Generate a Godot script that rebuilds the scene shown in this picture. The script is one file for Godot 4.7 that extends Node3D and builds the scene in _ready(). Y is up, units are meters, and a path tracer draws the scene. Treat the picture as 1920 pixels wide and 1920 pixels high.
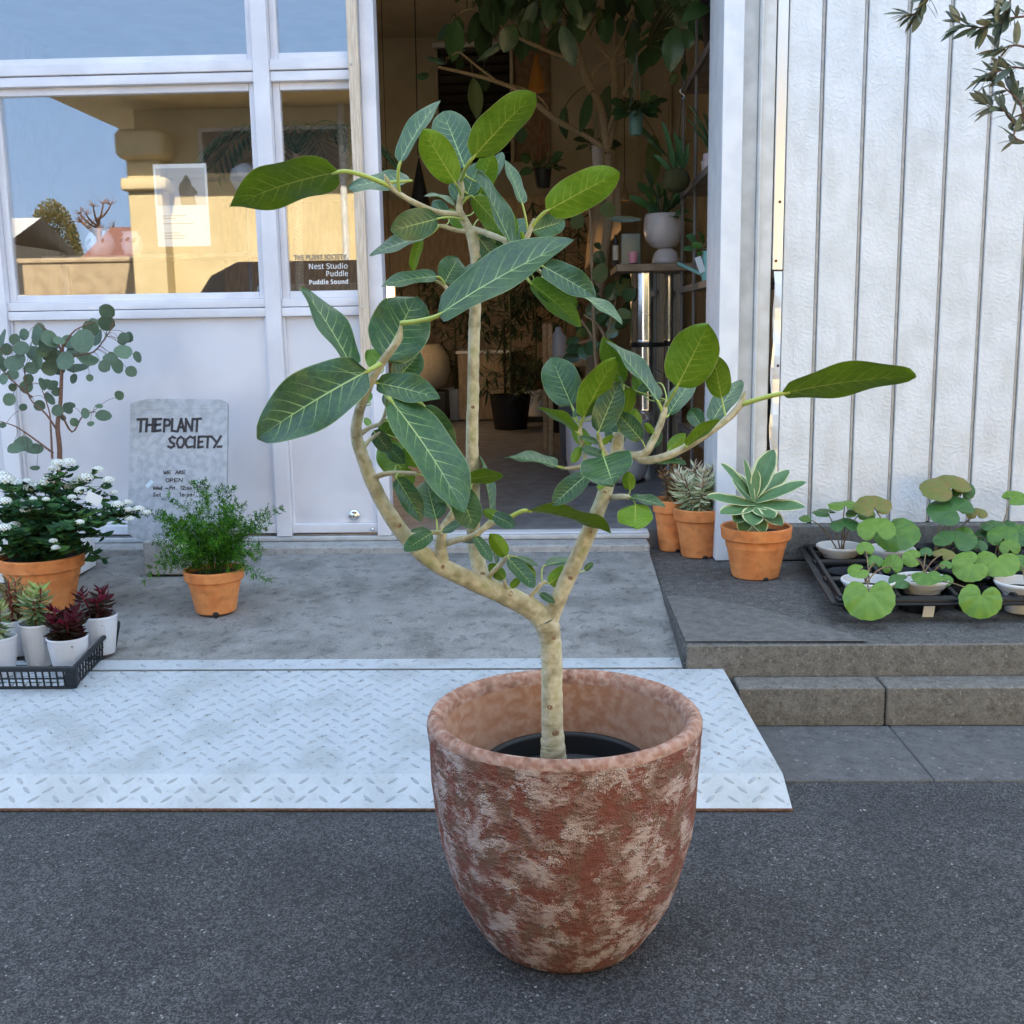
extends Node3D
# A shaded plant-shop front: a large fig in a weathered terracotta pot on asphalt, shop front behind, sunlit street opposite.

var rng := RandomNumberGenerator.new()
var M := {}
var used := {}
var O := Vector3.ZERO

class MB:
	var v := PackedVector3Array()
	var uv := PackedVector2Array()
	var c := PackedColorArray()
	var ix := PackedInt32Array()
	var cur := Color(1, 1, 1)
	func p(a: Vector3, t := Vector2.ZERO) -> int:
		v.append(a); uv.append(t); c.append(cur)
		return v.size() - 1
	func tri(a: int, b: int, d: int) -> void:
		ix.append(a); ix.append(d); ix.append(b)
	func quad(a: int, b: int, d: int, e: int) -> void:
		tri(a, b, d); tri(a, d, e)
	func face(pts: Array, out: Vector3) -> void:
		var n: Vector3 = (pts[1] - pts[0]).cross(pts[2] - pts[0])
		if n.dot(out) < 0.0:
			pts.reverse()
		var i: Array = []
		for q in pts:
			i.append(p(q, Vector2(q.x + q.z, q.y)))
		for k in range(1, i.size() - 1):
			tri(i[0], i[k], i[k + 1])
	func otri(a: int, b: int, d: int, out: Vector3) -> void:
		if (v[b] - v[a]).cross(v[d] - v[a]).dot(out) < 0.0:
			tri(a, d, b)
		else:
			tri(a, b, d)
	func box(cn: Vector3, sz: Vector3, bev := 0.002, bs := Basis()) -> void:
		var h := sz * 0.5
		bev = minf(bev, minf(h.x, minf(h.y, h.z)) * 0.6)
		var id := {}
		for x in [-1, 1]:
			for y in [-1, 1]:
				for z in [-1, 1]:
					var s := Vector3(x, y, z)
					for a in 3:
						var q := h - Vector3.ONE * bev
						q[a] = h[a]
						var w := s * q
						id[[x, y, z, a]] = p(cn + bs * w, Vector2(w.x + w.z, w.y))
		for a in 3:
			var b := (a + 1) % 3
			var d := (a + 2) % 3
			for s in [-1, 1]:
				var k: Array = []
				for t in [[-1, -1], [1, -1], [1, 1], [-1, 1]]:
					var e := [0, 0, 0]
					e[a] = s; e[b] = t[0]; e[d] = t[1]
					k.append(id[[e[0], e[1], e[2], a]])
				var o := Vector3.ZERO
				o[a] = s
				o = bs * o
				otri(k[0], k[1], k[2], o); otri(k[0], k[2], k[3], o)
			for s in [-1, 1]:
				for t in [-1, 1]:
					var e0 := [0, 0, 0]
					e0[b] = s; e0[d] = t
					var e1 := e0.duplicate()
					e0[a] = -1; e1[a] = 1
					var o2 := Vector3.ZERO
					o2[b] = s; o2[d] = t
					o2 = bs * o2
					var q0: int = id[[e0[0], e0[1], e0[2], b]]
					var q1: int = id[[e1[0], e1[1], e1[2], b]]
					var q2: int = id[[e1[0], e1[1], e1[2], d]]
					var q3: int = id[[e0[0], e0[1], e0[2], d]]
					otri(q0, q1, q2, o2); otri(q0, q2, q3, o2)
		for x in [-1, 1]:
			for y in [-1, 1]:
				for z in [-1, 1]:
					otri(id[[x, y, z, 0]], id[[x, y, z, 1]], id[[x, y, z, 2]], bs * Vector3(x, y, z))
	func bar(a: Vector3, b: Vector3, w: float, d: float, bev := 0.002) -> void:
		var y := (b - a).normalized()
		var x := y.cross(Vector3(0, 0, 1) if absf(y.z) < 0.9 else Vector3(1, 0, 0)).normalized()
		box((a + b) * 0.5, Vector3(w, (b - a).length(), d), bev, Basis(x, y, x.cross(y)))
	func tube(pts: Array, rad: Array, sides := 8, cap := true) -> void:
		var n := pts.size()
		var tg: Vector3 = (pts[1] - pts[0]).normalized()
		var x := tg.cross(Vector3(0.13, 0.21, 0.97)).normalized()
		var at := 0.0
		var start := v.size()
		for i in n:
			var t: Vector3 = tg
			if i > 0 and i < n - 1:
				t = (pts[i + 1] - pts[i - 1]).normalized()
			elif i == n - 1:
				t = (pts[i] - pts[i - 1]).normalized()
			if i > 0:
				at += (pts[i] - pts[i - 1]).length()
			x = (x - t * x.dot(t)).normalized()
			var y := t.cross(x)
			for k in sides + 1:
				var an := TAU * k / sides
				p(pts[i] + (x * cos(an) + y * sin(an)) * float(rad[i]), Vector2(float(k) / sides, at))
		for i in n - 1:
			for k in sides:
				var a := start + i * (sides + 1) + k
				quad(a, a + 1, a + sides + 2, a + sides + 1)
		if cap:
			for e in [0, n - 1]:
				var m := p(pts[e])
				var b0 := start + int(e) * (sides + 1)
				for k in sides:
					if e == 0:
						tri(m, b0 + k + 1, b0 + k)
					else:
						tri(m, b0 + k, b0 + k + 1)
	func lathe(pr: Array, cn: Vector3, segs := 40, bs := Basis(), wob := 0.0, lumps: FastNoiseLite = null) -> void:
		var start := v.size()
		var vv := 0.0
		for i in pr.size():
			if i > 0:
				vv += (pr[i] - pr[i - 1]).length()
			for k in segs + 1:
				var an := TAU * k / segs
				var r: float = pr[i].x
				var q := Vector3(cos(an) * r, pr[i].y, sin(an) * r)
				if lumps:
					var g := lumps.get_noise_3d(q.x * 100.0, q.y * 100.0, q.z * 100.0) * wob
					q += Vector3(cos(an), 0, sin(an)) * g
				p(cn + bs * q, Vector2(float(k) / segs, vv))
		for i in pr.size() - 1:
			for k in segs:
				var a := start + i * (segs + 1) + k
				quad(a, a + segs + 1, a + segs + 2, a + 1)
	func blade(b: Vector3, t: Vector3, nn: Vector3, w: float, bend := 0.15, k := 3) -> void:
		# a slim leaf made of a few faces: base, tip, upper side, width
		var ax := t - b
		var s := ax.cross(nn).normalized() * w * 0.5
		nn = s.cross(ax).normalized() * -ax.length() * bend
		var l0 := p(b)
		var pm := l0
		var pl := l0
		var prr := l0
		for i in range(1, k + 1):
			var f := float(i) / (k + 1)
			var mid := b + ax * f - nn * (4.0 * f * (1.0 - f)) * -1.0
			var wd := pow(sin(PI * pow(f, 0.85)), 0.8)
			var l := p(mid + s * wd + nn * 0.12, Vector2(0, f))
			var m := p(mid, Vector2(0.5, f))
			var r := p(mid - s * wd + nn * 0.12, Vector2(1, f))
			if i == 1:
				tri(l0, m, l); tri(l0, r, m)
			else:
				quad(pl, pm, m, l); quad(pm, prr, r, m)
			pl = l; pm = m; prr = r
		var e := p(t, Vector2(0.5, 1))
		tri(pl, pm, e); tri(pm, prr, e)
	func mesh(org: Vector3, colors := false) -> ArrayMesh:
		var n := PackedVector3Array()
		n.resize(v.size())
		var vv := v.duplicate()
		for i in range(0, ix.size(), 3):
			var a := ix[i]
			var b := ix[i + 2]
			var d := ix[i + 1]
			var f := (v[b] - v[a]).cross(v[d] - v[a])
			n[a] += f; n[b] += f; n[d] += f
		for i in n.size():
			n[i] = n[i].normalized() if n[i].length_squared() > 1e-20 else Vector3.UP
			vv[i] = v[i] - org
		var ar := []
		ar.resize(Mesh.ARRAY_MAX)
		ar[Mesh.ARRAY_VERTEX] = vv
		ar[Mesh.ARRAY_NORMAL] = n
		ar[Mesh.ARRAY_TEX_UV] = uv
		ar[Mesh.ARRAY_INDEX] = ix
		if colors:
			var lc := PackedColorArray()
			for q in c:
				lc.append(q.srgb_to_linear())
			ar[Mesh.ARRAY_COLOR] = lc
		var m := ArrayMesh.new()
		m.add_surface_from_arrays(Mesh.PRIMITIVE_TRIANGLES, ar)
		return m

# ---- naming and tagging
func numbered(called: String) -> String:
	used[called] = int(used.get(called, -1)) + 1
	return called if used[called] == 0 else "%s_%03d" % [called, used[called]]

func thing(called: String, label: String, category: String, at: Vector3, group := "") -> Node3D:
	var o := Node3D.new()
	o.name = numbered(called)
	add_child(o)
	o.position = at
	O = at
	tag(o, label, category, group)
	return o

func tag(o: Node, label: String, category: String, group := "", kind := "") -> void:
	if label: o.set_meta("label", label)
	if category: o.set_meta("category", category)
	if group: o.set_meta("group", group)
	if kind: o.set_meta("kind", kind)

func part(mb: MB, called: String, mat: Material, parent: Node3D, label := "", stuff := false, colors := false) -> MeshInstance3D:
	var o := MeshInstance3D.new()
	o.mesh = mb.mesh(O if parent != self else Vector3.ZERO, colors)
	o.material_override = mat
	o.name = called if parent != self else numbered(called)
	parent.add_child(o, true)
	if label: o.set_meta("label", label)
	if stuff: o.set_meta("kind", "stuff")
	return o

func holder(called: String, parent: Node3D) -> Node3D:
	var o := Node3D.new()
	o.name = called
	parent.add_child(o, true)
	return o

func struct(mb: MB, called: String, mat: Material, label: String, category: String) -> MeshInstance3D:
	var o := part(mb, called, mat, self)
	tag(o, label, category, "", "structure")
	return o

func bx(cn: Vector3, sz: Vector3, bev := 0.002, bs := Basis()) -> MB:
	var m := MB.new()
	m.box(cn, sz, bev, bs)
	return m

func pane(called: String, lo: Vector3, hi: Vector3, mat: Material, parent: Node3D) -> MeshInstance3D:
	var o := MeshInstance3D.new()
	var b := BoxMesh.new()
	b.size = hi - lo
	o.mesh = b
	o.material_override = mat
	o.name = called
	parent.add_child(o, true)
	o.position = (lo + hi) * 0.5 - O
	return o

# ---- materials
func lin(r: float, g: float, b: float) -> Color:
	return Color(r, g, b).linear_to_srgb()

func mat(col: Color, rough := 0.8, metal := 0.0, spec := 0.5) -> StandardMaterial3D:
	var m := StandardMaterial3D.new()
	m.albedo_color = col
	m.roughness = rough
	m.metallic = metal
	m.metallic_specular = spec
	m.cull_mode = BaseMaterial3D.CULL_DISABLED
	return m

func noise(kind: int, freq: float, sd: int, oct := 3) -> FastNoiseLite:
	var n := FastNoiseLite.new()
	n.noise_type = kind
	n.frequency = freq
	n.seed = sd
	n.fractal_octaves = oct
	n.fractal_type = FastNoiseLite.FRACTAL_FBM if oct > 1 else FastNoiseLite.FRACTAL_NONE
	return n

func field(n: FastNoiseLite, w: int, h: int) -> PackedByteArray:
	return n.get_seamless_image(w, h, false, false, 0.12).get_data()

func ramp(stops: Array) -> Gradient:
	var g := Gradient.new()
	var o := PackedFloat32Array()
	var c := PackedColorArray()
	for s in stops:
		o.append(s[0]); c.append(s[1])
	g.offsets = o
	g.colors = c
	return g

func noise_tex(n: FastNoiseLite, size: int, stops: Array, bump := false) -> NoiseTexture2D:
	var t := NoiseTexture2D.new()
	t.width = size
	t.height = size
	t.seamless = true
	t.noise = n
	if stops.size():
		t.color_ramp = ramp(stops)
	return t

func tri_map(m: StandardMaterial3D, metres: float, world := true) -> void:
	m.uv1_triplanar = true
	m.uv1_world_triplanar = world
	m.uv1_scale = Vector3.ONE / metres
	m.uv1_triplanar_sharpness = 4.0

func relief(m: StandardMaterial3D, t: Texture2D, cm: float) -> void:
	m.heightmap_enabled = true
	m.heightmap_texture = t
	m.heightmap_scale = cm

func layer(m: StandardMaterial3D, t: Texture2D, metres: float) -> void:
	# a coarser pattern multiplied over the fine one
	m.detail_enabled = true
	m.detail_albedo = t
	m.detail_blend_mode = BaseMaterial3D.BLEND_MODE_MUL
	m.detail_uv_layer = BaseMaterial3D.DETAIL_UV_2
	m.uv2_triplanar = true
	m.uv2_world_triplanar = true
	m.uv2_scale = Vector3.ONE / metres

func grainy(a: Color, b: Color, rough: float, freq: float, metres: float, cm := 0.0, sd := 1, spec := 0.5) -> StandardMaterial3D:
	# one material with two mingling colours and fine relief
	var m := mat(Color.WHITE, rough, 0.0, spec)
	var n := noise(FastNoiseLite.TYPE_SIMPLEX, freq, sd, 5)
	m.albedo_texture = noise_tex(n, 512, [[0.25, a], [0.75, b]])
	tri_map(m, metres)
	if cm > 0.0:
		relief(m, noise_tex(n, 512, []), cm)
	return m

func img(w: int, h: int, data: PackedByteArray, rgb := true) -> ImageTexture:
	return ImageTexture.create_from_image(Image.create_from_data(w, h, false, Image.FORMAT_RGB8 if rgb else Image.FORMAT_L8, data))

func put_rgb(d: PackedByteArray, i: int, c: Color) -> void:
	d[i * 3] = int(clampf(c.r, 0, 1) * 255.0)
	d[i * 3 + 1] = int(clampf(c.g, 0, 1) * 255.0)
	d[i * 3 + 2] = int(clampf(c.b, 0, 1) * 255.0)

func asphalt_material() -> StandardMaterial3D:
	var w := 900
	var fine := field(noise(FastNoiseLite.TYPE_SIMPLEX, 0.32, 3, 2), w, w)
	var cells := noise(FastNoiseLite.TYPE_CELLULAR, 0.33, 8, 1)
	cells.cellular_return_type = FastNoiseLite.RETURN_CELL_VALUE
	var stones := field(cells, w, w)
	var edge := noise(FastNoiseLite.TYPE_CELLULAR, 0.33, 8, 1)
	edge.cellular_return_type = FastNoiseLite.RETURN_DISTANCE
	var dist := field(edge, w, w)
	var broad := field(noise(FastNoiseLite.TYPE_SIMPLEX, 0.03, 5, 5), w, w)
	var d := PackedByteArray(); d.resize(w * w * 3)
	var hgt := PackedByteArray(); hgt.resize(w * w)
	var tar := lin(0.028, 0.029, 0.031)
	var grey := lin(0.138, 0.141, 0.145)
	var chip := lin(0.42, 0.42, 0.40)
	for i in w * w:
		var s := stones[i] / 255.0
		var f := fine[i] / 255.0
		var near := dist[i] / 255.0
		var k := clampf(f * 1.7 - 0.48 + (broad[i] / 255.0 - 0.5) * 0.28 + (s - 0.5) * 1.0, 0, 1)
		if s > 0.988 and near < 0.5:
			put_rgb(d, i, grey.lerp(chip, clampf((s - 0.988) * 80.0, 0.15, 1.0)))
		else:
			put_rgb(d, i, tar.lerp(grey, k))
		hgt[i] = int(clampf((1.0 - near) * 0.6 + f * 0.25 + s * 0.3, 0, 1) * 255.0)
	var m := mat(Color.WHITE, 0.85, 0.0, 0.35)
	m.albedo_texture = img(w, w, d)
	tri_map(m, 1.35)
	relief(m, img(w, w, hgt, false), 0.3)
	layer(m, noise_tex(noise(FastNoiseLite.TYPE_SIMPLEX, 0.012, 77, 6), 512, [[0.3, Color(0.93, 0.93, 0.935)], [0.7, Color(1, 1, 1)]]), 2.7)
	return m

func concrete_material(a: Color, b: Color, dark: Color, sd: int, metres: float, aggregate := 0.0) -> StandardMaterial3D:
	var w := 512
	var fine := field(noise(FastNoiseLite.TYPE_SIMPLEX, 0.24, sd, 3), w, w)
	var mid := field(noise(FastNoiseLite.TYPE_SIMPLEX, 0.024, sd + 1, 5), w, w)
	var wn := noise(FastNoiseLite.TYPE_SIMPLEX, 0.04, sd + 2, 6)
	wn.domain_warp_enabled = true
	wn.domain_warp_amplitude = 20.0
	var stain := field(wn, w, w)
	var cells := noise(FastNoiseLite.TYPE_CELLULAR, 0.30, sd + 4, 1)
	cells.cellular_return_type = FastNoiseLite.RETURN_CELL_VALUE
	var stones := field(cells, w, w)
	var d := PackedByteArray(); d.resize(w * w * 3)
	var hgt := PackedByteArray(); hgt.resize(w * w)
	for i in w * w:
		var f := fine[i] / 255.0
		var c := a.lerp(b, clampf((mid[i] / 255.0 - 0.5) * 0.9 + 0.5 + (f - 0.5) * 1.1, 0, 1))
		var st := stain[i] / 255.0
		if st > 0.66:
			c = c.lerp(dark, clampf((st - 0.66) * 5.0, 0, 0.8) * clampf(f * 2.2 - 0.6, 0, 1))
		var s := stones[i] / 255.0
		if aggregate > 0.0:
			c = c.lerp(dark if s < 0.5 else b, absf(s - 0.5) * 2.0 * aggregate)
			if s > 0.985:
				c = c.lerp(Color(0.62, 0.61, 0.58), 0.5)
		put_rgb(d, i, c)
		hgt[i] = int(clampf(f * 0.55 + (mid[i] / 255.0) * 0.2 + s * aggregate * 0.5, 0, 1) * 255.0)
	var m := mat(Color.WHITE, 0.88, 0.0, 0.4)
	m.albedo_texture = img(w, w, d)
	tri_map(m, metres)
	relief(m, img(w, w, hgt, false), 0.12 + aggregate * 0.2)
	return m

func pot_material() -> StandardMaterial3D:
	# weathered terracotta: red slip left in flakes between a dusty pink-grey crust, white salt along the flake edges
	var w := 1280
	var h := 512
	var an := noise(FastNoiseLite.TYPE_SIMPLEX, 0.020, 41, 6)
	an.fractal_gain = 0.66
	an.domain_warp_enabled = true
	an.domain_warp_amplitude = 26.0
	an.domain_warp_frequency = 0.05
	var im := an.get_seamless_image(w * 3 / 4, h, false, false, 0.12)
	im.resize(w, h, Image.INTERPOLATE_CUBIC)
	var patch := im.get_data()
	var sn := noise(FastNoiseLite.TYPE_SIMPLEX, 0.085, 17, 4)
	sn.domain_warp_enabled = true
	sn.domain_warp_amplitude = 14.0
	sn.domain_warp_frequency = 0.06
	im = sn.get_seamless_image(w / 2, h, false, false, 0.12)
	im.resize(w, h, Image.INTERPOLATE_CUBIC)
	var streak := im.get_data()
	var fine := field(noise(FastNoiseLite.TYPE_SIMPLEX, 0.33, 23, 3), w, h)
	var tone := field(noise(FastNoiseLite.TYPE_SIMPLEX, 0.018, 31, 5), w, h)
	var wh := field(noise(FastNoiseLite.TYPE_SIMPLEX, 0.011, 63, 5), w, h)
	var d := PackedByteArray(); d.resize(w * h * 3)
	var hgt := PackedByteArray(); hgt.resize(w * h)
	var red := lin(0.185, 0.058, 0.040)
	var brown := lin(0.17, 0.095, 0.064)
	var crust := lin(0.31, 0.195, 0.160)
	var salt := lin(0.74, 0.70, 0.665)
	for i in w * h:
		var pa := patch[i] / 255.0
		var st := streak[i] / 255.0
		var fi := fine[i] / 255.0
		# salts have crept up from the damp foot: more patches there than under the rim
		var we := wh[i] / 255.0 + 0.07 - 0.16 * clampf(float(i / w) / h, 0, 1)
		var c := red.lerp(brown, clampf((tone[i] / 255.0 - 0.42) * 3.0, 0, 1))
		c = c.lerp(crust, clampf(fi * 0.9 + st * 0.6 - 0.62, 0, 0.5))
		var k := clampf((pa - 0.42) * 5.5 + (we - 0.5) * 2.2 + (fi - 0.5) * 1.3 + (st - 0.5) * 1.5, 0, 1)
		c = c.lerp(crust, k * 0.92)
		var edge := clampf(1.0 - absf(pa - 0.435 + (st - 0.5) * 0.10) * 26.0, 0, 1) * clampf((we - 0.30) * 4.5, 0, 1)
		c = c.lerp(salt, edge * clampf(fi * 2.4 - 0.5, 0, 1))
		var pw := clampf((we - 0.49) * 4.2 + (pa - 0.5) * 2.0 + (fi - 0.5) * 2.0 + (st - 0.52) * 2.2, 0, 1)
		c = c.lerp(salt, pw * 0.42)
		put_rgb(d, i, c)
		hgt[i] = int(clampf(0.15 + st * 0.3 + k * 0.3 + fi * 0.3, 0, 1) * 255.0)
	var m := mat(Color.WHITE, 0.9, 0.0, 0.35)
	m.albedo_texture = img(w, h, d)
	m.uv1_scale = Vector3(1.0, 1.0 / 0.66, 1.0)
	relief(m, img(w, h, hgt, false), 0.7)
	return m

func leaf_texture(base: Color, other: Color, vein: Color, sd: int, rim: Color, strength := 1.0) -> ImageTexture:
	# the print of a fig leaf: midrib, arching side veins, fine mottling, pale edge line
	var w := 144
	var h := 288
	var n := field(noise(FastNoiseLite.TYPE_SIMPLEX, 0.02, sd, 4), w, h)
	var g := field(noise(FastNoiseLite.TYPE_SIMPLEX, 0.09, sd + 1, 3), w, h)
	var d := PackedByteArray(); d.resize(w * h * 3)
	var r2 := RandomNumberGenerator.new()
	r2.seed = sd
	var sides: Array = []
	for q in 2:
		# side veins of each half, unevenly spaced, each with its own rise
		var l: Array = [[0.015, 0.40, 1.0]]
		var at := 0.09
		while at < 0.80:
			l.append([at + r2.randf_range(-0.018, 0.018), r2.randf_range(0.17, 0.25), r2.randf_range(0.65, 1.0)])
			at += 0.125 - at * 0.03
		sides.append(l)
	var net := noise(FastNoiseLite.TYPE_CELLULAR, 0.055, sd + 5, 1)
	net.cellular_return_type = FastNoiseLite.RETURN_DISTANCE2_SUB
	var mesh_veins := field(net, w, h)
	for y in h:
		var t := (y + 0.5) / h
		for x in w:
			var s := (x + 0.5) / w * 2.0 - 1.0
			var a := absf(s)
			var i := y * w + x
			var c := base.lerp(other, clampf((n[i] / 255.0 - 0.5) * 1.6 + 0.5, 0, 1))
			c = c.lightened((g[i] / 255.0 - 0.5) * 0.05)
			var k := 0.0
			var mw := 0.045 * (1.0 - t * 0.75)
			k = maxf(k, clampf((mw - a) / 0.016, 0, 1))
			for q in sides[0 if s > 0.0 else 1]:
				var line: float = q[0] + q[1] * a - 0.04 * a * a + 0.11 * pow(a, 5.0)
				var wd := 0.0085 * (1.0 - a * 0.6)
				if a < 0.94:
					k = maxf(k, clampf((wd - absf(t - line)) / 0.0045, 0, 1) * (0.9 - a * 0.5) * q[2])
			c = c.lerp(vein, clampf(0.22 - mesh_veins[i] / 255.0, 0, 0.2) * 0.55 * strength)
			c = c.lerp(vein, k * strength)
			if a > 0.972 or t > 0.992:
				c = c.lerp(rim, 0.8)
			put_rgb(d, i, c)
	return img(w, h, d)

func leaf_mat(t: Texture2D, rough: float, back: Color, coat := 0.0) -> StandardMaterial3D:
	var m := mat(Color.WHITE, rough, 0.0, 0.5)
	m.albedo_texture = t
	m.backlight_enabled = true
	m.backlight = back
	if coat > 0.0:
		m.clearcoat_enabled = true
		m.clearcoat = coat
		m.clearcoat_roughness = 0.22
	return m

# a broad leaf as a thin two-faced body: upper and under side in their own colours
func leaf(called: String, parent: Node3D, b: Vector3, t: Vector3, up: Vector3, w: float, top: Material, under: Material, bend := 0.03, fold := 0.16, wave := 0.02, shape := Vector2(0.86, 0.62), nu := 14, nv := 8, cup := 0.0) -> MeshInstance3D:
	var ax := t - b
	var ln := ax.length()
	ax /= ln
	up = (up - ax * up.dot(ax)).normalized()
	var sd := ax.cross(up)
	var ph := rng.randf() * TAU
	var am := ArrayMesh.new()
	for face in 2:
		var mb := MB.new()
		var sg := 1.0 if face == 0 else -1.0
		for i in nu + 1:
			var f := float(i) / nu
			var hw := pow(maxf(sin(PI * pow(f, shape.x)), 0.001), shape.y) * w * 0.5
			if shape.y < 0.0:
				# oblong with a blunt tip
				hw = pow(maxf(1.0 - pow(absf(2.0 * pow(f, shape.x) - 1.0), 2.3), 0.0), lerpf(0.5, -shape.y, f)) * w * 0.5
			var tipd := -cup * ln * pow(f, 3.0)
			var mid := b + ax * (ln * f) + up * (ln * (bend * 4.0 * f * (1.0 - f) + tipd))
			for k in nv + 1:
				var s := 2.0 * k / nv - 1.0
				var rip := sin(f * 11.0 + ph + s * 1.4) * wave * w * absf(s) * s * s
				var q := mid + sd * (s * hw) + up * (absf(s) * hw * fold * (1.0 if face >= 0 else 1.0) + rip)
				q += up * (sg * 0.00045 * (1.0 - s * s) * (1.0 if i > 0 and i < nu else 0.0))
				mb.p(q, Vector2((s + 1.0) * 0.5, f))
		for i in nu:
			for k in nv:
				var a := i * (nv + 1) + k
				if face == 1:
					mb.quad(a, a + nv + 1, a + nv + 2, a + 1)
				else:
					mb.quad(a, a + 1, a + nv + 2, a + nv + 1)
		var one := mb.mesh(O)
		am.add_surface_from_arrays(Mesh.PRIMITIVE_TRIANGLES, one.surface_get_arrays(0))
		am.surface_set_material(face, top if face == 0 else under)
	var o := MeshInstance3D.new()
	o.mesh = am
	o.name = called
	parent.add_child(o, true)
	return o

func bezier(a: Vector3, b: Vector3, d: Vector3, n := 6) -> Array:
	var r: Array = []
	for i in n + 1:
		var t := float(i) / n
		r.append(a * (1 - t) * (1 - t) + b * 2.0 * t * (1 - t) + d * t * t)
	return r

func taper(n: int, a: float, b: float) -> Array:
	var r: Array = []
	for i in n:
		r.append(lerpf(a, b, float(i) / maxf(1, n - 1)))
	return r

func smooth_line(pts: Array, rad: Array, sub := 4) -> Array:
	# Catmull-Rom through the joints
	var op: Array = []
	var orr: Array = []
	for i in pts.size() - 1:
		var p0: Vector3 = pts[maxi(i - 1, 0)]
		var p1: Vector3 = pts[i]
		var p2: Vector3 = pts[i + 1]
		var p3: Vector3 = pts[mini(i + 2, pts.size() - 1)]
		for k in sub:
			var t := float(k) / sub
			op.append(p1.cubic_interpolate(p2, p0, p3, t))
			orr.append(lerpf(rad[i], rad[i + 1], t))
	op.append(pts[-1]); orr.append(rad[-1])
	return [op, orr]

func text(parent: Node3D, s: String, at: Vector3, height: float, m: Material, right := false, weight := 400, bold := false, squeeze := 1.0) -> MeshInstance3D:
	var t := TextMesh.new()
	var f := SystemFont.new()
	f.font_names = PackedStringArray(["Droid Sans"])
	f.font_weight = weight
	t.font = f
	t.text = s
	t.font_size = 64
	t.pixel_size = height / 46.0
	t.depth = 0.0006
	t.horizontal_alignment = HORIZONTAL_ALIGNMENT_RIGHT if right else HORIZONTAL_ALIGNMENT_LEFT
	t.vertical_alignment = VERTICAL_ALIGNMENT_BOTTOM
	var o := MeshInstance3D.new()
	o.mesh = t
	o.material_override = m
	o.name = "lettering"
	parent.add_child(o, true)
	o.position = at - O
	o.scale = Vector3(squeeze, 1, 1)
	return o

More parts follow.
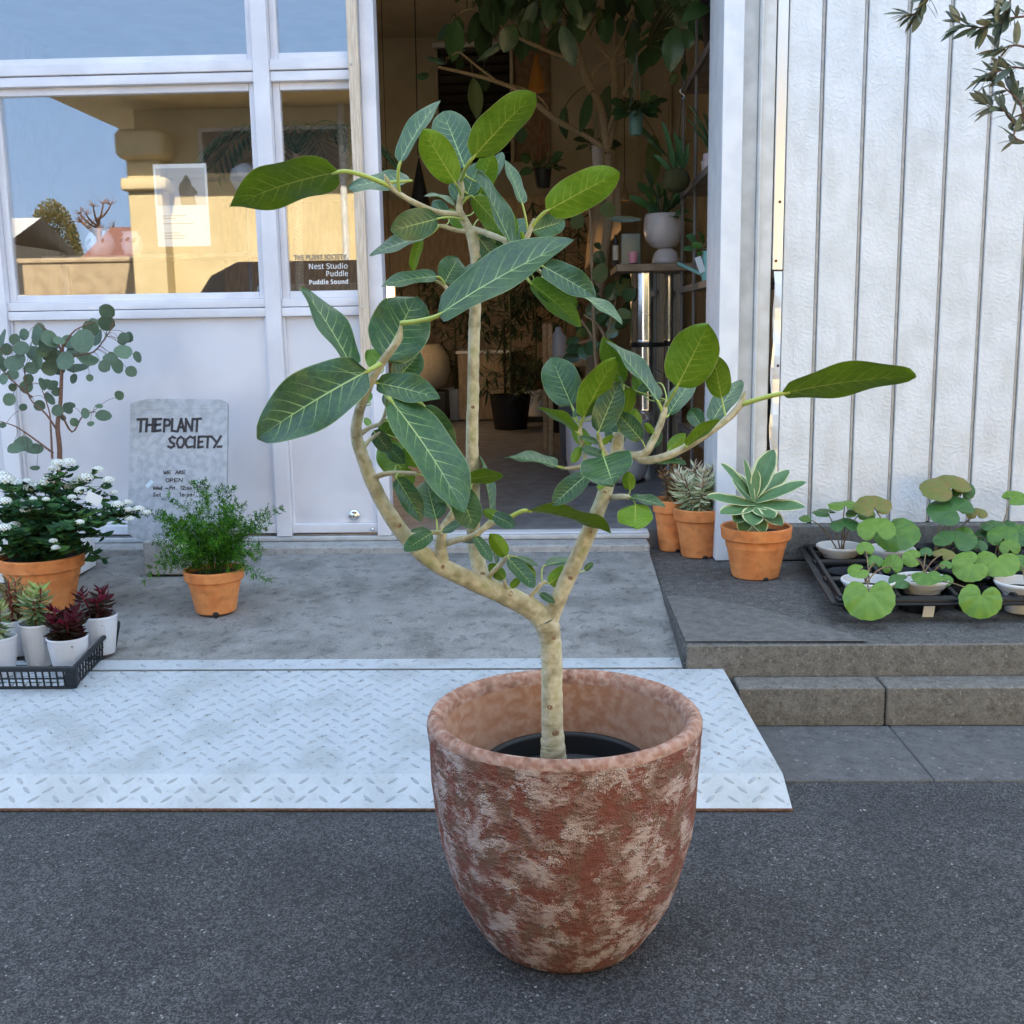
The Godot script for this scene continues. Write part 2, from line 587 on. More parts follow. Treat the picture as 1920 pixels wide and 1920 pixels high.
func materials() -> void:
	M.asphalt = asphalt_material()
	M.apron = concrete_material(lin(0.20, 0.197, 0.187), lin(0.305, 0.30, 0.28), lin(0.085, 0.084, 0.08), 100, 1.5)
	layer(M.apron, noise_tex(noise(FastNoiseLite.TYPE_SIMPLEX, 0.009, 101, 6), 512, [[0.24, Color(0.86, 0.86, 0.86)], [0.42, Color(0.97, 0.97, 0.97)], [0.62, Color(1, 1, 1)]]), 1.9)
	M.platform = concrete_material(lin(0.075, 0.073, 0.07), lin(0.15, 0.145, 0.135), lin(0.035, 0.034, 0.033), 200, 0.9, 0.55)
	M.riser = concrete_material(lin(0.125, 0.117, 0.102), lin(0.215, 0.205, 0.185), lin(0.065, 0.058, 0.048), 300, 0.8, 0.3)
	M.gutter = concrete_material(lin(0.085, 0.087, 0.09), lin(0.14, 0.14, 0.14), lin(0.05, 0.05, 0.052), 400, 1.1, 0.2)
	M.mortar = concrete_material(lin(0.105, 0.103, 0.097), lin(0.175, 0.17, 0.158), lin(0.06, 0.058, 0.055), 600, 0.8)
	M.pale_concrete = concrete_material(lin(0.30, 0.295, 0.28), lin(0.42, 0.41, 0.39), lin(0.16, 0.155, 0.15), 500, 1.0)
	# white textured siding
	var wn := noise(FastNoiseLite.TYPE_SIMPLEX, 0.018, 9, 2)
	wn.fractal_type = FastNoiseLite.FRACTAL_RIDGED
	wn.domain_warp_enabled = true
	wn.domain_warp_amplitude = 22.0
	wn.domain_warp_frequency = 0.02
	M.siding = mat(lin(0.80, 0.80, 0.79), 0.55)
	tri_map(M.siding, 0.75)
	M.siding.albedo_texture = noise_tex(noise(FastNoiseLite.TYPE_SIMPLEX, 0.006, 91, 4), 512, [[0.3, Color(0.965, 0.965, 0.96)], [0.7, Color.WHITE]])
	relief(M.siding, noise_tex(wn, 1024, []), 0.16)
	layer(M.siding, noise_tex(noise(FastNoiseLite.TYPE_SIMPLEX, 0.012, 93, 5), 512, [[0.22, Color(0.975, 0.972, 0.965)], [0.40, Color(0.992, 0.992, 0.99)], [0.6, Color.WHITE]]), 1.0)
	M.siding.uv2_scale = Vector3(1.3, 0.3, 1.3)
	M.joint = grainy(lin(0.44, 0.425, 0.40), lin(0.55, 0.53, 0.50), 0.7, 0.02, 0.6)
	M.alu = mat(lin(0.76, 0.75, 0.78), 0.42, 0.0, 0.5)
	M.alu.albedo_texture = noise_tex(noise(FastNoiseLite.TYPE_SIMPLEX, 0.004, 12, 5), 512, [[0.3, Color(0.94, 0.94, 0.945)], [0.7, Color.WHITE]])
	tri_map(M.alu, 0.9)
	M.kick = mat(lin(0.72, 0.71, 0.74), 0.40, 0.0, 0.5)
	M.kick.albedo_texture = noise_tex(noise(FastNoiseLite.TYPE_SIMPLEX, 0.003, 14, 4), 512, [[0.3, Color(0.95, 0.95, 0.955)], [0.7, Color.WHITE]])
	tri_map(M.kick, 1.1)
	M.jamb = grainy(lin(0.72, 0.73, 0.74), lin(0.80, 0.80, 0.80), 0.5, 0.008, 0.8)
	M.jamb_grey = grainy(lin(0.46, 0.47, 0.47), lin(0.56, 0.57, 0.57), 0.55, 0.01, 0.8)
	M.jamb_cream = grainy(lin(0.62, 0.60, 0.55), lin(0.72, 0.70, 0.66), 0.55, 0.01, 0.8)
	M.flashing = mat(lin(0.80, 0.76, 0.70), 0.34, 0.65)
	M.wood_pale = grainy(lin(0.55, 0.44, 0.32), lin(0.70, 0.59, 0.46), 0.65, 0.01, 0.5, 0.02, 5)
	M.wood_pale.uv1_scale = Vector3(18, 1.2, 18)
	M.steel = mat(lin(0.80, 0.80, 0.80), 0.14, 1.0)
	M.chrome = mat(lin(0.78, 0.78, 0.78), 0.12, 1.0)
	M.glass = mat(Color(1, 1, 1, 0.0), 0.0)
	M.glass.transparency = BaseMaterial3D.TRANSPARENCY_ALPHA
	M.black_plastic = mat(lin(0.014, 0.015, 0.017), 0.42, 0.0, 0.35)
	M.tray = mat(lin(0.026, 0.03, 0.034), 0.5, 0.0, 0.35)
	M.white_plastic = mat(lin(0.78, 0.78, 0.77), 0.45)
	M.soil = grainy(lin(0.02, 0.013, 0.009), lin(0.06, 0.04, 0.028), 0.95, 0.05, 0.12, 0.6, 6)
	M.terracotta = grainy(lin(0.74, 0.245, 0.068), lin(0.84, 0.32, 0.10), 0.78, 0.006, 0.35, 0.015, 7)
	layer(M.terracotta, noise_tex(noise(FastNoiseLite.TYPE_SIMPLEX, 0.014, 37, 6), 512, [[0.25, Color(0.90, 0.88, 0.87)], [0.45, Color(0.98, 0.98, 0.98)], [0.7, Color(1, 1, 1)]]), 0.5)
	M.dark = mat(lin(0.012, 0.012, 0.012), 0.6)
	# painted chequer plate
	M.plate = mat(lin(0.47, 0.51, 0.535), 0.34)
	M.plate.albedo_texture = noise_tex(noise(FastNoiseLite.TYPE_SIMPLEX, 0.02, 33, 5), 1024, [[0.0, Color(0.62, 0.52, 0.42)], [0.10, Color(0.85, 0.83, 0.81)], [0.16, Color(0.95, 0.955, 0.96)], [0.5, Color.WHITE], [0.8, Color(0.96, 0.97, 0.975)]])
	tri_map(M.plate, 0.8)
	layer(M.plate, noise_tex(noise(FastNoiseLite.TYPE_SIMPLEX, 0.011, 35, 6), 512, [[0.22, Color(0.91, 0.91, 0.90)], [0.45, Color(0.98, 0.98, 0.98)], [0.6, Color.WHITE]]), 1.7)
	M.tread = mat(lin(0.36, 0.395, 0.42), 0.25)  # worn grey treads, coloured darker to stand in for weak relief shading
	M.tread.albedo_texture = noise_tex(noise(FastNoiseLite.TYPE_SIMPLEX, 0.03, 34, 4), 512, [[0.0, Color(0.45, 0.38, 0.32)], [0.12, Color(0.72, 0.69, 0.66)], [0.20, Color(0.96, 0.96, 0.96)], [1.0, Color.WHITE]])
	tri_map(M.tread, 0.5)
	M.rust = grainy(lin(0.10, 0.05, 0.03), lin(0.20, 0.11, 0.07), 0.9, 0.03, 0.3)
	# leaves
	var vt := lin(0.40, 0.54, 0.20)
	M.fig_top = []
	M.fig_under = []
	for k in 4:
		var q: float = [0.88, 1.0, 1.16, 1.04][k]
		M.fig_top.append(leaf_mat(leaf_texture(lin(0.020 * q, 0.078 * q, 0.030 * q), lin(0.032 * q, 0.108 * q, 0.026 * q), vt, 60 + k, lin(0.24, 0.34, 0.14), 1.0), 0.42, lin(0.12, 0.20, 0.02), 0.16))
		M.fig_under.append(leaf_mat(leaf_texture(lin(0.115 * q, 0.265 * q, 0.008 * q), lin(0.15 * q, 0.305 * q, 0.013 * q), lin(0.46, 0.56, 0.13), 70 + k, lin(0.36, 0.42, 0.22), 0.9), 0.5, lin(0.30, 0.42, 0.06)))
	M.bark = grainy(lin(0.52, 0.49, 0.36), lin(0.64, 0.61, 0.49), 0.72, 0.02, 0.22, 0.06, 18)
	layer(M.bark, noise_tex(noise(FastNoiseLite.TYPE_SIMPLEX, 0.008, 19, 5), 512, [[0.22, Color(0.76, 0.74, 0.66)], [0.45, Color(0.97, 0.96, 0.92)], [0.6, Color(1.0, 0.99, 0.95)], [0.8, Color(0.84, 0.87, 0.74)]]), 0.3)
	M.scar = grainy(lin(0.18, 0.11, 0.06), lin(0.34, 0.25, 0.16), 0.9, 0.05, 0.1)
	M.petiole = mat(lin(0.36, 0.46, 0.10), 0.45)
	M.bud = mat(lin(0.36, 0.33, 0.16), 0.6)

func camera_and_light() -> void:
	var cam := Camera3D.new()
	cam.name = "camera"
	add_child(cam)
	cam.fov = 50.0
	cam.near = 0.05
	cam.far = 300.0
	cam.position = Vector3(0, 1.2, 4.68)
	cam.rotation_order = EULER_ORDER_YXZ
	cam.rotation_degrees = Vector3(-9.7, 2.1, -0.9)
	cam.current = true
	# the sun stands behind the shop, so the shop's own shadow covers its front and the street before it
	var towards := Vector3(-0.18, 0.0, 0.98).normalized() * cos(deg_to_rad(38.0)) + Vector3.DOWN * sin(deg_to_rad(38.0))
	# clear sky: paler round the sun and at the horizon, deep blue away from it
	var pan := Image.create(256, 128, false, Image.FORMAT_RGBF)
	for y in 128:
		var el := PI * (0.5 - (y + 0.5) / 128.0)
		for x in 256:
			var az := TAU * (x + 0.5) / 256.0
			var d := Vector3(sin(az) * cos(el), sin(el), -cos(az) * cos(el))
			var away := acos(clampf(d.dot(-towards), -1, 1))
			var c := Color(0.128, 0.312, 0.625).lerp(Color(0.82, 0.775, 0.67), exp(-away / 1.12))
			var hz := pow(1.0 - clampf(sin(maxf(el, 0.0)), 0, 1), 10.0) * 0.55
			c = c.lerp(Color(0.58, 0.72, 0.86), hz)
			var lum := 1.0 + 1.6 * exp(-away * 3.0)
			if el < 0.0:
				c = Color(0.20, 0.20, 0.20)
				lum = 1.0
			pan.set_pixel(x, y, Color(c.r * lum, c.g * lum, c.b * lum))
	var sky_mat := PanoramaSkyMaterial.new()
	sky_mat.panorama = ImageTexture.create_from_image(pan)
	var sky := Sky.new()
	sky.sky_material = sky_mat
	var env := Environment.new()
	env.background_mode = Environment.BG_SKY
	env.sky = sky
	env.background_energy_multiplier = 0.85
	env.tonemap_mode = Environment.TONE_MAPPER_LINEAR
	env.tonemap_exposure = 4.6
	env.sdfgi_enabled = true
	env.ssao_enabled = true
	env.ssil_enabled = true
	var we := WorldEnvironment.new()
	we.name = "world_environment"
	we.environment = env
	add_child(we)
	var sun := DirectionalLight3D.new()
	sun.name = "sun"
	sun.light_energy = 1.6
	sun.light_angular_distance = 0.5
	sun.light_color = Color(1.0, 0.95, 0.86)
	sun.shadow_enabled = true
	add_child(sun)
	sun.basis = Basis.looking_at(towards, Vector3.UP)

const FLOOR := 0.30

func setting() -> void:
	var g := MB.new()
	# asphalt: one sheet out to the horizon, finer near the pot
	g.face([Vector3(-150, 0, 150), Vector3(150, 0, 150), Vector3(150, 0, -150), Vector3(-150, 0, -150)], Vector3.UP)
	struct(g, "ground", M.asphalt, "dark grey asphalt street under the big terracotta pot", "asphalt")
	# concrete apron rising to the door
	var a := MB.new()
	var xl := -4.2
	var xr := 0.404
	var e := [Vector2(1.400, 0.1405), Vector2(0.9, 0.196), Vector2(0.45, 0.236), Vector2(0.16, 0.256)]
	for i in 3:
		a.face([Vector3(xl, e[i].y, e[i].x), Vector3(xr, e[i].y, e[i].x), Vector3(xr, e[i + 1].y, e[i + 1].x), Vector3(xl, e[i + 1].y, e[i + 1].x)], Vector3.UP)
	a.face([Vector3(xl, 0, 1.400), Vector3(xr, 0, 1.400), Vector3(xr, 0.1405, 1.400), Vector3(xl, 0.1405, 1.400)], Vector3.BACK)
	struct(a, "entrance_apron", M.apron, "mottled grey concrete slope leading up to the shop door", "pavement")
	var s := struct(bx(Vector3(-1.9, 0.19, 0.10), Vector3(4.62, 0.19, 0.13), 0.008), "threshold", M.pale_concrete, "pale concrete strip under the door track", "threshold")
	O = Vector3.ZERO
	for k in 3:
		part(bx(Vector3(-1.74, 0.293 + 0.002 * k, 0.012 - 0.042 * k), Vector3(4.32, 0.022, 0.03), 0.003), "door_track", M.jamb_grey if k != 1 else M.alu, s)
	# raised platform right of the door
	var p := MB.new()
	p.box(Vector3(2.902, 0.111, 0.66), Vector3(5.0, 0.222, 1.48), 0.012)
	var pl := struct(p, "platform", M.platform, "dark raised concrete platform beside the door with worn front edge", "platform")
	# its front face and rounded nosing are a lighter render coat
	part(bx(Vector3(2.905, 0.158, 1.404), Vector3(4.99, 0.122, 0.016), 0.006), "riser", M.riser, pl)
	var patch := MB.new()
	var outline: Array = [Vector2(0.41, 1.388), Vector2(0.41, 0.82)]
	for k in 26:
		var f := k / 25.0
		outline.append(Vector2(lerpf(0.43, 0.97, f) + rng.randf_range(-0.006, 0.006), lerpf(0.80, 1.388, pow(f, 1.6)) + rng.randf_range(-0.008, 0.008)))
	var ids: Array = []
	for q in outline:
		ids.append(patch.p(Vector3(q.x, 0.2262, q.y)))
	for k in range(1, ids.size() - 1):
		patch.tri(ids[0], ids[k + 1], ids[k])
	part(patch, "mortar_patch", M.mortar, pl)
	# kerb under the siding
	part(bx(Vector3(2.9, 0.298, 0.16), Vector3(4.2, 0.15, 0.15), 0.01), "wall_footing", M.riser, pl)
	# street gutter: kerb stones and flat channel slabs
	var kx := [0.548, 0.985, 1.62, 2.24, 2.86, 3.5]
	var kerb := holder("kerb", self)
	kerb.set_meta("kind", "structure"); kerb.set_meta("label", "stained concrete kerb stones along the platform foot"); kerb.set_meta("category", "kerb")
	var gut := holder("gutter", self)
	gut.set_meta("kind", "structure"); gut.set_meta("label", "flat concrete gutter slabs between kerb and asphalt"); gut.set_meta("category", "gutter")
	for k in 5:
		var cx: float = (kx[k] + kx[k + 1]) * 0.5
		var w: float = kx[k + 1] - kx[k] - 0.0025
		part(bx(Vector3(cx, 0.062, 1.476), Vector3(w, 0.124, 0.108), 0.007), "kerb_stone", M.riser, kerb)
		part(bx(Vector3(cx + 0.01, -0.04, 1.732), Vector3(w + 0.004, 0.096, 0.396), 0.006), "gutter_slab", M.gutter, gut)
	part(bx(Vector3(2.05, 0.03, 1.425), Vector3(3.0, 0.16, 0.02), 0.004), "mortar_joint", M.platform, kerb)
	# litter of pale grit and plant bits on the ground
	var gr := MB.new()
	for k in 230:
		var z := rng.randf_range(1.0, 4.2)
		var x := rng.randf_range(-1.9, 1.9)
		if z < 2.13 and x < 0.6:
			continue
		if z < 1.95:
			continue
		var r := rng.randf_range(0.0012, 0.0032) * (1.6 if rng.randf() < 0.1 else 1.0)
		gr.box(Vector3(x, r * 0.3, z), Vector3(r * rng.randf_range(1.0, 2.6), r, r * 1.2), r * 0.3, Basis(Vector3.UP, rng.randf() * TAU))
	for k in 60:
		# paint flecks and crumbs on the concrete apron
		var z := rng.randf_range(0.5, 1.36)
		var x := rng.randf_range(-1.3, 0.36)
		var y := 0.1405 + (1.40 - z) * 0.111 if z > 0.9 else 0.196 + (0.9 - z) * 0.0889
		var r := rng.randf_range(0.0015, 0.004)
		gr.box(Vector3(x, y + r * 0.2, z), Vector3(r * rng.randf_range(1.0, 3.0), r * 0.6, r), r * 0.2, Basis(Vector3.UP, rng.randf() * TAU))
	var grit := part(gr, "grit", M.pale_concrete, self)
	tag(grit, "tiny pale grit chips scattered over the asphalt and concrete", "grit", "", "stuff")

func ramp_plate() -> void:
	# chequer-plate ramp: a steeper front strip, a knee, and the main slope
	var A := Vector3(0.589, 0.006, 2.10)
	var K := Vector3(0.585, 0.055, 1.998)
	var B := Vector3(0.522, 0.147, 1.417)
	var xl := -2.9
	var t := thing("steel_ramp", "pale blue painted chequer plate ramp in front of the shop door", "ramp", Vector3(-0.8, 0, 1.7))
	var ln := [A, K, B]
	var m := MB.new()
	var th := Vector3(0, -0.006, 0)
	for i in 2:
		var a: Vector3 = ln[i]
		var b: Vector3 = ln[i + 1]
		var al := Vector3(xl, a.y, a.z)
		var bl := Vector3(xl, b.y, b.z)
		m.face([al, a, b, bl], Vector3.UP)
		m.face([al + th, a + th, b + th, bl + th], Vector3.DOWN)
		m.face([a, b, b + th, a + th], Vector3.RIGHT)
	m.face([Vector3(xl, A.y, A.z), A, A + th, Vector3(xl, A.y, A.z) + th], Vector3.BACK)
	part(m, "deck", M.plate, t)
	part(bx(Vector3(-1.16, 0.0045, 2.104), Vector3(3.5, 0.007, 0.006), 0.001), "rusty_edge", M.rust, t)
	# lens-shaped treads in alternating directions
	var lens := MB.new()
	var hl := 0.0175
	var hw := 0.0052
	var hh := 0.0052
	var c0 := lens.p(Vector3(0, hh, 0))
	var c1 := lens.p(Vector3(hl * 0.55, hh * 0.8, 0))
	var c2 := lens.p(Vector3(-hl * 0.55, hh * 0.8, 0))
	var rim: Array = []
	for k in 10:
		var an := TAU * k / 10
		var x := cos(an)
		rim.append(lens.p(Vector3(x * hl, -0.0002, sin(an) * hw * (1.0 - 0.3 * x * x))))
	for k in 10:
		var kk := (k + 1) % 10
		var near: int = c1 if k in [0, 9, 1, 8] else (c2 if k in [3, 4, 5, 6] else c0)
		lens.tri(rim[kk], rim[k], near)
		var nn: int = c1 if kk in [0, 9, 1, 8] else (c2 if kk in [3, 4, 5, 6] else c0)
		if nn != near:
			lens.tri(rim[kk], near, nn)
	var lm := lens.mesh(Vector3.ZERO)
	var spots: Array = []
	var s := 0.0
	var rows := 0
	var l0 := (K - A).length()
	var l1 := (B - K).length()
	var step := 0.030
	while s < l0 + l1 - 0.02:
		s += step
		rows += 1
		var on0 := s < l0
		var f := s / l0 if on0 else (s - l0) / l1
		var e: Vector3 = A.lerp(K, f) if on0 else K.lerp(B, f)
		var slope: Vector3 = (A - K).normalized() if on0 else (K - B).normalized()
		slope.x = 0
		slope = slope.normalized()
		var nrm := slope.cross(Vector3.RIGHT).normalized()
		var bs := Basis(Vector3.RIGHT, nrm, slope)
		if absf(s - l0) < 0.009:
			continue
		var x := e.x - 0.025 - (0.03 if rows % 2 == 0 else 0.0)
		var col := 0
		while x > -1.95:
			var tl := 0.72 if (rows + col) % 2 == 0 else -0.72
			spots.append([Transform3D(bs * Basis(Vector3.UP, tl + rng.randf_range(-0.05, 0.05)), Vector3(x, e.y, e.z) + Vector3(0, 0.0001, 0)), s])
			x -= 0.0575
			col += 1
	# the 300 that show largest, one by one; the rest as one part
	spots.sort_custom(func(a, b): return a[1] < b[1])
	var rest := MultiMesh.new()
	rest.transform_format = MultiMesh.TRANSFORM_3D
	rest.mesh = lm
	rest.instance_count = maxi(0, spots.size() - 300)
	for i in spots.size():
		var tr: Transform3D = spots[i][0]
		tr.origin -= O
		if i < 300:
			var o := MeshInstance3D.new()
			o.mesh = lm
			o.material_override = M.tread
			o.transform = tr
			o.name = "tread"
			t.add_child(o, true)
		else:
			rest.set_instance_transform(i - 300, tr)
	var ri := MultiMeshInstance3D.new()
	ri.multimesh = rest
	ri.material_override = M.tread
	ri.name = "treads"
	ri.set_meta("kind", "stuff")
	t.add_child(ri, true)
	# narrow plate screwed to the apron behind the ramp
	var lp := thing("threshold_plate", "narrow chequer plate strip fixed to the apron behind the ramp", "steel plate", Vector3(-0.8, 0.15, 1.29))
	var bs2 := Basis(Vector3.RIGHT, 0.112)
	part(bx(Vector3(-1.33, 0.1487, 1.362), Vector3(3.46, 0.006, 0.072), 0.001, bs2), "plate", M.plate, lp)
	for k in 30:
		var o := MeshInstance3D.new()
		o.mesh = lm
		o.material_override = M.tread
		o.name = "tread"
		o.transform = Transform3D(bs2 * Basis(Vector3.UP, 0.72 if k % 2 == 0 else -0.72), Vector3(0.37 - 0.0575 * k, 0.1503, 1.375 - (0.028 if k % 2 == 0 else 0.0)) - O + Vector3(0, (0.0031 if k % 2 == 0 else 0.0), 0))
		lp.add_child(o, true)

func big_pot() -> void:
	var c := Vector3(0.02, 0, 2.65)
	var t := thing("terracotta_planter", "large weathered red terracotta planter crusted with white salts on the asphalt", "planter", c)
	var lump := noise(FastNoiseLite.TYPE_SIMPLEX, 0.09, 4, 3)
	var pr: Array = [Vector2(0.02, 0.001), Vector2(0.140, 0.001), Vector2(0.152, 0.004), Vector2(0.161, 0.013), Vector2(0.175, 0.034), Vector2(0.191, 0.06), Vector2(0.207, 0.09), Vector2(0.222, 0.13), Vector2(0.235, 0.175), Vector2(0.246, 0.225), Vector2(0.254, 0.28), Vector2(0.2585, 0.335), Vector2(0.261, 0.385), Vector2(0.262, 0.415), Vector2(0.2635, 0.428), Vector2(0.2645, 0.440), Vector2(0.2640, 0.449)]
	var m := MB.new()
	m.lathe(pr, c, 140, Basis(Vector3.UP, 2.2), 0.0030, lump)
	part(m, "body", M.pot_out, t)
	var rm := MB.new()
	rm.lathe([Vector2(0.2641, 0.4475), Vector2(0.2628, 0.4545), Vector2(0.2605, 0.459), Vector2(0.254, 0.4645), Vector2(0.246, 0.4645), Vector2(0.239, 0.460), Vector2(0.2335, 0.451), Vector2(0.231, 0.437)], c, 120, Basis(), 0.0018, lump)
	part(rm, "rim", M.pot_rim, t)
	var inn := MB.new()
	inn.lathe([Vector2(0.231, 0.438), Vector2(0.232, 0.40), Vector2(0.229, 0.34), Vector2(0.222, 0.27), Vector2(0.205, 0.18), Vector2(0.17, 0.08), Vector2(0.10, 0.03), Vector2(0.0, 0.03)], c, 96, Basis(), 0.002, lump)
	part(inn, "inner_wall", M.pot_in, t)
	# the nursery pot set inside
	var ip := thing("nursery_pot", "black plastic nursery pot sunk inside the terracotta planter", "pot", c + Vector3(0.004, 0.03, 0))
	var q := MB.new()
	var cc := c + Vector3(0.004, 0, 0)
	q.lathe([Vector2(0.0, 0.034), Vector2(0.118, 0.034), Vector2(0.150, 0.335), Vector2(0.163, 0.338), Vector2(0.165, 0.352), Vector2(0.162, 0.358), Vector2(0.154, 0.357), Vector2(0.151, 0.35), Vector2(0.147, 0.31)], cc, 64)
	part(q, "shell", M.black_plastic, ip)
	var so := MB.new()
	so.lathe([Vector2(0.149, 0.315), Vector2(0.12, 0.322), Vector2(0.06, 0.325), Vector2(0.0, 0.327)], cc, 48, Basis(), 0.004, lump)
	part(so, "soil", M.dark_mulch, ip)

func frame_bar(parent: Node3D, called: String, x0: float, x1: float, y0: float, y1: float, z0 := -0.045, z1 := 0.02, m: Material = null) -> void:
	part(bx(Vector3((x0 + x1) * 0.5, (y0 + y1) * 0.5, (z0 + z1) * 0.5), Vector3(x1 - x0, y1 - y0, z1 - z0), 0.003), called, m if m else M.alu, parent)

func sash(parent: Node3D, x0: float, x1: float, y0: float, y1: float, w := 0.034, z := -0.028) -> void:
	# a glazed sash: two stiles, two rails, one pane
	var h := holder("window", parent)
	frame_bar(h, "stile", x0, x0 + w, y0, y1, z - 0.018, z + 0.018)
	frame_bar(h, "stile", x1 - w, x1, y0, y1, z - 0.018, z + 0.018)
	frame_bar(h, "rail", x0 + w, x1 - w, y0, y0 + w, z - 0.017, z + 0.017)
	frame_bar(h, "rail", x0 + w, x1 - w, y1 - w, y1, z - 0.017, z + 0.017)
	for k in 4:
		# extra glass sheets added to strengthen the mirrored sky and street
		var zz := z + 0.009 - 0.006 * k
		pane("pane", Vector3(x0 + w - 0.004, y0 + w - 0.004, zz - 0.0012), Vector3(x1 - w + 0.004, y1 - w + 0.004, zz + 0.0012), M.glass, h)

func shop() -> void:
	var t := thing("shop_building", "white plant shop with glazed front, open doorway and ribbed siding", "shop", Vector3(-0.8, 0.28, 0))
	var top := 2.86
	# posts: [left, right]
	var posts := [[-3.56, -3.49], [-2.37, -2.30], [-1.195, -1.128], [-0.755, -0.695]]
	for k in posts.size():
		frame_bar(t, "post", posts[k][0], posts[k][1], 0.305, top, -0.06, 0.03)
	for k in 3:
		var x0: float = posts[k][1]
		var x1: float = posts[k + 1][0]
		# cross rails: head of the lower lights, and the sill
		frame_bar(t, "rail", x0, x1, 2.232, 2.275, -0.05, 0.022)
		frame_bar(t, "rail", x0, x1, 2.190, 2.229, -0.05, 0.016)
		frame_bar(t, "rail", x0, x1, 1.247, 1.284, -0.05, 0.020)
		frame_bar(t, "rail", x0, x1, 1.287, 1.322, -0.05, 0.014)
		frame_bar(t, "rail", x0, x1, 0.318, 0.358, -0.05, 0.018)
		sash(t, x0, x1, 2.275, top, 0.030)
		sash(t, x0, x1, 1.322, 2.190, 0.030)
		var kp := part(bx(Vector3((x0 + x1) * 0.5, 0.8025, -0.012), Vector3(x1 - x0, 0.889, 0.02), 0.002), "kick_panel", M.kick, t)
		# bead round the panel
		for s in [[x0, x0 + 0.012, 0.358, 1.247], [x1 - 0.012, x1, 0.358, 1.247]]:
			part(bx(Vector3((s[0] + s[1]) * 0.5, (s[2] + s[3]) * 0.5, 0.003), Vector3(s[1] - s[0], s[3] - s[2], 0.012), 0.002), "bead", M.alu, kp)
	frame_bar(t, "head_rail", -3.56, 0.67, top, top + 0.09, -0.07, 0.04)
	# wooden batten screwed over the narrow light
	var bt := MB.new()
	bt.bar(Vector3(-0.7715, 1.0060, 0.0500), Vector3(-0.7790, 2.6020, 0.0500), 0.043, 0.028, 0.003)
	var bp := part(bt, "batten", M.wood_pale, t, "raw pale timber batten screwed upright over the frame")
	for q in [Vector3(-0.7844, 2.2376, 0.0660), Vector3(-0.7763, 1.2796, 0.0660)]:
		var sc := MB.new()
		sc.lathe([Vector2(0.0, 0.002), Vector2(0.004, 0.0018), Vector2(0.0055, 0.0)], q, 12, Basis(Vector3.RIGHT, PI / 2))
		part(sc, "screw", M.joint, bp)
	# round lock low on the door leaf, and a small bolt
	var lk := MB.new()
	var lc := Vector3(-0.8584, 0.3903, 0.0040)
	lk.lathe([Vector2(0.0, 0.012), Vector2(0.009, 0.0115), Vector2(0.012, 0.008), Vector2(0.02, 0.0075), Vector2(0.0255, 0.004), Vector2(0.027, 0.0)], lc, 28, Basis(Vector3.RIGHT, PI / 2))
	part(lk, "lock", M.chrome, t)
	var sl := MB.new()
	sl.box(lc + Vector3(0, 0, 0.0125), Vector3(0.002, 0.009, 0.002), 0.0004)
	part(sl, "keyhole", M.dark, t)
	var bo := MB.new()
	bo.lathe([Vector2(0.0, 0.012), Vector2(0.007, 0.01), Vector2(0.009, 0.0)], Vector3(-0.7764, 0.3336, 0.0200), 14, Basis(Vector3.RIGHT, PI / 2))
	part(bo, "bolt", M.chrome, t)
	# printing on the narrow pane
	var gx := -0.846
	M.print_grey = mat(lin(0.30, 0.27, 0.21), 0.6)
	M.print_white = mat(lin(0.86, 0.86, 0.84), 0.6)
	var zz := -0.0172
	text(t, "THE PLANT SOCIETY.", Vector3(gx, 1.4725, zz), 0.0215, M.print_grey, true, 700, true, 0.78)
	text(t, "Nest Studio", Vector3(gx, 1.4345, zz), 0.022, M.print_white, true, 300, false, 1.06)
	text(t, "Puddle", Vector3(gx, 1.4035, zz), 0.022, M.print_white, true, 500)
	text(t, "Puddle Sound", Vector3(gx, 1.3725, zz), 0.0185, M.print_white, true, 700)
	# doorway: white jamb, grey and cream channels, bright flashing
	
	var cols := [[0.672, 0.752, 0.06, 0.225, "jamb", M.jamb], [0.7525, 0.8135, 0.04, 0.195, "channel", M.jamb_grey], [0.814, 0.876, 0.05, 0.21, "channel", M.jamb_cream]]
	for c in cols:
		part(bx(Vector3((c[0] + c[1]) * 0.5, (0.225 + 2.95) * 0.5, (c[2] + c[3]) * 0.5), Vector3(c[1] - c[0], 2.725, c[3] - c[2]), 0.004), c[4], c[5], t)
	part(bx(Vector3(0.708, 1.6, -0.05), Vector3(0.07, 2.7, 0.22), 0.004), "jamb_return", M.jamb, t)
	part(bx(Vector3(0.822, 1.5, 0.215), Vector3(0.010, 2.55, 0.012), 0.003), "channel_lip", M.jamb_cream, t)
	var fl := MB.new()
	var f0 := 1.395
	fl.bar(Vector3(0.8995, f0, 0.206), Vector3(0.8985, 2.95, 0.206), 0.040, 0.02, 0.003)
	var fp := part(fl, "flashing", M.flashing, t, "bright metal flashing strip with a screw and a dent")
	var fl2 := MB.new()
	var z2 := 0.2
	var col: Array = []
	for k in 22:
		var y := lerpf(1.39, 0.40, k / 21.0)
		var dx := 0.006 * sin(k * 1.3) + 0.004 * sin(k * 0.47)
		col.append([Vector3(0.884 + dx * 0.6, y, 0.222 + 0.004 * sin(k * 0.8)), Vector3(0.894 + dx * 0.3, y, 0.214 + 0.006 * sin(k * 1.1)), Vector3(0.921, y, 0.203)])
	for k in 21:
		for j in 2:
			var i0 := fl2.p(col[k][j]); var i1 := fl2.p(col[k][j + 1]); var i2 := fl2.p(col[k + 1][j + 1]); var i3 := fl2.p(col[k + 1][j])
			fl2.quad(i0, i3, i2, i1)
	part(fl2, "flashing", M.flashing, t, "lower flashing strip buckled and flecked with old sealant")
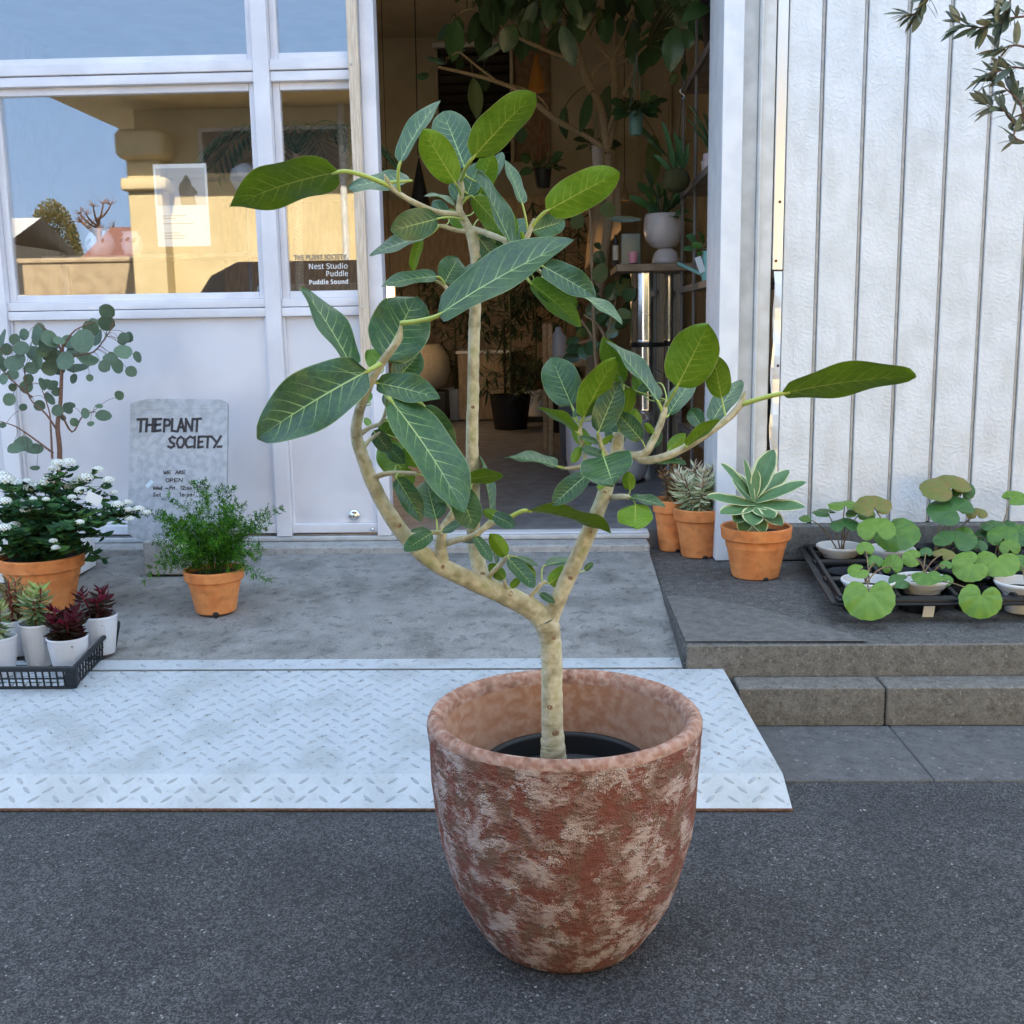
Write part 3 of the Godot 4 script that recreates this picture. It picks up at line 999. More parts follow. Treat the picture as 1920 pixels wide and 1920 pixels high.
	for q in [Vector3(0.902, 1.655, 0.2165), Vector3(0.893, 1.43, 0.2165), Vector3(0.912, 1.02, 0.2085)]:
		var sc := MB.new()
		sc.lathe([Vector2(0.0, 0.003), Vector2(0.005, 0.0025), Vector2(0.006, 0.0)], q, 12, Basis(Vector3.RIGHT, PI / 2))
		part(sc, "screw", M.rust, fp)
	# ribbed siding: one board after another over a grey backing
	part(bx(Vector3(2.9, 1.66, 0.165), Vector3(3.95, 2.56, 0.03), 0.002), "backing", M.joint, t)
	var x := 0.925
	var first := true
	while x < 4.6:
		var w := 0.141 if first else 0.1605
		part(bx(Vector3(x + (w - 0.0175) * 0.5, 1.662, 0.19), Vector3(w - 0.0175, 2.576, 0.024), 0.003), "siding_board", M.siding, t)
		if x < 2.2:
			part(bx(Vector3(x + w - 0.0088, 1.662, 0.186), Vector3(0.0125, 2.57, 0.012), 0.003), "joint_bead", M.joint, t)
		x += w
		first = false
	var hook := MB.new()
	hook.tube([Vector3(0.9750, 1.0902, 0.2060), Vector3(0.9760, 1.0310, 0.2090), Vector3(0.9825, 1.0183, 0.2100)], [0.0022, 0.0022, 0.002], 6)
	part(hook, "wall_hook", M.siding, t)
	# upper wall and roof above the frame, which throw the shade
	part(bx(Vector3(-0.4, 3.62, 0.05), Vector3(10.2, 1.34, 0.30), 0.01), "upper_wall", M.siding, t)
	part(bx(Vector3(-0.4, 4.34, -4.0), Vector3(10.6, 0.12, 8.7), 0.02), "roof", M.jamb_grey, t)
	part(bx(Vector3(4.75, 2.15, -3.9), Vector3(0.2, 4.3, 8.2), 0.01), "side_wall", M.siding, t)
	part(bx(Vector3(-5.45, 2.15, -3.9), Vector3(0.2, 4.3, 8.2), 0.01), "side_wall", M.siding, t)
	part(bx(Vector3(-4.5, 1.5, 0.02), Vector3(1.9, 3.0, 0.2), 0.01), "side_panel", M.siding, t)
	# poster taped inside the big pane
	var po := thing("poster", "white poster with grey portrait photo taped inside the big window", "poster", Vector3(-1.5600, 1.5511, -0.0400))
	var pz := -0.036
	part(bx(Vector3(-1.5405, 1.714, pz), Vector3(0.226, 0.336, 0.0008), 0.0002), "sheet", M.paper, po)
	part(bx(Vector3(-1.5405, 1.790, pz + 0.0008), Vector3(0.206, 0.150, 0.0006), 0.0001), "photo_print", mat(lin(0.46, 0.46, 0.47), 0.5), po)
	var sil := MB.new()
	var ol := [Vector2(-0.012, -0.075), Vector2(-0.016, -0.04), Vector2(-0.02, -0.012), Vector2(-0.014, 0.012), Vector2(0.0, 0.026), Vector2(0.006, 0.04), Vector2(0.014, 0.047), Vector2(0.024, 0.041), Vector2(0.028, 0.028), Vector2(0.034, 0.02), Vector2(0.036, 0.006), Vector2(0.05, -0.01), Vector2(0.06, -0.024), Vector2(0.056, -0.034), Vector2(0.046, -0.032), Vector2(0.048, -0.05), Vector2(0.053, -0.075)]
	var i0 := sil.p(Vector3(-1.512, 1.76, pz + 0.0016))
	var pr: Array = []
	for q in ol:
		pr.append(sil.p(Vector3(-1.5305 + q.x, 1.790 + q.y, pz + 0.0016)))
	for k in pr.size():
		sil.tri(i0, pr[(k + 1) % pr.size()], pr[k])
	part(sil, "photo_figure", mat(lin(0.06, 0.06, 0.06), 0.5), po)
	for k in 6:
		var wy: float = [1.672, 1.662, 1.640, 1.602, 1.590, 1.580][k]
		var wl: float = [0.10, 0.055, 0.13, 0.07, 0.09, 0.085][k]
		var ln := MB.new()
		ln.box(Vector3(-1.625 + wl * 0.5, wy, pz + 0.0008), Vector3(wl, 0.0025, 0.0004), 0.0001)
		part(ln, "text_line", M.print_grey, po)
	# little blue sticker
	var st := thing("sticker", "small square sticker with blue round mark on window corner", "sticker", Vector3(-1.2231, 1.3326, -0.0300))
	part(bx(Vector3(-1.2233, 1.3550, -0.0355), Vector3(0.036, 0.042, 0.0008), 0.0002), "sheet", mat(lin(0.30, 0.32, 0.33), 0.5), st)
	var dk := MB.new()
	dk.lathe([Vector2(0.0, 0.001), Vector2(0.0125, 0.001), Vector2(0.0125, 0.0)], Vector3(-1.2230, 1.3572, -0.0348), 20, Basis(Vector3.RIGHT, PI / 2))
	part(dk, "disc", mat(lin(0.08, 0.30, 0.50), 0.5), st)

func fig_tree() -> void:
	var t := thing("fig_tree", "large fig tree with pale trunk and broad glossy leaves in the big planter", "tree", Vector3(-0.011, 0.327, 2.65))
	var br: Array = FIG_BRANCHES
	var lump := noise(FastNoiseLite.TYPE_SIMPLEX, 0.35, 14, 2)
	for b in br:
		var q := smooth_line(b[1], b[2], 12)
		var pts: Array = q[0]
		var rad: Array = q[1]
		for i in rad.size():
			var w: Vector3 = pts[i]
			rad[i] = rad[i] * (1.0 + 0.035 * pow(maxf(0.0, sin(i * 0.71 + 2.0 * sin(i * 0.13))), 14.0) + 0.03 * lump.get_noise_3d(w.x * 100.0, w.y * 100.0, w.z * 100.0))
			pts[i] = w + Vector3(lump.get_noise_2d(i * 1.15, 5.0), 0, lump.get_noise_2d(i * 1.15, 50.0)) * rad[i] * 0.06
		var m := MB.new()
		m.tube(pts, rad, 20 if b[0] != "branch" else 10)
		part(m, b[0], M.bark, t)
	# leaf scars on the limbs
	var scars := [[1, 0.16, 0.4], [1, 0.30, 0.0], [1, 0.42, 0.3], [1, 0.62, -0.5], [1, 0.70, 0.2], [2, 0.06, 0.3], [2, 0.52, 0.1], [2, 0.30, 0.5], [3, 0.30, 0.3], [3, 0.48, 0.2], [3, 0.55, 0.6], [3, 0.66, 0.0], [3, 0.74, 0.2], [0, 0.30, 0.3], [0, 0.45, -0.2], [0, 0.80, 0.4]]
	for s in scars:
		var b: Array = br[s[0]]
		var n: int = b[1].size() - 1
		var f: float = s[1] * n
		var i := int(f)
		var c: Vector3 = b[1][i].lerp(b[1][i + 1], f - i)
		var r: float = lerpf(b[2][i], b[2][i + 1], f - i)
		var ax: Vector3 = (b[1][i + 1] - b[1][i]).normalized()
		var out := (Vector3(0, 0.25, 1) - ax * ax.dot(Vector3(0, 0.25, 1))).normalized().rotated(ax, s[2])
		var m := MB.new()
		var rr := r * rng.randf_range(0.18, 0.32)
		var y := out
		var x := ax.cross(y).normalized()
		m.lathe([Vector2(0.0, r * 1.01), Vector2(rr * 0.45, r * 1.012), Vector2(rr * 0.8, r * 1.03), Vector2(rr, r * 1.02), Vector2(rr * 1.15, r * 0.9)], c, 12, Basis(x, y, ax) * Basis.from_scale(Vector3(1, 1, rng.randf_range(0.6, 1.0))))
		part(m, "leaf_scar", M.scar, t)
	var lv: Array = FIG_LEAVES
	var stubs := MB.new()
	var k := 0
	for l in lv:
		var b: Vector3 = l[0]
		var tp: Vector3 = l[1]
		var ln := (tp - b).length()
		var up: Vector3 = l[2]
		var kk: int = [0, 1, 3, 2, 1, 0, 3, 2, 1, 3, 0][k % 11]
		var lf := leaf("leaf", t, b, tp, up, l[3], M.fig_top[kk], M.fig_under[kk], l[4], rng.randf_range(0.08, 0.34), rng.randf_range(0.02, 0.06), Vector2(rng.randf_range(0.84, 1.0), -rng.randf_range(0.60, 1.0)), 20, 8, rng.randf_range(-0.05, 0.10))
		# leaf stalk, a part of its leaf
		var s: Vector3 = l[5]
		var dirb := (tp - b).normalized()
		var d := (b - s).length()
		var mid := b - dirb * minf(d * 0.25, 0.03)
		var m := MB.new()
		var r0 := clampf(ln * 0.022, 0.0012, 0.0042)
		m.tube(bezier(s, mid, b, 7) + [b + dirb * ln * 0.06], [r0 * 1.15, r0 * 1.1, r0, r0, r0, r0, r0 * 0.95, r0 * 0.9, r0 * 0.45], 8)
		part(m, "stalk", M.petiole, lf)
		k += 1
	for q in [[br[1][1][15], br[1][1][16]], [br[12][1][8], br[12][1][9]], [br[5][1][5], br[5][1][6]], [br[7][1][2], br[7][1][3]]]:
		var m := MB.new()
		var a: Vector3 = q[0]
		var d: Vector3 = (q[1] - a)
		m.tube([a, a + d * 0.3, a + d * 0.7, a + d], [0.0042, 0.0048, 0.003, 0.0004], 8)
		part(m, "bud", M.bud, t)

const FIG_BRANCHES := [
	["trunk", [Vector3(-0.0009, 0.3614, 2.6500), Vector3(-0.0017, 0.3833, 2.6500), Vector3(-0.0024, 0.4193, 2.6500), Vector3(-0.0030, 0.4648, 2.6500), Vector3(-0.0023, 0.5400, 2.6500), Vector3(-0.0039, 0.5931, 2.6500), Vector3(-0.0087, 0.6248, 2.6500), Vector3(-0.0166, 0.6459, 2.6500)], [0.0260, 0.0239, 0.0212, 0.0206, 0.0200, 0.0204, 0.0224, 0.0234]],
	["limb", [Vector3(-0.0126, 0.6353, 2.6500), Vector3(-0.0287, 0.6564, 2.6500), Vector3(-0.0567, 0.6767, 2.6550), Vector3(-0.1067, 0.7033, 2.6600), Vector3(-0.1560, 0.7277, 2.6700), Vector3(-0.2194, 0.7633, 2.6800), Vector3(-0.2619, 0.8042, 2.6900), Vector3(-0.2936, 0.8515, 2.7000), Vector3(-0.3215, 0.9098, 2.7100), Vector3(-0.3383, 0.9631, 2.7200), Vector3(-0.3500, 1.0086, 2.7200), Vector3(-0.3408, 1.0524, 2.7300), Vector3(-0.3203, 1.0981, 2.7400), Vector3(-0.2986, 1.1318, 2.7500), Vector3(-0.2782, 1.1575, 2.7550), Vector3(-0.2619, 1.1794, 2.7600), Vector3(-0.2566, 1.2048, 2.7650)], [0.0224, 0.0213, 0.0203, 0.0187, 0.0176, 0.0164, 0.0153, 0.0142, 0.0131, 0.0120, 0.0106, 0.0090, 0.0080, 0.0075, 0.0070, 0.0065, 0.0018]],
	["limb", [Vector3(-0.1307, 0.7122, 2.6620), Vector3(-0.1356, 0.7330, 2.6400), Vector3(-0.1451, 0.7663, 2.6250), Vector3(-0.1497, 0.8069, 2.6200), Vector3(-0.1485, 0.9100, 2.6200), Vector3(-0.1488, 0.9912, 2.6200), Vector3(-0.1450, 1.0712, 2.6200), Vector3(-0.1423, 1.1503, 2.6200), Vector3(-0.1377, 1.2283, 2.6200), Vector3(-0.1341, 1.3053, 2.6200), Vector3(-0.1381, 1.3483, 2.6200), Vector3(-0.1435, 1.3702, 2.6200)], [0.0151, 0.0153, 0.0138, 0.0133, 0.0126, 0.0116, 0.0110, 0.0109, 0.0108, 0.0103, 0.0107, 0.0107]],
	["limb", [Vector3(-0.0106, 0.6332, 2.6500), Vector3(-0.0002, 0.6562, 2.6500), Vector3(0.0194, 0.7030, 2.6500), Vector3(0.0501, 0.7699, 2.6500), Vector3(0.0753, 0.8259, 2.6500), Vector3(0.0954, 0.8764, 2.6500), Vector3(0.1113, 0.9264, 2.6500), Vector3(0.1212, 0.9662, 2.6500), Vector3(0.1251, 0.9988, 2.6500)], [0.0193, 0.0163, 0.0157, 0.0151, 0.0145, 0.0134, 0.0129, 0.0119, 0.0113]],
	["branch", [Vector3(-0.1431, 1.3674, 2.6200), Vector3(-0.1528, 1.3853, 2.6200), Vector3(-0.1610, 1.4022, 2.6300), Vector3(-0.1614, 1.4178, 2.6300), Vector3(-0.1565, 1.4404, 2.6350), Vector3(-0.1576, 1.4591, 2.6400), Vector3(-0.1515, 1.4654, 2.6500)], [0.0088, 0.0078, 0.0068, 0.0058, 0.0053, 0.0048, 0.0029]],
	["branch", [Vector3(-0.1587, 1.3963, 2.6300), Vector3(-0.1679, 1.3984, 2.6300), Vector3(-0.2002, 1.4010, 2.6500), Vector3(-0.2296, 1.4111, 2.6700), Vector3(-0.2595, 1.4277, 2.6800), Vector3(-0.2804, 1.4447, 2.6900), Vector3(-0.2868, 1.4623, 2.6950)], [0.0058, 0.0058, 0.0053, 0.0052, 0.0047, 0.0047, 0.0009]],
	["branch", [Vector3(-0.1450, 1.3721, 2.6200), Vector3(-0.1221, 1.3670, 2.6300), Vector3(-0.0847, 1.3507, 2.6600), Vector3(-0.0525, 1.3371, 2.6800), Vector3(-0.0247, 1.3277, 2.7000)], [0.0078, 0.0058, 0.0053, 0.0047, 0.0037]],
	["branch", [Vector3(-0.0547, 1.3394, 2.6700), Vector3(-0.0407, 1.3500, 2.6700), Vector3(-0.0305, 1.3728, 2.6700), Vector3(-0.0245, 1.3842, 2.6700)], [0.0048, 0.0048, 0.0043, 0.0028]],
	["branch", [Vector3(-0.1389, 1.3712, 2.6200), Vector3(-0.1634, 1.3697, 2.6200), Vector3(-0.1916, 1.3781, 2.6200), Vector3(-0.2079, 1.3804, 2.6200)], [0.0049, 0.0039, 0.0039, 0.0024]],
	["branch", [Vector3(-0.1331, 1.2597, 2.6200), Vector3(-0.1557, 1.2453, 2.6500), Vector3(-0.1730, 1.2493, 2.6600), Vector3(-0.1897, 1.2710, 2.6700), Vector3(-0.2055, 1.2791, 2.6700)], [0.0049, 0.0049, 0.0043, 0.0038, 0.0024]],
	["branch", [Vector3(-0.0847, 1.3507, 2.6600), Vector3(-0.0648, 1.3292, 2.6700), Vector3(-0.0375, 1.3079, 2.6600), Vector3(-0.0098, 1.2883, 2.6500)], [0.0038, 0.0038, 0.0038, 0.0029]],
	["branch", [Vector3(0.1152, 0.9644, 2.6500), Vector3(0.1324, 0.9619, 2.6700), Vector3(0.1522, 0.9610, 2.6900), Vector3(0.1695, 0.9671, 2.7000), Vector3(0.1814, 0.9845, 2.7000), Vector3(0.1961, 1.0174, 2.7000), Vector3(0.2034, 1.0413, 2.7000), Vector3(0.2077, 1.0621, 2.7000)], [0.0069, 0.0088, 0.0082, 0.0077, 0.0067, 0.0062, 0.0057, 0.0019]],
	["branch", [Vector3(0.1522, 0.9610, 2.6900), Vector3(0.1680, 0.9544, 2.7000), Vector3(0.1896, 0.9569, 2.7100), Vector3(0.2152, 0.9668, 2.7200), Vector3(0.2435, 0.9826, 2.7300), Vector3(0.2683, 0.9996, 2.7400), Vector3(0.2928, 1.0193, 2.7500), Vector3(0.3156, 1.0380, 2.7500), Vector3(0.3325, 1.0595, 2.7500), Vector3(0.3379, 1.0797, 2.7500)], [0.0078, 0.0077, 0.0077, 0.0071, 0.0066, 0.0061, 0.0061, 0.0061, 0.0060, 0.0009]],
	["branch", [Vector3(0.1122, 0.9489, 2.6500), Vector3(0.0953, 0.9589, 2.6800), Vector3(0.0801, 0.9437, 2.6800), Vector3(0.0649, 0.9470, 2.6800), Vector3(0.0589, 0.9716, 2.6800), Vector3(0.0529, 1.0022, 2.6800), Vector3(0.0530, 1.0235, 2.6800)], [0.0049, 0.0049, 0.0049, 0.0049, 0.0044, 0.0044, 0.0034]],
	["branch", [Vector3(0.0801, 0.9437, 2.6800), Vector3(0.0648, 0.9424, 2.6800), Vector3(0.0404, 0.9386, 2.6800), Vector3(0.0221, 0.9382, 2.6800)], [0.0039, 0.0039, 0.0039, 0.0024]],
	["branch", [Vector3(0.1050, 0.9545, 2.6700), Vector3(0.0968, 0.9666, 2.6800), Vector3(0.0893, 0.9835, 2.6800), Vector3(0.0857, 0.9987, 2.6800)], [0.0049, 0.0049, 0.0049, 0.0039]],
	["branch", [Vector3(0.1137, 0.8784, 2.6500), Vector3(0.1258, 0.8846, 2.6800), Vector3(0.1388, 0.8854, 2.6900), Vector3(0.1449, 0.8829, 2.6900)], [0.0060, 0.0054, 0.0049, 0.0029]],
	["branch", [Vector3(-0.2059, 0.7682, 2.6800), Vector3(-0.2058, 0.8007, 2.6900), Vector3(-0.2011, 0.8275, 2.6900), Vector3(-0.1881, 0.8474, 2.6900), Vector3(-0.1805, 0.8607, 2.6900)], [0.0129, 0.0109, 0.0089, 0.0084, 0.0074]],
	["branch", [Vector3(-0.2009, 0.8227, 2.7000), Vector3(-0.2129, 0.8264, 2.7100), Vector3(-0.2233, 0.8267, 2.7200)], [0.0049, 0.0044, 0.0034]],
	["branch", [Vector3(-0.1942, 0.8006, 2.6900), Vector3(-0.1708, 0.8128, 2.7100), Vector3(-0.1471, 0.8195, 2.7200), Vector3(-0.1267, 0.8343, 2.7300), Vector3(-0.1103, 0.8505, 2.7300)], [0.0049, 0.0059, 0.0058, 0.0053, 0.0039]],
	["branch", [Vector3(-0.1267, 0.8343, 2.7300), Vector3(-0.1039, 0.8472, 2.7300), Vector3(-0.0873, 0.8554, 2.7400), Vector3(-0.0681, 0.8600, 2.7400)], [0.0048, 0.0043, 0.0038, 0.0029]],
	["branch", [Vector3(-0.3264, 0.9272, 2.7100), Vector3(-0.3057, 0.9355, 2.7200), Vector3(-0.2830, 0.9385, 2.7200), Vector3(-0.2443, 0.9365, 2.7200)], [0.0058, 0.0048, 0.0043, 0.0039]],
	["branch", [Vector3(-0.3416, 1.0101, 2.7200), Vector3(-0.3268, 1.0202, 2.7100), Vector3(-0.3070, 1.0287, 2.7000), Vector3(-0.2946, 1.0591, 2.7000)], [0.0048, 0.0043, 0.0039, 0.0034]],
	["branch", [Vector3(-0.3377, 0.9860, 2.7200), Vector3(-0.3293, 0.9966, 2.7000), Vector3(-0.3109, 1.0100, 2.6900)], [0.0048, 0.0039, 0.0029]],
	["branch", [Vector3(-0.1238, 0.7214, 2.6500), Vector3(-0.1122, 0.7414, 2.6700), Vector3(-0.0931, 0.7622, 2.6800), Vector3(-0.0829, 0.7757, 2.6800)], [0.0051, 0.0050, 0.0045, 0.0035]],
	["branch", [Vector3(-0.0819, 0.6968, 2.6500), Vector3(-0.0876, 0.7138, 2.6700), Vector3(-0.0907, 0.7276, 2.6700)], [0.0051, 0.0040, 0.0030]],
	["branch", [Vector3(-0.0483, 0.6809, 2.6500), Vector3(-0.0361, 0.6990, 2.6600), Vector3(-0.0225, 0.7144, 2.6600), Vector3(-0.0124, 0.7212, 2.6600)], [0.0046, 0.0040, 0.0040, 0.0030]]
]

const FIG_LEAVES := [
	[Vector3(-0.3649, 1.4656, 2.7100), Vector3(-0.5707, 1.4156, 2.6700), Vector3(-0.0647, 0.7719, -0.6324), 0.0992, 0.050, Vector3(-0.2762, 1.4413, 2.6880)],
	[Vector3(-0.2474, 1.4558, 2.6500), Vector3(-0.3664, 1.4494, 2.6200), Vector3(-0.2023, 0.7377, 0.6441), 0.0565, 0.040, Vector3(-0.2817, 1.4483, 2.6910)],
	[Vector3(-0.2579, 1.4797, 2.7000), Vector3(-0.1872, 1.5891, 2.6700), Vector3(-0.5606, 0.5352, 0.6319), 0.0615, 0.040, Vector3(-0.2637, 1.4311, 2.6820)],
	[Vector3(-0.1637, 1.4467, 2.6800), Vector3(-0.2141, 1.5309, 2.7300), Vector3(-0.2394, 0.3861, -0.8909), 0.0578, 0.026, Vector3(-0.1584, 1.4314, 2.6330)],
	[Vector3(-0.1529, 1.4830, 2.5900), Vector3(-0.1976, 1.5981, 2.5200), Vector3(-0.1559, 0.4685, 0.8696), 0.0736, 0.014, Vector3(-0.1564, 1.4604, 2.6420)],
	[Vector3(-0.1317, 1.4854, 2.7000), Vector3(-0.0203, 1.5811, 2.7500), Vector3(-0.1844, 0.6149, -0.7668), 0.0714, 0.030, Vector3(-0.1574, 1.4554, 2.6390)],
	[Vector3(-0.1273, 1.4364, 2.5900), Vector3(-0.1023, 1.5104, 2.6100), Vector3(-0.0104, 0.2641, -0.9644), 0.0427, 0.003, Vector3(-0.1565, 1.4404, 2.6350)],
	[Vector3(-0.1506, 1.4284, 2.6200), Vector3(-0.1261, 1.4943, 2.5900), Vector3(0.2482, 0.3233, 0.9132), 0.0373, 0.019, Vector3(-0.1584, 1.4314, 2.6330)],
	[Vector3(-0.1033, 1.4674, 2.5500), Vector3(-0.0878, 1.5215, 2.5200), Vector3(-0.2992, 0.5266, 0.7957), 0.0293, 0.020, Vector3(-0.1515, 1.4654, 2.6500)],
	[Vector3(-0.0470, 1.4095, 2.6700), Vector3(-0.0772, 1.4899, 2.6500), Vector3(0.7583, 0.4111, 0.5059), 0.0406, 0.002, Vector3(-0.0366, 1.3591, 2.6700)],
	[Vector3(-0.0619, 1.3272, 2.7000), Vector3(-0.1224, 1.4613, 2.7200), Vector3(0.8495, 0.3207, 0.4189), 0.0683, 0.002, Vector3(-0.0654, 1.3426, 2.6720)],
	[Vector3(-0.1378, 1.4290, 2.6300), Vector3(-0.0711, 1.3520, 2.6500), Vector3(0.3342, 0.0448, -0.9414), 0.0477, 0.050, Vector3(-0.1612, 1.4115, 2.6300)],
	[Vector3(-0.0662, 1.3482, 2.6200), Vector3(-0.0921, 1.4255, 2.6000), Vector3(0.4838, -0.0632, -0.8729), 0.0386, 0.033, Vector3(-0.0718, 1.3453, 2.6680)],
	[Vector3(-0.0046, 1.3955, 2.6800), Vector3(0.1226, 1.4553, 2.7200), Vector3(0.1393, 0.3285, -0.9342), 0.0672, 0.030, Vector3(-0.0326, 1.3683, 2.6700)],
	[Vector3(-0.0312, 1.3665, 2.6300), Vector3(0.0297, 1.3857, 2.6000), Vector3(0.4309, 0.0404, 0.9015), 0.0398, 0.012, Vector3(-0.0387, 1.3545, 2.6700)],
	[Vector3(-0.1938, 1.3837, 2.7100), Vector3(-0.2722, 1.3612, 2.7500), Vector3(0.4542, 0.0007, 0.8909), 0.0531, 0.050, Vector3(-0.1545, 1.3887, 2.6220)],
	[Vector3(-0.2215, 1.3586, 2.6500), Vector3(-0.3286, 1.3288, 2.6300), Vector3(-0.3171, 0.7626, 0.5637), 0.0520, 0.022, Vector3(-0.2014, 1.3795, 2.6200)],
	[Vector3(-0.2310, 1.3583, 2.6300), Vector3(-0.2512, 1.2985, 2.6200), Vector3(-0.7563, 0.3476, -0.5542), 0.0294, 0.049, Vector3(-0.2079, 1.3804, 2.6200)],
	[Vector3(-0.1915, 1.2748, 2.6500), Vector3(-0.1681, 1.3234, 2.6000), Vector3(0.4140, 0.5487, 0.7263), 0.0510, 0.045, Vector3(-0.1764, 1.2537, 2.6620)],
	[Vector3(-0.1995, 1.2856, 2.6800), Vector3(-0.2999, 1.2702, 2.6900), Vector3(-0.0690, 0.8195, 0.5689), 0.0470, 0.042, Vector3(-0.1863, 1.2666, 2.6680)],
	[Vector3(-0.1718, 1.2515, 2.6500), Vector3(-0.1238, 1.3221, 2.6300), Vector3(-0.6291, 0.5758, 0.5221), 0.0403, 0.020, Vector3(-0.1696, 1.2485, 2.6580)],
	[Vector3(-0.1891, 1.2169, 2.7900), Vector3(0.0421, 1.3316, 2.8500), Vector3(-0.4791, 0.6684, 0.5689), 0.1219, 0.030, Vector3(-0.2566, 1.2048, 2.7650)],
	[Vector3(-0.0114, 1.2996, 2.7000), Vector3(0.0806, 1.2436, 2.7300), Vector3(-0.0140, 0.4542, 0.8908), 0.0514, 0.025, Vector3(-0.0209, 1.2962, 2.6540)],
	[Vector3(-0.0357, 1.2743, 2.6700), Vector3(0.0553, 1.1943, 2.7000), Vector3(0.5644, 0.3652, -0.7404), 0.0574, 0.034, Vector3(-0.0484, 1.3164, 2.6640)],
	[Vector3(-0.0098, 1.2773, 2.6800), Vector3(0.0496, 1.2282, 2.7000), Vector3(0.5944, 0.4455, -0.6694), 0.0366, 0.003, Vector3(-0.0098, 1.2883, 2.6500)],
	[Vector3(0.0562, 1.2498, 2.6500), Vector3(0.1294, 1.1971, 2.6800), Vector3(0.4038, 0.8065, 0.4318), 0.0437, 0.028, Vector3(-0.0098, 1.2883, 2.6500)],
	[Vector3(-0.1270, 1.3552, 2.6200), Vector3(-0.0849, 1.2992, 2.6300), Vector3(-0.0817, 0.1152, 0.9900), 0.0333, 0.014, Vector3(-0.1431, 1.3674, 2.6200)],
	[Vector3(-0.1084, 1.3511, 2.5900), Vector3(-0.0633, 1.3115, 2.6000), Vector3(-0.1372, 0.0928, 0.9862), 0.0371, 0.044, Vector3(-0.1146, 1.3637, 2.6360)],
	[Vector3(-0.0445, 1.3474, 2.6800), Vector3(-0.0502, 1.3628, 2.6800), Vector3(0.0044, 0.0016, -1.0000), 0.0079, 0.003, Vector3(-0.0435, 1.3478, 2.6700)],
	[Vector3(-0.1697, 1.4119, 2.6200), Vector3(-0.2276, 1.4318, 2.6200), Vector3(0.3071, 0.8936, 0.3273), 0.0282, 0.120, Vector3(-0.1612, 1.4115, 2.6300)],
	[Vector3(-0.1540, 1.3748, 2.5700), Vector3(-0.1898, 1.4166, 2.5500), Vector3(0.2212, -0.2605, -0.9398), 0.0300, 0.034, Vector3(-0.1536, 1.3703, 2.6200)],
	[Vector3(-0.1638, 1.4200, 2.5900), Vector3(-0.1818, 1.4604, 2.5700), Vector3(0.1311, 0.4861, 0.8640), 0.0223, 0.044, Vector3(-0.1614, 1.4178, 2.6300)],
	[Vector3(-0.0260, 1.2768, 2.6500), Vector3(0.0057, 1.2344, 2.6700), Vector3(0.2351, 0.5533, 0.7991), 0.0260, 0.011, Vector3(-0.0375, 1.3079, 2.6600)],
	[Vector3(-0.1389, 1.2728, 2.5900), Vector3(-0.1622, 1.2549, 2.5900), Vector3(-0.0415, 0.0539, -0.9977), 0.0166, 0.045, Vector3(-0.1355, 1.2745, 2.6200)],
	[Vector3(-0.3532, 1.1257, 2.7100), Vector3(-0.4465, 1.2737, 2.6700), Vector3(0.7132, 0.5626, 0.4181), 0.0825, 0.020, Vector3(-0.3116, 1.1116, 2.7440)],
	[Vector3(-0.3029, 1.1398, 2.6800), Vector3(-0.2504, 1.2528, 2.5900), Vector3(0.3736, 0.4656, 0.8022), 0.1098, 0.020, Vector3(-0.3029, 1.1251, 2.7480)],
	[Vector3(-0.3120, 1.1302, 2.6500), Vector3(-0.3396, 1.1574, 2.6300), Vector3(0.2152, -0.4275, -0.8780), 0.0378, 0.044, Vector3(-0.3072, 1.1183, 2.7460)],
	[Vector3(-0.2867, 1.1012, 2.6500), Vector3(-0.2427, 1.1509, 2.6100), Vector3(0.4006, 0.3332, 0.8535), 0.0529, 0.001, Vector3(-0.3116, 1.1116, 2.7440)],
	[Vector3(-0.3152, 1.1240, 2.7800), Vector3(-0.5046, 1.0144, 2.8200), Vector3(-0.0268, 0.3830, 0.9234), 0.1112, 0.040, Vector3(-0.2945, 1.1370, 2.7510)],
	[Vector3(-0.3069, 1.1013, 2.7400), Vector3(-0.1913, 1.0737, 2.7700), Vector3(-0.0646, 0.5972, 0.7995), 0.0564, 0.035, Vector3(-0.3029, 1.1251, 2.7480)],
	[Vector3(-0.2763, 1.0724, 2.7800), Vector3(-0.1448, 0.8845, 2.8400), Vector3(0.5574, 0.5798, 0.5943), 0.1091, 0.030, Vector3(-0.2946, 1.0591, 2.7000)],
	[Vector3(-0.1601, 0.9216, 2.7900), Vector3(-0.1354, 0.8501, 2.8100), Vector3(0.0380, 0.2812, 0.9589), 0.0510, 0.000, Vector3(-0.1805, 0.8607, 2.6900)],
	[Vector3(-0.2274, 1.0583, 2.7100), Vector3(-0.1783, 0.9689, 2.7000), Vector3(0.1651, -0.0196, 0.9861), 0.0514, 0.025, Vector3(-0.2946, 1.0591, 2.7000)],
	[Vector3(-0.2763, 0.9324, 2.6500), Vector3(-0.3240, 0.9882, 2.6200), Vector3(0.0893, -0.4110, -0.9072), 0.0619, 0.022, Vector3(-0.2921, 0.9373, 2.7200)],
	[Vector3(-0.2835, 0.9375, 2.6500), Vector3(-0.2626, 0.9018, 2.6600), Vector3(-0.0442, -0.2932, -0.9550), 0.0382, 0.010, Vector3(-0.2830, 0.9385, 2.7200)],
	[Vector3(-0.3231, 1.0128, 2.6900), Vector3(-0.2927, 0.9735, 2.7000), Vector3(0.0296, 0.2679, 0.9630), 0.0308, 0.016, Vector3(-0.3182, 1.0047, 2.6940)],
	[Vector3(-0.2772, 0.9315, 2.7400), Vector3(-0.2330, 0.8533, 2.7500), Vector3(0.4117, 0.3409, 0.8452), 0.0416, 0.040, Vector3(-0.2753, 0.9381, 2.7200)],
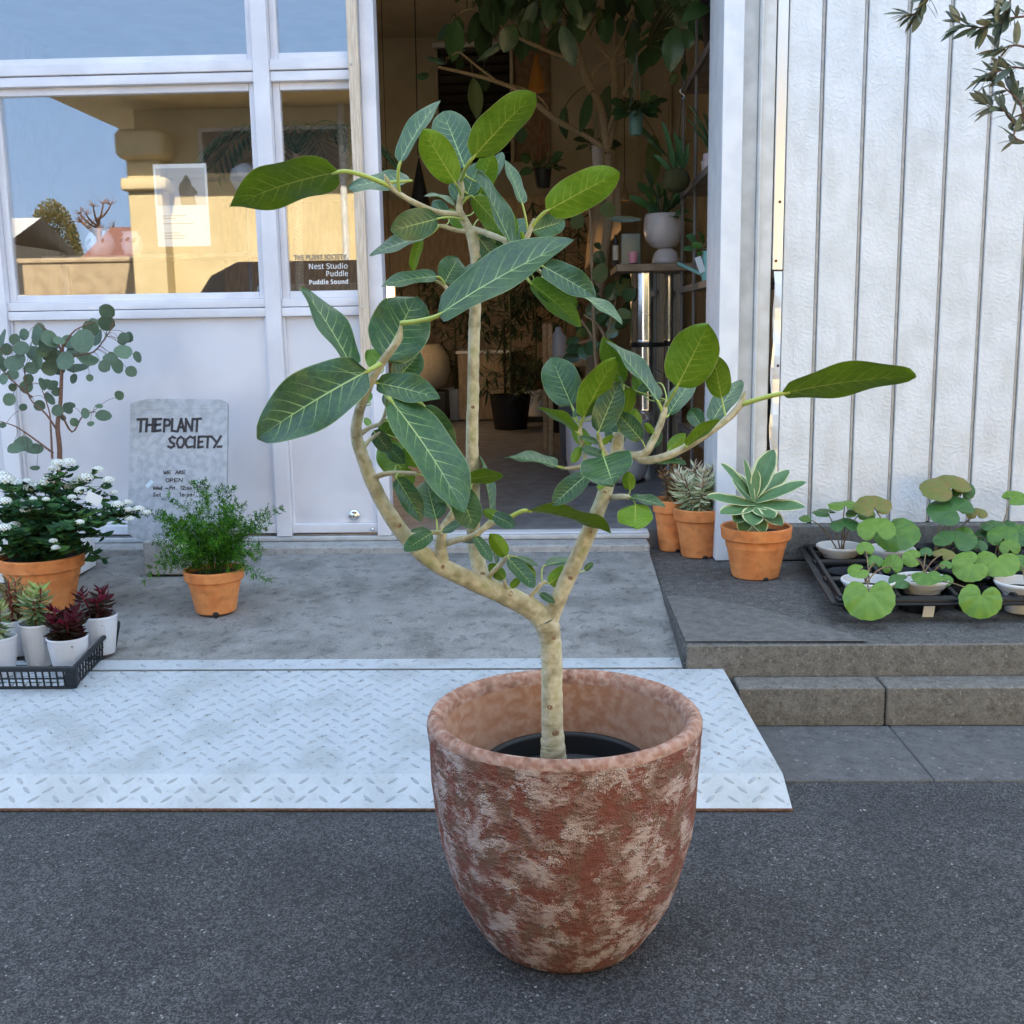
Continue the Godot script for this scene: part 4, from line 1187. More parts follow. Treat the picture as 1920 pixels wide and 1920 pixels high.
	[Vector3(-0.2139, 0.8442, 2.6800), Vector3(-0.2385, 0.9109, 2.6200), Vector3(-0.0435, 0.6591, 0.7508), 0.0618, 0.016, Vector3(-0.2105, 0.8257, 2.7080)],
	[Vector3(-0.1554, 0.9138, 2.7200), Vector3(-0.1694, 0.9637, 2.7300), Vector3(0.3242, 0.2730, -0.9058), 0.0243, 0.007, Vector3(-0.1485, 0.9100, 2.6200)],
	[Vector3(-0.1593, 0.9179, 2.6800), Vector3(-0.0873, 0.9311, 2.7100), Vector3(0.2115, 0.5992, -0.7722), 0.0364, 0.035, Vector3(-0.1485, 0.9100, 2.6200)],
	[Vector3(-0.1134, 0.8549, 2.6700), Vector3(-0.1350, 0.9566, 2.6200), Vector3(0.9409, 0.2877, 0.1786), 0.0531, 0.022, Vector3(-0.1131, 0.8421, 2.7300)],
	[Vector3(-0.2162, 0.8305, 2.7400), Vector3(-0.2626, 0.8065, 2.7800), Vector3(0.2824, 0.6417, 0.7131), 0.0329, 0.030, Vector3(-0.2212, 0.8267, 2.7180)],
	[Vector3(-0.2178, 0.8312, 2.7300), Vector3(-0.2547, 0.8341, 2.7400), Vector3(0.1882, 0.8781, 0.4400), 0.0176, 0.040, Vector3(-0.2212, 0.8267, 2.7180)],
	[Vector3(-0.1974, 0.8343, 2.7400), Vector3(-0.1580, 0.8524, 2.7700), Vector3(-0.6389, 0.6081, 0.4712), 0.0243, 0.012, Vector3(-0.2081, 0.8249, 2.7060)],
	[Vector3(-0.1042, 0.8644, 2.7500), Vector3(-0.0622, 0.8489, 2.7800), Vector3(-0.4368, 0.3879, 0.8116), 0.0265, 0.016, Vector3(-0.0906, 0.8537, 2.7380)],
	[Vector3(-0.0945, 0.8527, 2.7100), Vector3(-0.1263, 0.8645, 2.7000), Vector3(0.1961, -0.2701, -0.9426), 0.0201, 0.040, Vector3(-0.0973, 0.8505, 2.7340)],
	[Vector3(-0.0450, 0.8705, 2.7400), Vector3(0.1096, 0.8168, 2.6800), Vector3(0.1576, 0.9020, -0.4019), 0.0802, 0.040, Vector3(-0.0758, 0.8582, 2.7400)],
	[Vector3(-0.1285, 0.8091, 2.7100), Vector3(-0.1644, 0.8084, 2.7100), Vector3(-0.0163, 0.8577, 0.5140), 0.0165, 0.025, Vector3(-0.1390, 0.8254, 2.7240)],
	[Vector3(-0.1405, 0.8230, 2.7300), Vector3(-0.1080, 0.7765, 2.7400), Vector3(0.4969, 0.5004, 0.7090), 0.0265, 0.025, Vector3(-0.1390, 0.8254, 2.7240)],
	[Vector3(-0.3332, 1.0215, 2.6700), Vector3(-0.3460, 1.0330, 2.6500), Vector3(0.3503, -0.6962, -0.6266), 0.0132, 0.012, Vector3(-0.3268, 1.0202, 2.7100)],
	[Vector3(-0.3023, 1.0490, 2.6500), Vector3(-0.2775, 1.0803, 2.6300), Vector3(-0.3347, -0.3043, -0.8918), 0.0265, 0.001, Vector3(-0.2996, 1.0469, 2.7000)],
	[Vector3(-0.3032, 0.9806, 2.6600), Vector3(-0.2698, 0.9482, 2.6700), Vector3(-0.0200, 0.2765, 0.9608), 0.0297, 0.047, Vector3(-0.3182, 1.0047, 2.6940)],
	[Vector3(-0.0846, 0.7740, 2.6800), Vector3(-0.1131, 0.8219, 2.7000), Vector3(-0.3094, 0.2035, -0.9289), 0.0303, 0.004, Vector3(-0.0849, 0.7730, 2.6800)],
	[Vector3(-0.1046, 0.7578, 2.6700), Vector3(-0.1170, 0.8131, 2.6500), Vector3(0.8907, 0.3171, 0.3257), 0.0277, 0.042, Vector3(-0.1007, 0.7539, 2.6760)],
	[Vector3(-0.0805, 0.7742, 2.7000), Vector3(-0.0328, 0.7253, 2.7300), Vector3(0.2403, 0.6668, 0.7054), 0.0343, 0.018, Vector3(-0.0829, 0.7757, 2.6800)],
	[Vector3(-0.0671, 0.7628, 2.6600), Vector3(-0.0323, 0.7271, 2.6700), Vector3(0.0129, -0.2584, -0.9659), 0.0267, 0.048, Vector3(-0.0829, 0.7757, 2.6800)],
	[Vector3(-0.0890, 0.7289, 2.6700), Vector3(-0.1199, 0.7557, 2.6600), Vector3(0.0438, -0.3053, -0.9513), 0.0254, 0.020, Vector3(-0.0907, 0.7276, 2.6700)],
	[Vector3(-0.0786, 0.7117, 2.6700), Vector3(-0.0606, 0.7308, 2.6700), Vector3(0.0996, -0.0941, -0.9906), 0.0147, 0.047, Vector3(-0.0865, 0.7104, 2.6660)],
	[Vector3(-0.0657, 0.7704, 2.6700), Vector3(-0.0255, 0.7501, 2.6600), Vector3(0.4873, 0.8187, 0.3037), 0.0212, 0.028, Vector3(-0.0829, 0.7757, 2.6800)],
	[Vector3(-0.0064, 0.7146, 2.6500), Vector3(0.0447, 0.7432, 2.6300), Vector3(-0.1755, -0.3340, -0.9261), 0.0352, 0.012, Vector3(-0.0124, 0.7212, 2.6600)],
	[Vector3(-0.0130, 0.7432, 2.6200), Vector3(0.0470, 0.7432, 2.5900), Vector3(0.1311, 0.9566, 0.2601), 0.0308, 0.037, Vector3(-0.0185, 0.7171, 2.6600)],
	[Vector3(-0.0240, 0.6979, 2.6600), Vector3(0.0046, 0.6809, 2.6700), Vector3(0.0926, 0.6168, 0.7816), 0.0160, 0.034, Vector3(-0.0307, 0.7051, 2.6600)],
	[Vector3(0.0622, 0.7306, 2.6100), Vector3(0.0790, 0.7437, 2.6000), Vector3(0.2039, 0.4151, 0.8866), 0.0124, 0.034, Vector3(0.0378, 0.7432, 2.6500)],
	[Vector3(0.0393, 1.0493, 2.6500), Vector3(0.0012, 1.1387, 2.5900), Vector3(-0.1940, 0.4881, 0.8510), 0.0690, 0.023, Vector3(0.0530, 1.0107, 2.6800)],
	[Vector3(0.0579, 1.0297, 2.6900), Vector3(0.1151, 1.1397, 2.7300), Vector3(-0.2845, 0.4546, -0.8441), 0.0599, 0.030, Vector3(0.0530, 1.0149, 2.6800)],
	[Vector3(0.1333, 1.0885, 2.6300), Vector3(0.0956, 1.1758, 2.6500), Vector3(0.3106, 0.3376, -0.8886), 0.0447, 0.011, Vector3(0.1251, 0.9988, 2.6500)],
	[Vector3(0.1922, 1.0587, 2.7000), Vector3(0.1015, 1.1694, 2.6700), Vector3(0.6389, 0.6395, 0.4276), 0.0673, 0.030, Vector3(0.2019, 1.0365, 2.7000)],
	[Vector3(0.0850, 1.0071, 2.7100), Vector3(0.1249, 1.0949, 2.6800), Vector3(0.0486, 0.3034, 0.9516), 0.0504, 0.032, Vector3(0.0871, 0.9926, 2.6800)],
	[Vector3(0.1361, 1.0351, 2.6500), Vector3(0.1458, 1.0844, 2.6700), Vector3(0.1595, 0.3440, -0.9253), 0.0293, 0.005, Vector3(0.1251, 0.9988, 2.6500)],
	[Vector3(0.1634, 0.9902, 2.7000), Vector3(0.1202, 1.0402, 2.6800), Vector3(-0.1842, 0.2237, 0.9571), 0.0377, 0.035, Vector3(0.1718, 0.9706, 2.7000)],
	[Vector3(0.0470, 1.0057, 2.7000), Vector3(-0.0225, 1.0530, 2.7300), Vector3(0.3219, 0.7970, -0.5110), 0.0411, 0.060, Vector3(0.0553, 0.9899, 2.6800)],
	[Vector3(0.0529, 0.9800, 2.7000), Vector3(0.0375, 0.9511, 2.7100), Vector3(-0.0690, -0.2930, -0.9536), 0.0169, 0.032, Vector3(0.0565, 0.9838, 2.6800)],
	[Vector3(0.0938, 0.9638, 2.7000), Vector3(0.0541, 0.9786, 2.7200), Vector3(0.5319, 0.5202, 0.6682), 0.0215, 0.019, Vector3(0.0968, 0.9666, 2.6800)],
	[Vector3(0.0888, 0.9815, 2.6900), Vector3(0.0518, 0.9969, 2.7000), Vector3(0.4441, 0.7753, 0.4491), 0.0190, 0.040, Vector3(0.0893, 0.9835, 2.6800)],
	[Vector3(0.0912, 0.9799, 2.6700), Vector3(0.1153, 0.9958, 2.6600), Vector3(-0.4939, 0.2179, -0.8418), 0.0140, 0.010, Vector3(0.0908, 0.9801, 2.6800)],
	[Vector3(0.0123, 0.9427, 2.6900), Vector3(-0.0871, 0.9549, 2.6500), Vector3(0.0235, 0.9711, 0.2375), 0.0496, 0.040, Vector3(0.0221, 0.9382, 2.6800)],
	[Vector3(0.0926, 0.9673, 2.7500), Vector3(0.1045, 0.9293, 2.8400), Vector3(-0.2908, 0.8669, 0.4048), 0.0927, 0.020, Vector3(0.0953, 0.9699, 2.6800)],
	[Vector3(0.0638, 0.9295, 2.7100), Vector3(0.0013, 0.8812, 2.7500), Vector3(0.0975, 0.5567, 0.8250), 0.0407, 0.020, Vector3(0.0709, 0.9457, 2.6800)],
	[Vector3(0.1434, 0.8977, 2.6900), Vector3(0.1380, 0.9341, 2.7000), Vector3(0.0148, 0.2669, -0.9636), 0.0243, 0.040, Vector3(0.1388, 0.8854, 2.6900)],
	[Vector3(0.0977, 0.9096, 2.6800), Vector3(0.0832, 0.9014, 2.6900), Vector3(-0.3565, -0.3984, -0.8451), 0.0122, 0.019, Vector3(0.1049, 0.9064, 2.6500)],
	[Vector3(0.1433, 0.8857, 2.7000), Vector3(0.2037, 0.8729, 2.7300), Vector3(0.0064, 0.9242, 0.3818), 0.0316, 0.036, Vector3(0.1425, 0.8839, 2.6900)],
	[Vector3(0.1508, 0.8769, 2.7200), Vector3(0.1466, 0.8414, 2.7700), Vector3(0.0372, -0.8160, -0.5769), 0.0639, 0.031, Vector3(0.1413, 0.8844, 2.6900)],
	[Vector3(0.2213, 1.0873, 2.7400), Vector3(0.2677, 1.1959, 2.7900), Vector3(0.2787, 0.3009, -0.9120), 0.0859, 0.030, Vector3(0.2051, 1.0496, 2.7000)],
	[Vector3(0.3024, 1.0657, 2.7200), Vector3(0.2828, 1.1408, 2.7500), Vector3(0.0510, 0.3822, -0.9227), 0.0452, 0.047, Vector3(0.3065, 1.0305, 2.7500)],
	[Vector3(0.2141, 1.0321, 2.6700), Vector3(0.2656, 1.0923, 2.6200), Vector3(-0.2510, 0.7369, 0.6277), 0.0431, 0.050, Vector3(0.2005, 1.0317, 2.7000)],
	[Vector3(0.1950, 1.0893, 2.6500), Vector3(0.1587, 1.0746, 2.6400), Vector3(-0.3776, 0.3484, 0.8579), 0.0186, 0.036, Vector3(0.2077, 1.0621, 2.7000)],
	[Vector3(0.2875, 1.0217, 2.7100), Vector3(0.3490, 1.0939, 2.6500), Vector3(-0.3898, 0.7618, 0.5173), 0.0516, 0.040, Vector3(0.2928, 1.0193, 2.7500)],
	[Vector3(0.2354, 0.9860, 2.7600), Vector3(0.2909, 1.0336, 2.7800), Vector3(-0.3057, 0.6490, -0.6966), 0.0349, 0.008, Vector3(0.2435, 0.9826, 2.7300)],
	[Vector3(0.1833, 1.0036, 2.7100), Vector3(0.1669, 1.0232, 2.7200), Vector3(-0.2271, 0.2847, -0.9313), 0.0137, 0.036, Vector3(0.1902, 1.0043, 2.7000)],
	[Vector3(0.1836, 0.9494, 2.7100), Vector3(0.2391, 0.9511, 2.7400), Vector3(-0.1719, 0.9489, 0.2645), 0.0290, 0.042, Vector3(0.1853, 0.9564, 2.7080)],
	[Vector3(0.3975, 1.0754, 2.7700), Vector3(0.6180, 1.1024, 2.7900), Vector3(-0.0461, 0.8093, -0.5856), 0.1026, 0.030, Vector3(0.3292, 1.0552, 2.7500)],
	[Vector3(0.1335, 1.0901, 2.6500), Vector3(0.1262, 1.1048, 2.6700), Vector3(0.3639, 0.8095, -0.4608), 0.0119, 0.020, Vector3(0.2077, 1.0621, 2.7000)],
	[Vector3(0.0410, 1.0312, 2.6800), Vector3(0.0504, 1.0470, 2.6700), Vector3(-0.1032, 0.5759, 0.8109), 0.0096, 0.028, Vector3(0.0530, 1.0235, 2.6800)],
	[Vector3(-0.1373, 1.4116, 2.5700), Vector3(-0.1125, 1.4655, 2.5500), Vector3(0.2310, 0.2429, 0.9422), 0.0415, 0.024, Vector3(-0.1577, 1.3954, 2.6260)],
	[Vector3(-0.1288, 1.3944, 2.5800), Vector3(-0.0938, 1.4127, 2.5700), Vector3(-0.2683, -0.0132, -0.9632), 0.0372, 0.048, Vector3(-0.1389, 1.3712, 2.6200)],
	[Vector3(-0.1168, 1.3701, 2.5800), Vector3(-0.1338, 1.3193, 2.5900), Vector3(0.1344, 0.1481, 0.9798), 0.0331, 0.016, Vector3(-0.1221, 1.3670, 2.6300)],
	[Vector3(-0.0709, 1.3517, 2.6000), Vector3(-0.0455, 1.3946, 2.5700), Vector3(0.3302, 0.4025, 0.8538), 0.0297, 0.020, Vector3(-0.0807, 1.3464, 2.6620)],
	[Vector3(-0.0947, 1.3584, 2.5700), Vector3(-0.0880, 1.4096, 2.5600), Vector3(-0.0800, -0.1808, -0.9803), 0.0291, 0.000, Vector3(-0.1072, 1.3605, 2.6420)],
	[Vector3(-0.1858, 1.3945, 2.5900), Vector3(-0.2159, 1.4291, 2.5700), Vector3(-0.2573, 0.3066, 0.9164), 0.0289, 0.021, Vector3(-0.1916, 1.3781, 2.6200)],
	[Vector3(-0.3015, 1.0830, 2.6700), Vector3(-0.2702, 1.0492, 2.6800), Vector3(-0.0302, 0.2580, 0.9657), 0.0390, 0.032, Vector3(-0.2946, 1.0591, 2.7000)],
	[Vector3(-0.2933, 1.0225, 2.6500), Vector3(-0.3206, 0.9926, 2.6300), Vector3(0.2559, 0.3647, -0.8953), 0.0382, 0.047, Vector3(-0.3070, 1.0287, 2.7000)],
	[Vector3(-0.2578, 1.0173, 2.6700), Vector3(-0.2298, 0.9803, 2.6800), Vector3(0.0013, 0.2618, 0.9651), 0.0359, 0.046, Vector3(-0.3046, 1.0348, 2.7000)],
	[Vector3(-0.2714, 0.9791, 2.6500), Vector3(-0.2498, 0.9401, 2.6600), Vector3(-0.0443, -0.2711, -0.9615), 0.0331, 0.016, Vector3(-0.3109, 1.0100, 2.6900)],
	[Vector3(-0.2185, 0.9331, 2.6600), Vector3(-0.1939, 0.9625, 2.6300), Vector3(0.3931, 0.4746, 0.7875), 0.0333, 0.049, Vector3(-0.2443, 0.9365, 2.7200)],
	[Vector3(-0.1958, 0.8741, 2.6700), Vector3(-0.2219, 0.9066, 2.6500), Vector3(-0.1205, 0.4491, 0.8853), 0.0315, 0.009, Vector3(-0.1805, 0.8607, 2.6900)],
	[Vector3(-0.3300, 1.0646, 2.6800), Vector3(-0.3522, 1.0863, 2.6600), Vector3(0.2387, -0.5142, -0.8238), 0.0261, 0.041, Vector3(-0.3367, 1.0615, 2.7320)],
	[Vector3(0.1337, 0.9797, 2.6500), Vector3(0.1045, 1.0097, 2.6200), Vector3(-0.3827, 0.4395, 0.8127), 0.0341, 0.008, Vector3(0.1227, 0.9793, 2.6500)],
	[Vector3(0.1467, 0.9971, 2.6400), Vector3(0.1581, 1.0425, 2.6300), Vector3(0.0406, -0.2245, -0.9736), 0.0341, 0.020, Vector3(0.1251, 0.9988, 2.6500)],
	[Vector3(0.1781, 0.9752, 2.6700), Vector3(0.2038, 0.9984, 2.6600), Vector3(0.1060, 0.2922, 0.9505), 0.0220, 0.004, Vector3(0.1766, 0.9776, 2.7000)],
	[Vector3(0.0725, 0.9731, 2.6400), Vector3(0.0405, 1.0090, 2.6200), Vector3(0.2188, -0.3195, -0.9220), 0.0287, 0.043, Vector3(0.0589, 0.9716, 2.6800)],
	[Vector3(0.0859, 1.0396, 2.6200), Vector3(0.0715, 1.0815, 2.5900), Vector3(-0.1969, 0.5250, 0.8280), 0.0329, 0.041, Vector3(0.0530, 1.0235, 2.6800)],
	[Vector3(0.1725, 1.0677, 2.6400), Vector3(0.1563, 1.1072, 2.6300), Vector3(0.1363, -0.1902, -0.9722), 0.0283, 0.007, Vector3(0.2077, 1.0621, 2.7000)],
	[Vector3(0.2125, 0.9709, 2.6900), Vector3(0.2449, 0.9999, 2.6800), Vector3(-0.0594, -0.2660, -0.9621), 0.0248, 0.026, Vector3(0.2101, 0.9649, 2.7180)],
	[Vector3(0.2734, 1.0116, 2.6800), Vector3(0.2563, 1.0428, 2.6500), Vector3(-0.3846, 0.5222, 0.7611), 0.0304, 0.013, Vector3(0.2732, 1.0035, 2.7420)]
]

# ---- pots and small plants
func flower_pot(t: Node3D, c: Vector3, r: float, h: float, m: Material, soil := 0.86) -> void:
	# classic flower pot with a collar; soil a little below the rim
	var p := MB.new()
	var b := r * 0.66
	var ch := h * 0.24
	var r1 := lerpf(b, r * 0.93, 0.76)
	p.lathe([Vector2(b * 0.3, 0.004), Vector2(b * 0.94, 0.001), Vector2(b, 0.006), Vector2(r1, h - ch - 0.002), Vector2(r * 0.955, h - ch), Vector2(r * 0.97, h - ch + 0.004), Vector2(r * 0.995, h - 0.008), Vector2(r, h - 0.003), Vector2(r * 0.985, h), Vector2(r * 0.93, h), Vector2(r * 0.905, h - 0.004), Vector2(r * 0.86, h * 0.7), Vector2(r * 0.84, h * 0.6)], c, 56)
	var o := part(p, "pot", m, t)
	for k in 3:
		var an := TAU * k / 3 + 1.3
		var q := MB.new()
		q.lathe([Vector2(0.0, 0.0016), Vector2(0.011, 0.0015), Vector2(0.0115, -0.002)], c + Vector3(cos(an), 0, sin(an)) * b * 1.012 + Vector3(0, 0.004, 0), 12, Basis(Vector3.UP, -an + PI / 2) * Basis(Vector3.RIGHT, PI / 2))
		part(q, "drain_notch", M.dark, o)
	soil_disc(t, c + Vector3(0, h * soil, 0), r * 0.9)

func soil_disc(t: Node3D, c: Vector3, r: float) -> void:
	var s := MB.new()
	var lump := noise(FastNoiseLite.TYPE_SIMPLEX, 0.12, 3, 2)
	s.lathe([Vector2(r, 0), Vector2(r * 0.8, 0.004), Vector2(r * 0.5, 0.007), Vector2(r * 0.2, 0.008), Vector2(0.0, 0.008)], c, 24, Basis(), 0.004, lump)
	part(s, "soil", M.soil, t)

func nursery_cup(t: Node3D, c: Vector3, r: float, h: float, tilt := 0.0) -> void:
	# thin white nursery cup with ribs and a rolled rim
	var p := MB.new()
	var b := r * 0.72
	var bs := Basis(Vector3.RIGHT, tilt)
	p.lathe([Vector2(b * 0.2, 0.002), Vector2(b, 0.001), Vector2(lerpf(b, r, 0.8), h * 0.80), Vector2(r * 0.965, h * 0.83), Vector2(r * 0.97, h * 0.93), Vector2(r, h * 0.94), Vector2(r, h), Vector2(r * 0.95, h), Vector2(r * 0.93, h * 0.9), Vector2(r * 0.82, h * 0.5)], c, 40, bs)
	var o := part(p, "pot", M.cup, t)
	for k in 14:
		var an := TAU * k / 14
		var q := MB.new()
		var d := Vector3(cos(an), 0, sin(an))
		q.tube([c + bs * (d * b * 1.005 + Vector3(0, h * 0.06, 0)), c + bs * (d * lerpf(b, r, 0.78) * 1.003 + Vector3(0, h * 0.78, 0))], [0.0011, 0.0011], 5)
		part(q, "rib", M.cup, o)
	var s := MB.new()
	var lump := noise(FastNoiseLite.TYPE_SIMPLEX, 0.12, 3, 2)
	s.lathe([Vector2(r * 0.93, 0), Vector2(r * 0.6, 0.004), Vector2(0.0, 0.006)], c + Vector3(0, h * 0.84, 0), 20, Basis(), 0.003, lump)
	part(s, "soil", M.soil, t)

func spurge(t: Node3D, c: Vector3, spread: float, height: float, stems: int, leaf_len: float, cols: Array, stem_col: Color, tips: Array, density := 46, wd := 0.2) -> void:
	# upright stems clothed in whorls of narrow leaves, tighter towards the tip
	var st := MB.new()
	st.cur = stem_col
	for s in stems:
		var an := TAU * s / stems + rng.randf_range(-0.3, 0.3)
		var out := Vector3(cos(an), 0, sin(an)) * spread * rng.randf_range(0.35, 1.0) * (0.0 if stems == 1 else 1.0)
		var hh := height * rng.randf_range(0.72, 1.0)
		var a := c + out * 0.25
		var b := c + out + Vector3(0, hh, 0)
		var path := bezier(a, c + out * 0.55 + Vector3(0, hh * 0.5, 0), b, 7)
		st.tube(path, taper(8, 0.0042, 0.0024), 6)
		var fo := MB.new()
		for i in density:
			var f := 0.22 + 0.80 * float(i) / density
			var fi := clampf(f, 0, 1) * 7.0
			var i0 := mini(int(fi), 6)
			var q: Vector3 = path[i0].lerp(path[i0 + 1], fi - i0)
			var az := i * 2.39996
			var el := lerpf(-0.55, 0.85, pow(clampf(f, 0, 1), 1.6)) + rng.randf_range(-0.22, 0.22)
			var d := Vector3(cos(az) * cos(el), sin(el), sin(az) * cos(el))
			var ll := leaf_len * rng.randf_range(0.7, 1.1) * (1.0 - 0.35 * clampf((f - 0.7) / 0.3, 0, 1))
			var col: Color = cols[rng.randi() % cols.size()]
			if f > 0.82:
				col = tips[rng.randi() % tips.size()]
			fo.cur = col
			fo.blade(q, q + d * ll, Vector3(rng.randf_range(-0.9, 0.9), 0.7, rng.randf_range(-0.4, 1.0)), ll * wd, 0.1)
		part(fo, "foliage", M.tinted, t, "", true, true)
	part(st, "stems", M.tinted, t, "", true, true)

func stroke(mb: MB, o: Vector3, u: Vector3, d: Vector3, n: Vector3, pts: Array, w: float) -> void:
	# one brush stroke: flat ribbon joints standing a hair off the surface
	for i in pts.size() - 1:
		var a: Vector3 = o + u * pts[i].x + d * pts[i].y
		var b: Vector3 = o + u * pts[i + 1].x + d * pts[i + 1].y
		var y := (b - a).normalized()
		var x := y.cross(n).normalized()
		mb.box((a + b) * 0.5 + n * (0.0008 + 0.00007 * i), Vector3(w, (b - a).length() + w * 0.85, 0.0012), 0.0002, Basis(x, y, x.cross(y)))

const GLYPH := {
	"T": [[[0, 0.03], [1, 0]], [[0.48, 0.02], [0.42, 1]]],
	"H": [[[0.08, 0], [0.0, 1]], [[0.95, 0], [0.9, 1]], [[0.05, 0.5], [0.92, 0.46]]],
	"E": [[[0.1, 0], [0.04, 1]], [[0.1, 0.03], [1, 0]], [[0.08, 0.5], [0.85, 0.46]], [[0.04, 0.98], [0.95, 0.94]]],
	"P": [[[0.12, 0], [0.05, 1]], [[0.1, 0.04], [0.7, 0.05], [0.95, 0.25], [0.75, 0.5], [0.1, 0.55]]],
	"L": [[[0.1, 0], [0.05, 0.95], [1, 1]]],
	"A": [[[0.5, 0], [0, 1]], [[0.5, 0], [1, 1]], [[0.2, 0.68], [0.82, 0.66]]],
	"N": [[[0.05, 1], [0.08, 0], [0.9, 0.95], [1, 0]]],
	"S": [[[0.95, 0.1], [0.55, 0], [0.15, 0.2], [0.35, 0.48], [0.8, 0.62], [0.85, 0.85], [0.4, 1], [0, 0.88]]],
	"O": [[[0.5, 0], [0.1, 0.2], [0, 0.6], [0.25, 0.97], [0.65, 0.97], [0.97, 0.6], [0.9, 0.2], [0.5, 0]]],
	"C": [[[0.95, 0.12], [0.55, 0], [0.12, 0.25], [0.02, 0.65], [0.3, 0.98], [0.9, 0.9]]],
	"I": [[[0.5, 0], [0.45, 1]]],
	"Y": [[[0, 0.02], [0.45, 0.45]], [[1, 0], [0.3, 1]]],
	"_": [[[0, 0.95], [1, 0.93]]],
	"W": [[[0, 0], [0.22, 1], [0.5, 0.25], [0.75, 1], [1, 0]]],
	"R": [[[0.1, 0], [0.05, 1]], [[0.1, 0.02], [0.75, 0.08], [0.8, 0.35], [0.12, 0.5], [0.95, 1]]],
	"e": [[[0.05, 0.65], [0.9, 0.6], [0.6, 0.4], [0.15, 0.5], [0.1, 0.85], [0.5, 1], [0.95, 0.9]]],
	"d": [[[0.9, 0], [0.85, 1]], [[0.85, 0.5], [0.3, 0.45], [0.1, 0.8], [0.4, 1], [0.85, 0.85]]],
	"~": [[[0, 0.7], [0.3, 0.55], [0.65, 0.75], [1, 0.58]]],
	"F": [[[0.12, 0], [0.05, 1]], [[0.1, 0.02], [1, 0]], [[0.1, 0.48], [0.8, 0.46]]],
	"r": [[[0.2, 0.42], [0.18, 1]], [[0.2, 0.58], [0.55, 0.42], [0.9, 0.5]]],
	"i": [[[0.5, 0.42], [0.48, 1]], [[0.5, 0.18], [0.5, 0.24]]],
	".": [[[0.4, 0.94], [0.5, 1]]],
	"1": [[[0.2, 0.15], [0.55, 0], [0.52, 1]]],
	"2": [[[0.05, 0.2], [0.45, 0], [0.85, 0.22], [0.1, 0.98], [1, 0.95]]],
	":": [[[0.5, 0.4], [0.5, 0.46]], [[0.5, 0.85], [0.5, 0.91]]],
	"0": [[[0.5, 0.35], [0.12, 0.6], [0.3, 0.98], [0.75, 0.95], [0.88, 0.6], [0.5, 0.35]]],
	"9": [[[0.85, 0.2], [0.4, 0], [0.1, 0.3], [0.5, 0.52], [0.85, 0.2], [0.7, 1]]],
	"-": [[[0.1, 0.55], [0.9, 0.53]]],
	"a": [[[0.8, 0.5], [0.3, 0.45], [0.1, 0.8], [0.45, 1], [0.8, 0.8]], [[0.82, 0.45], [0.88, 1]]],
	"t": [[[0.45, 0.1], [0.42, 0.95], [0.8, 1]], [[0.1, 0.42], [0.85, 0.4]]],
}

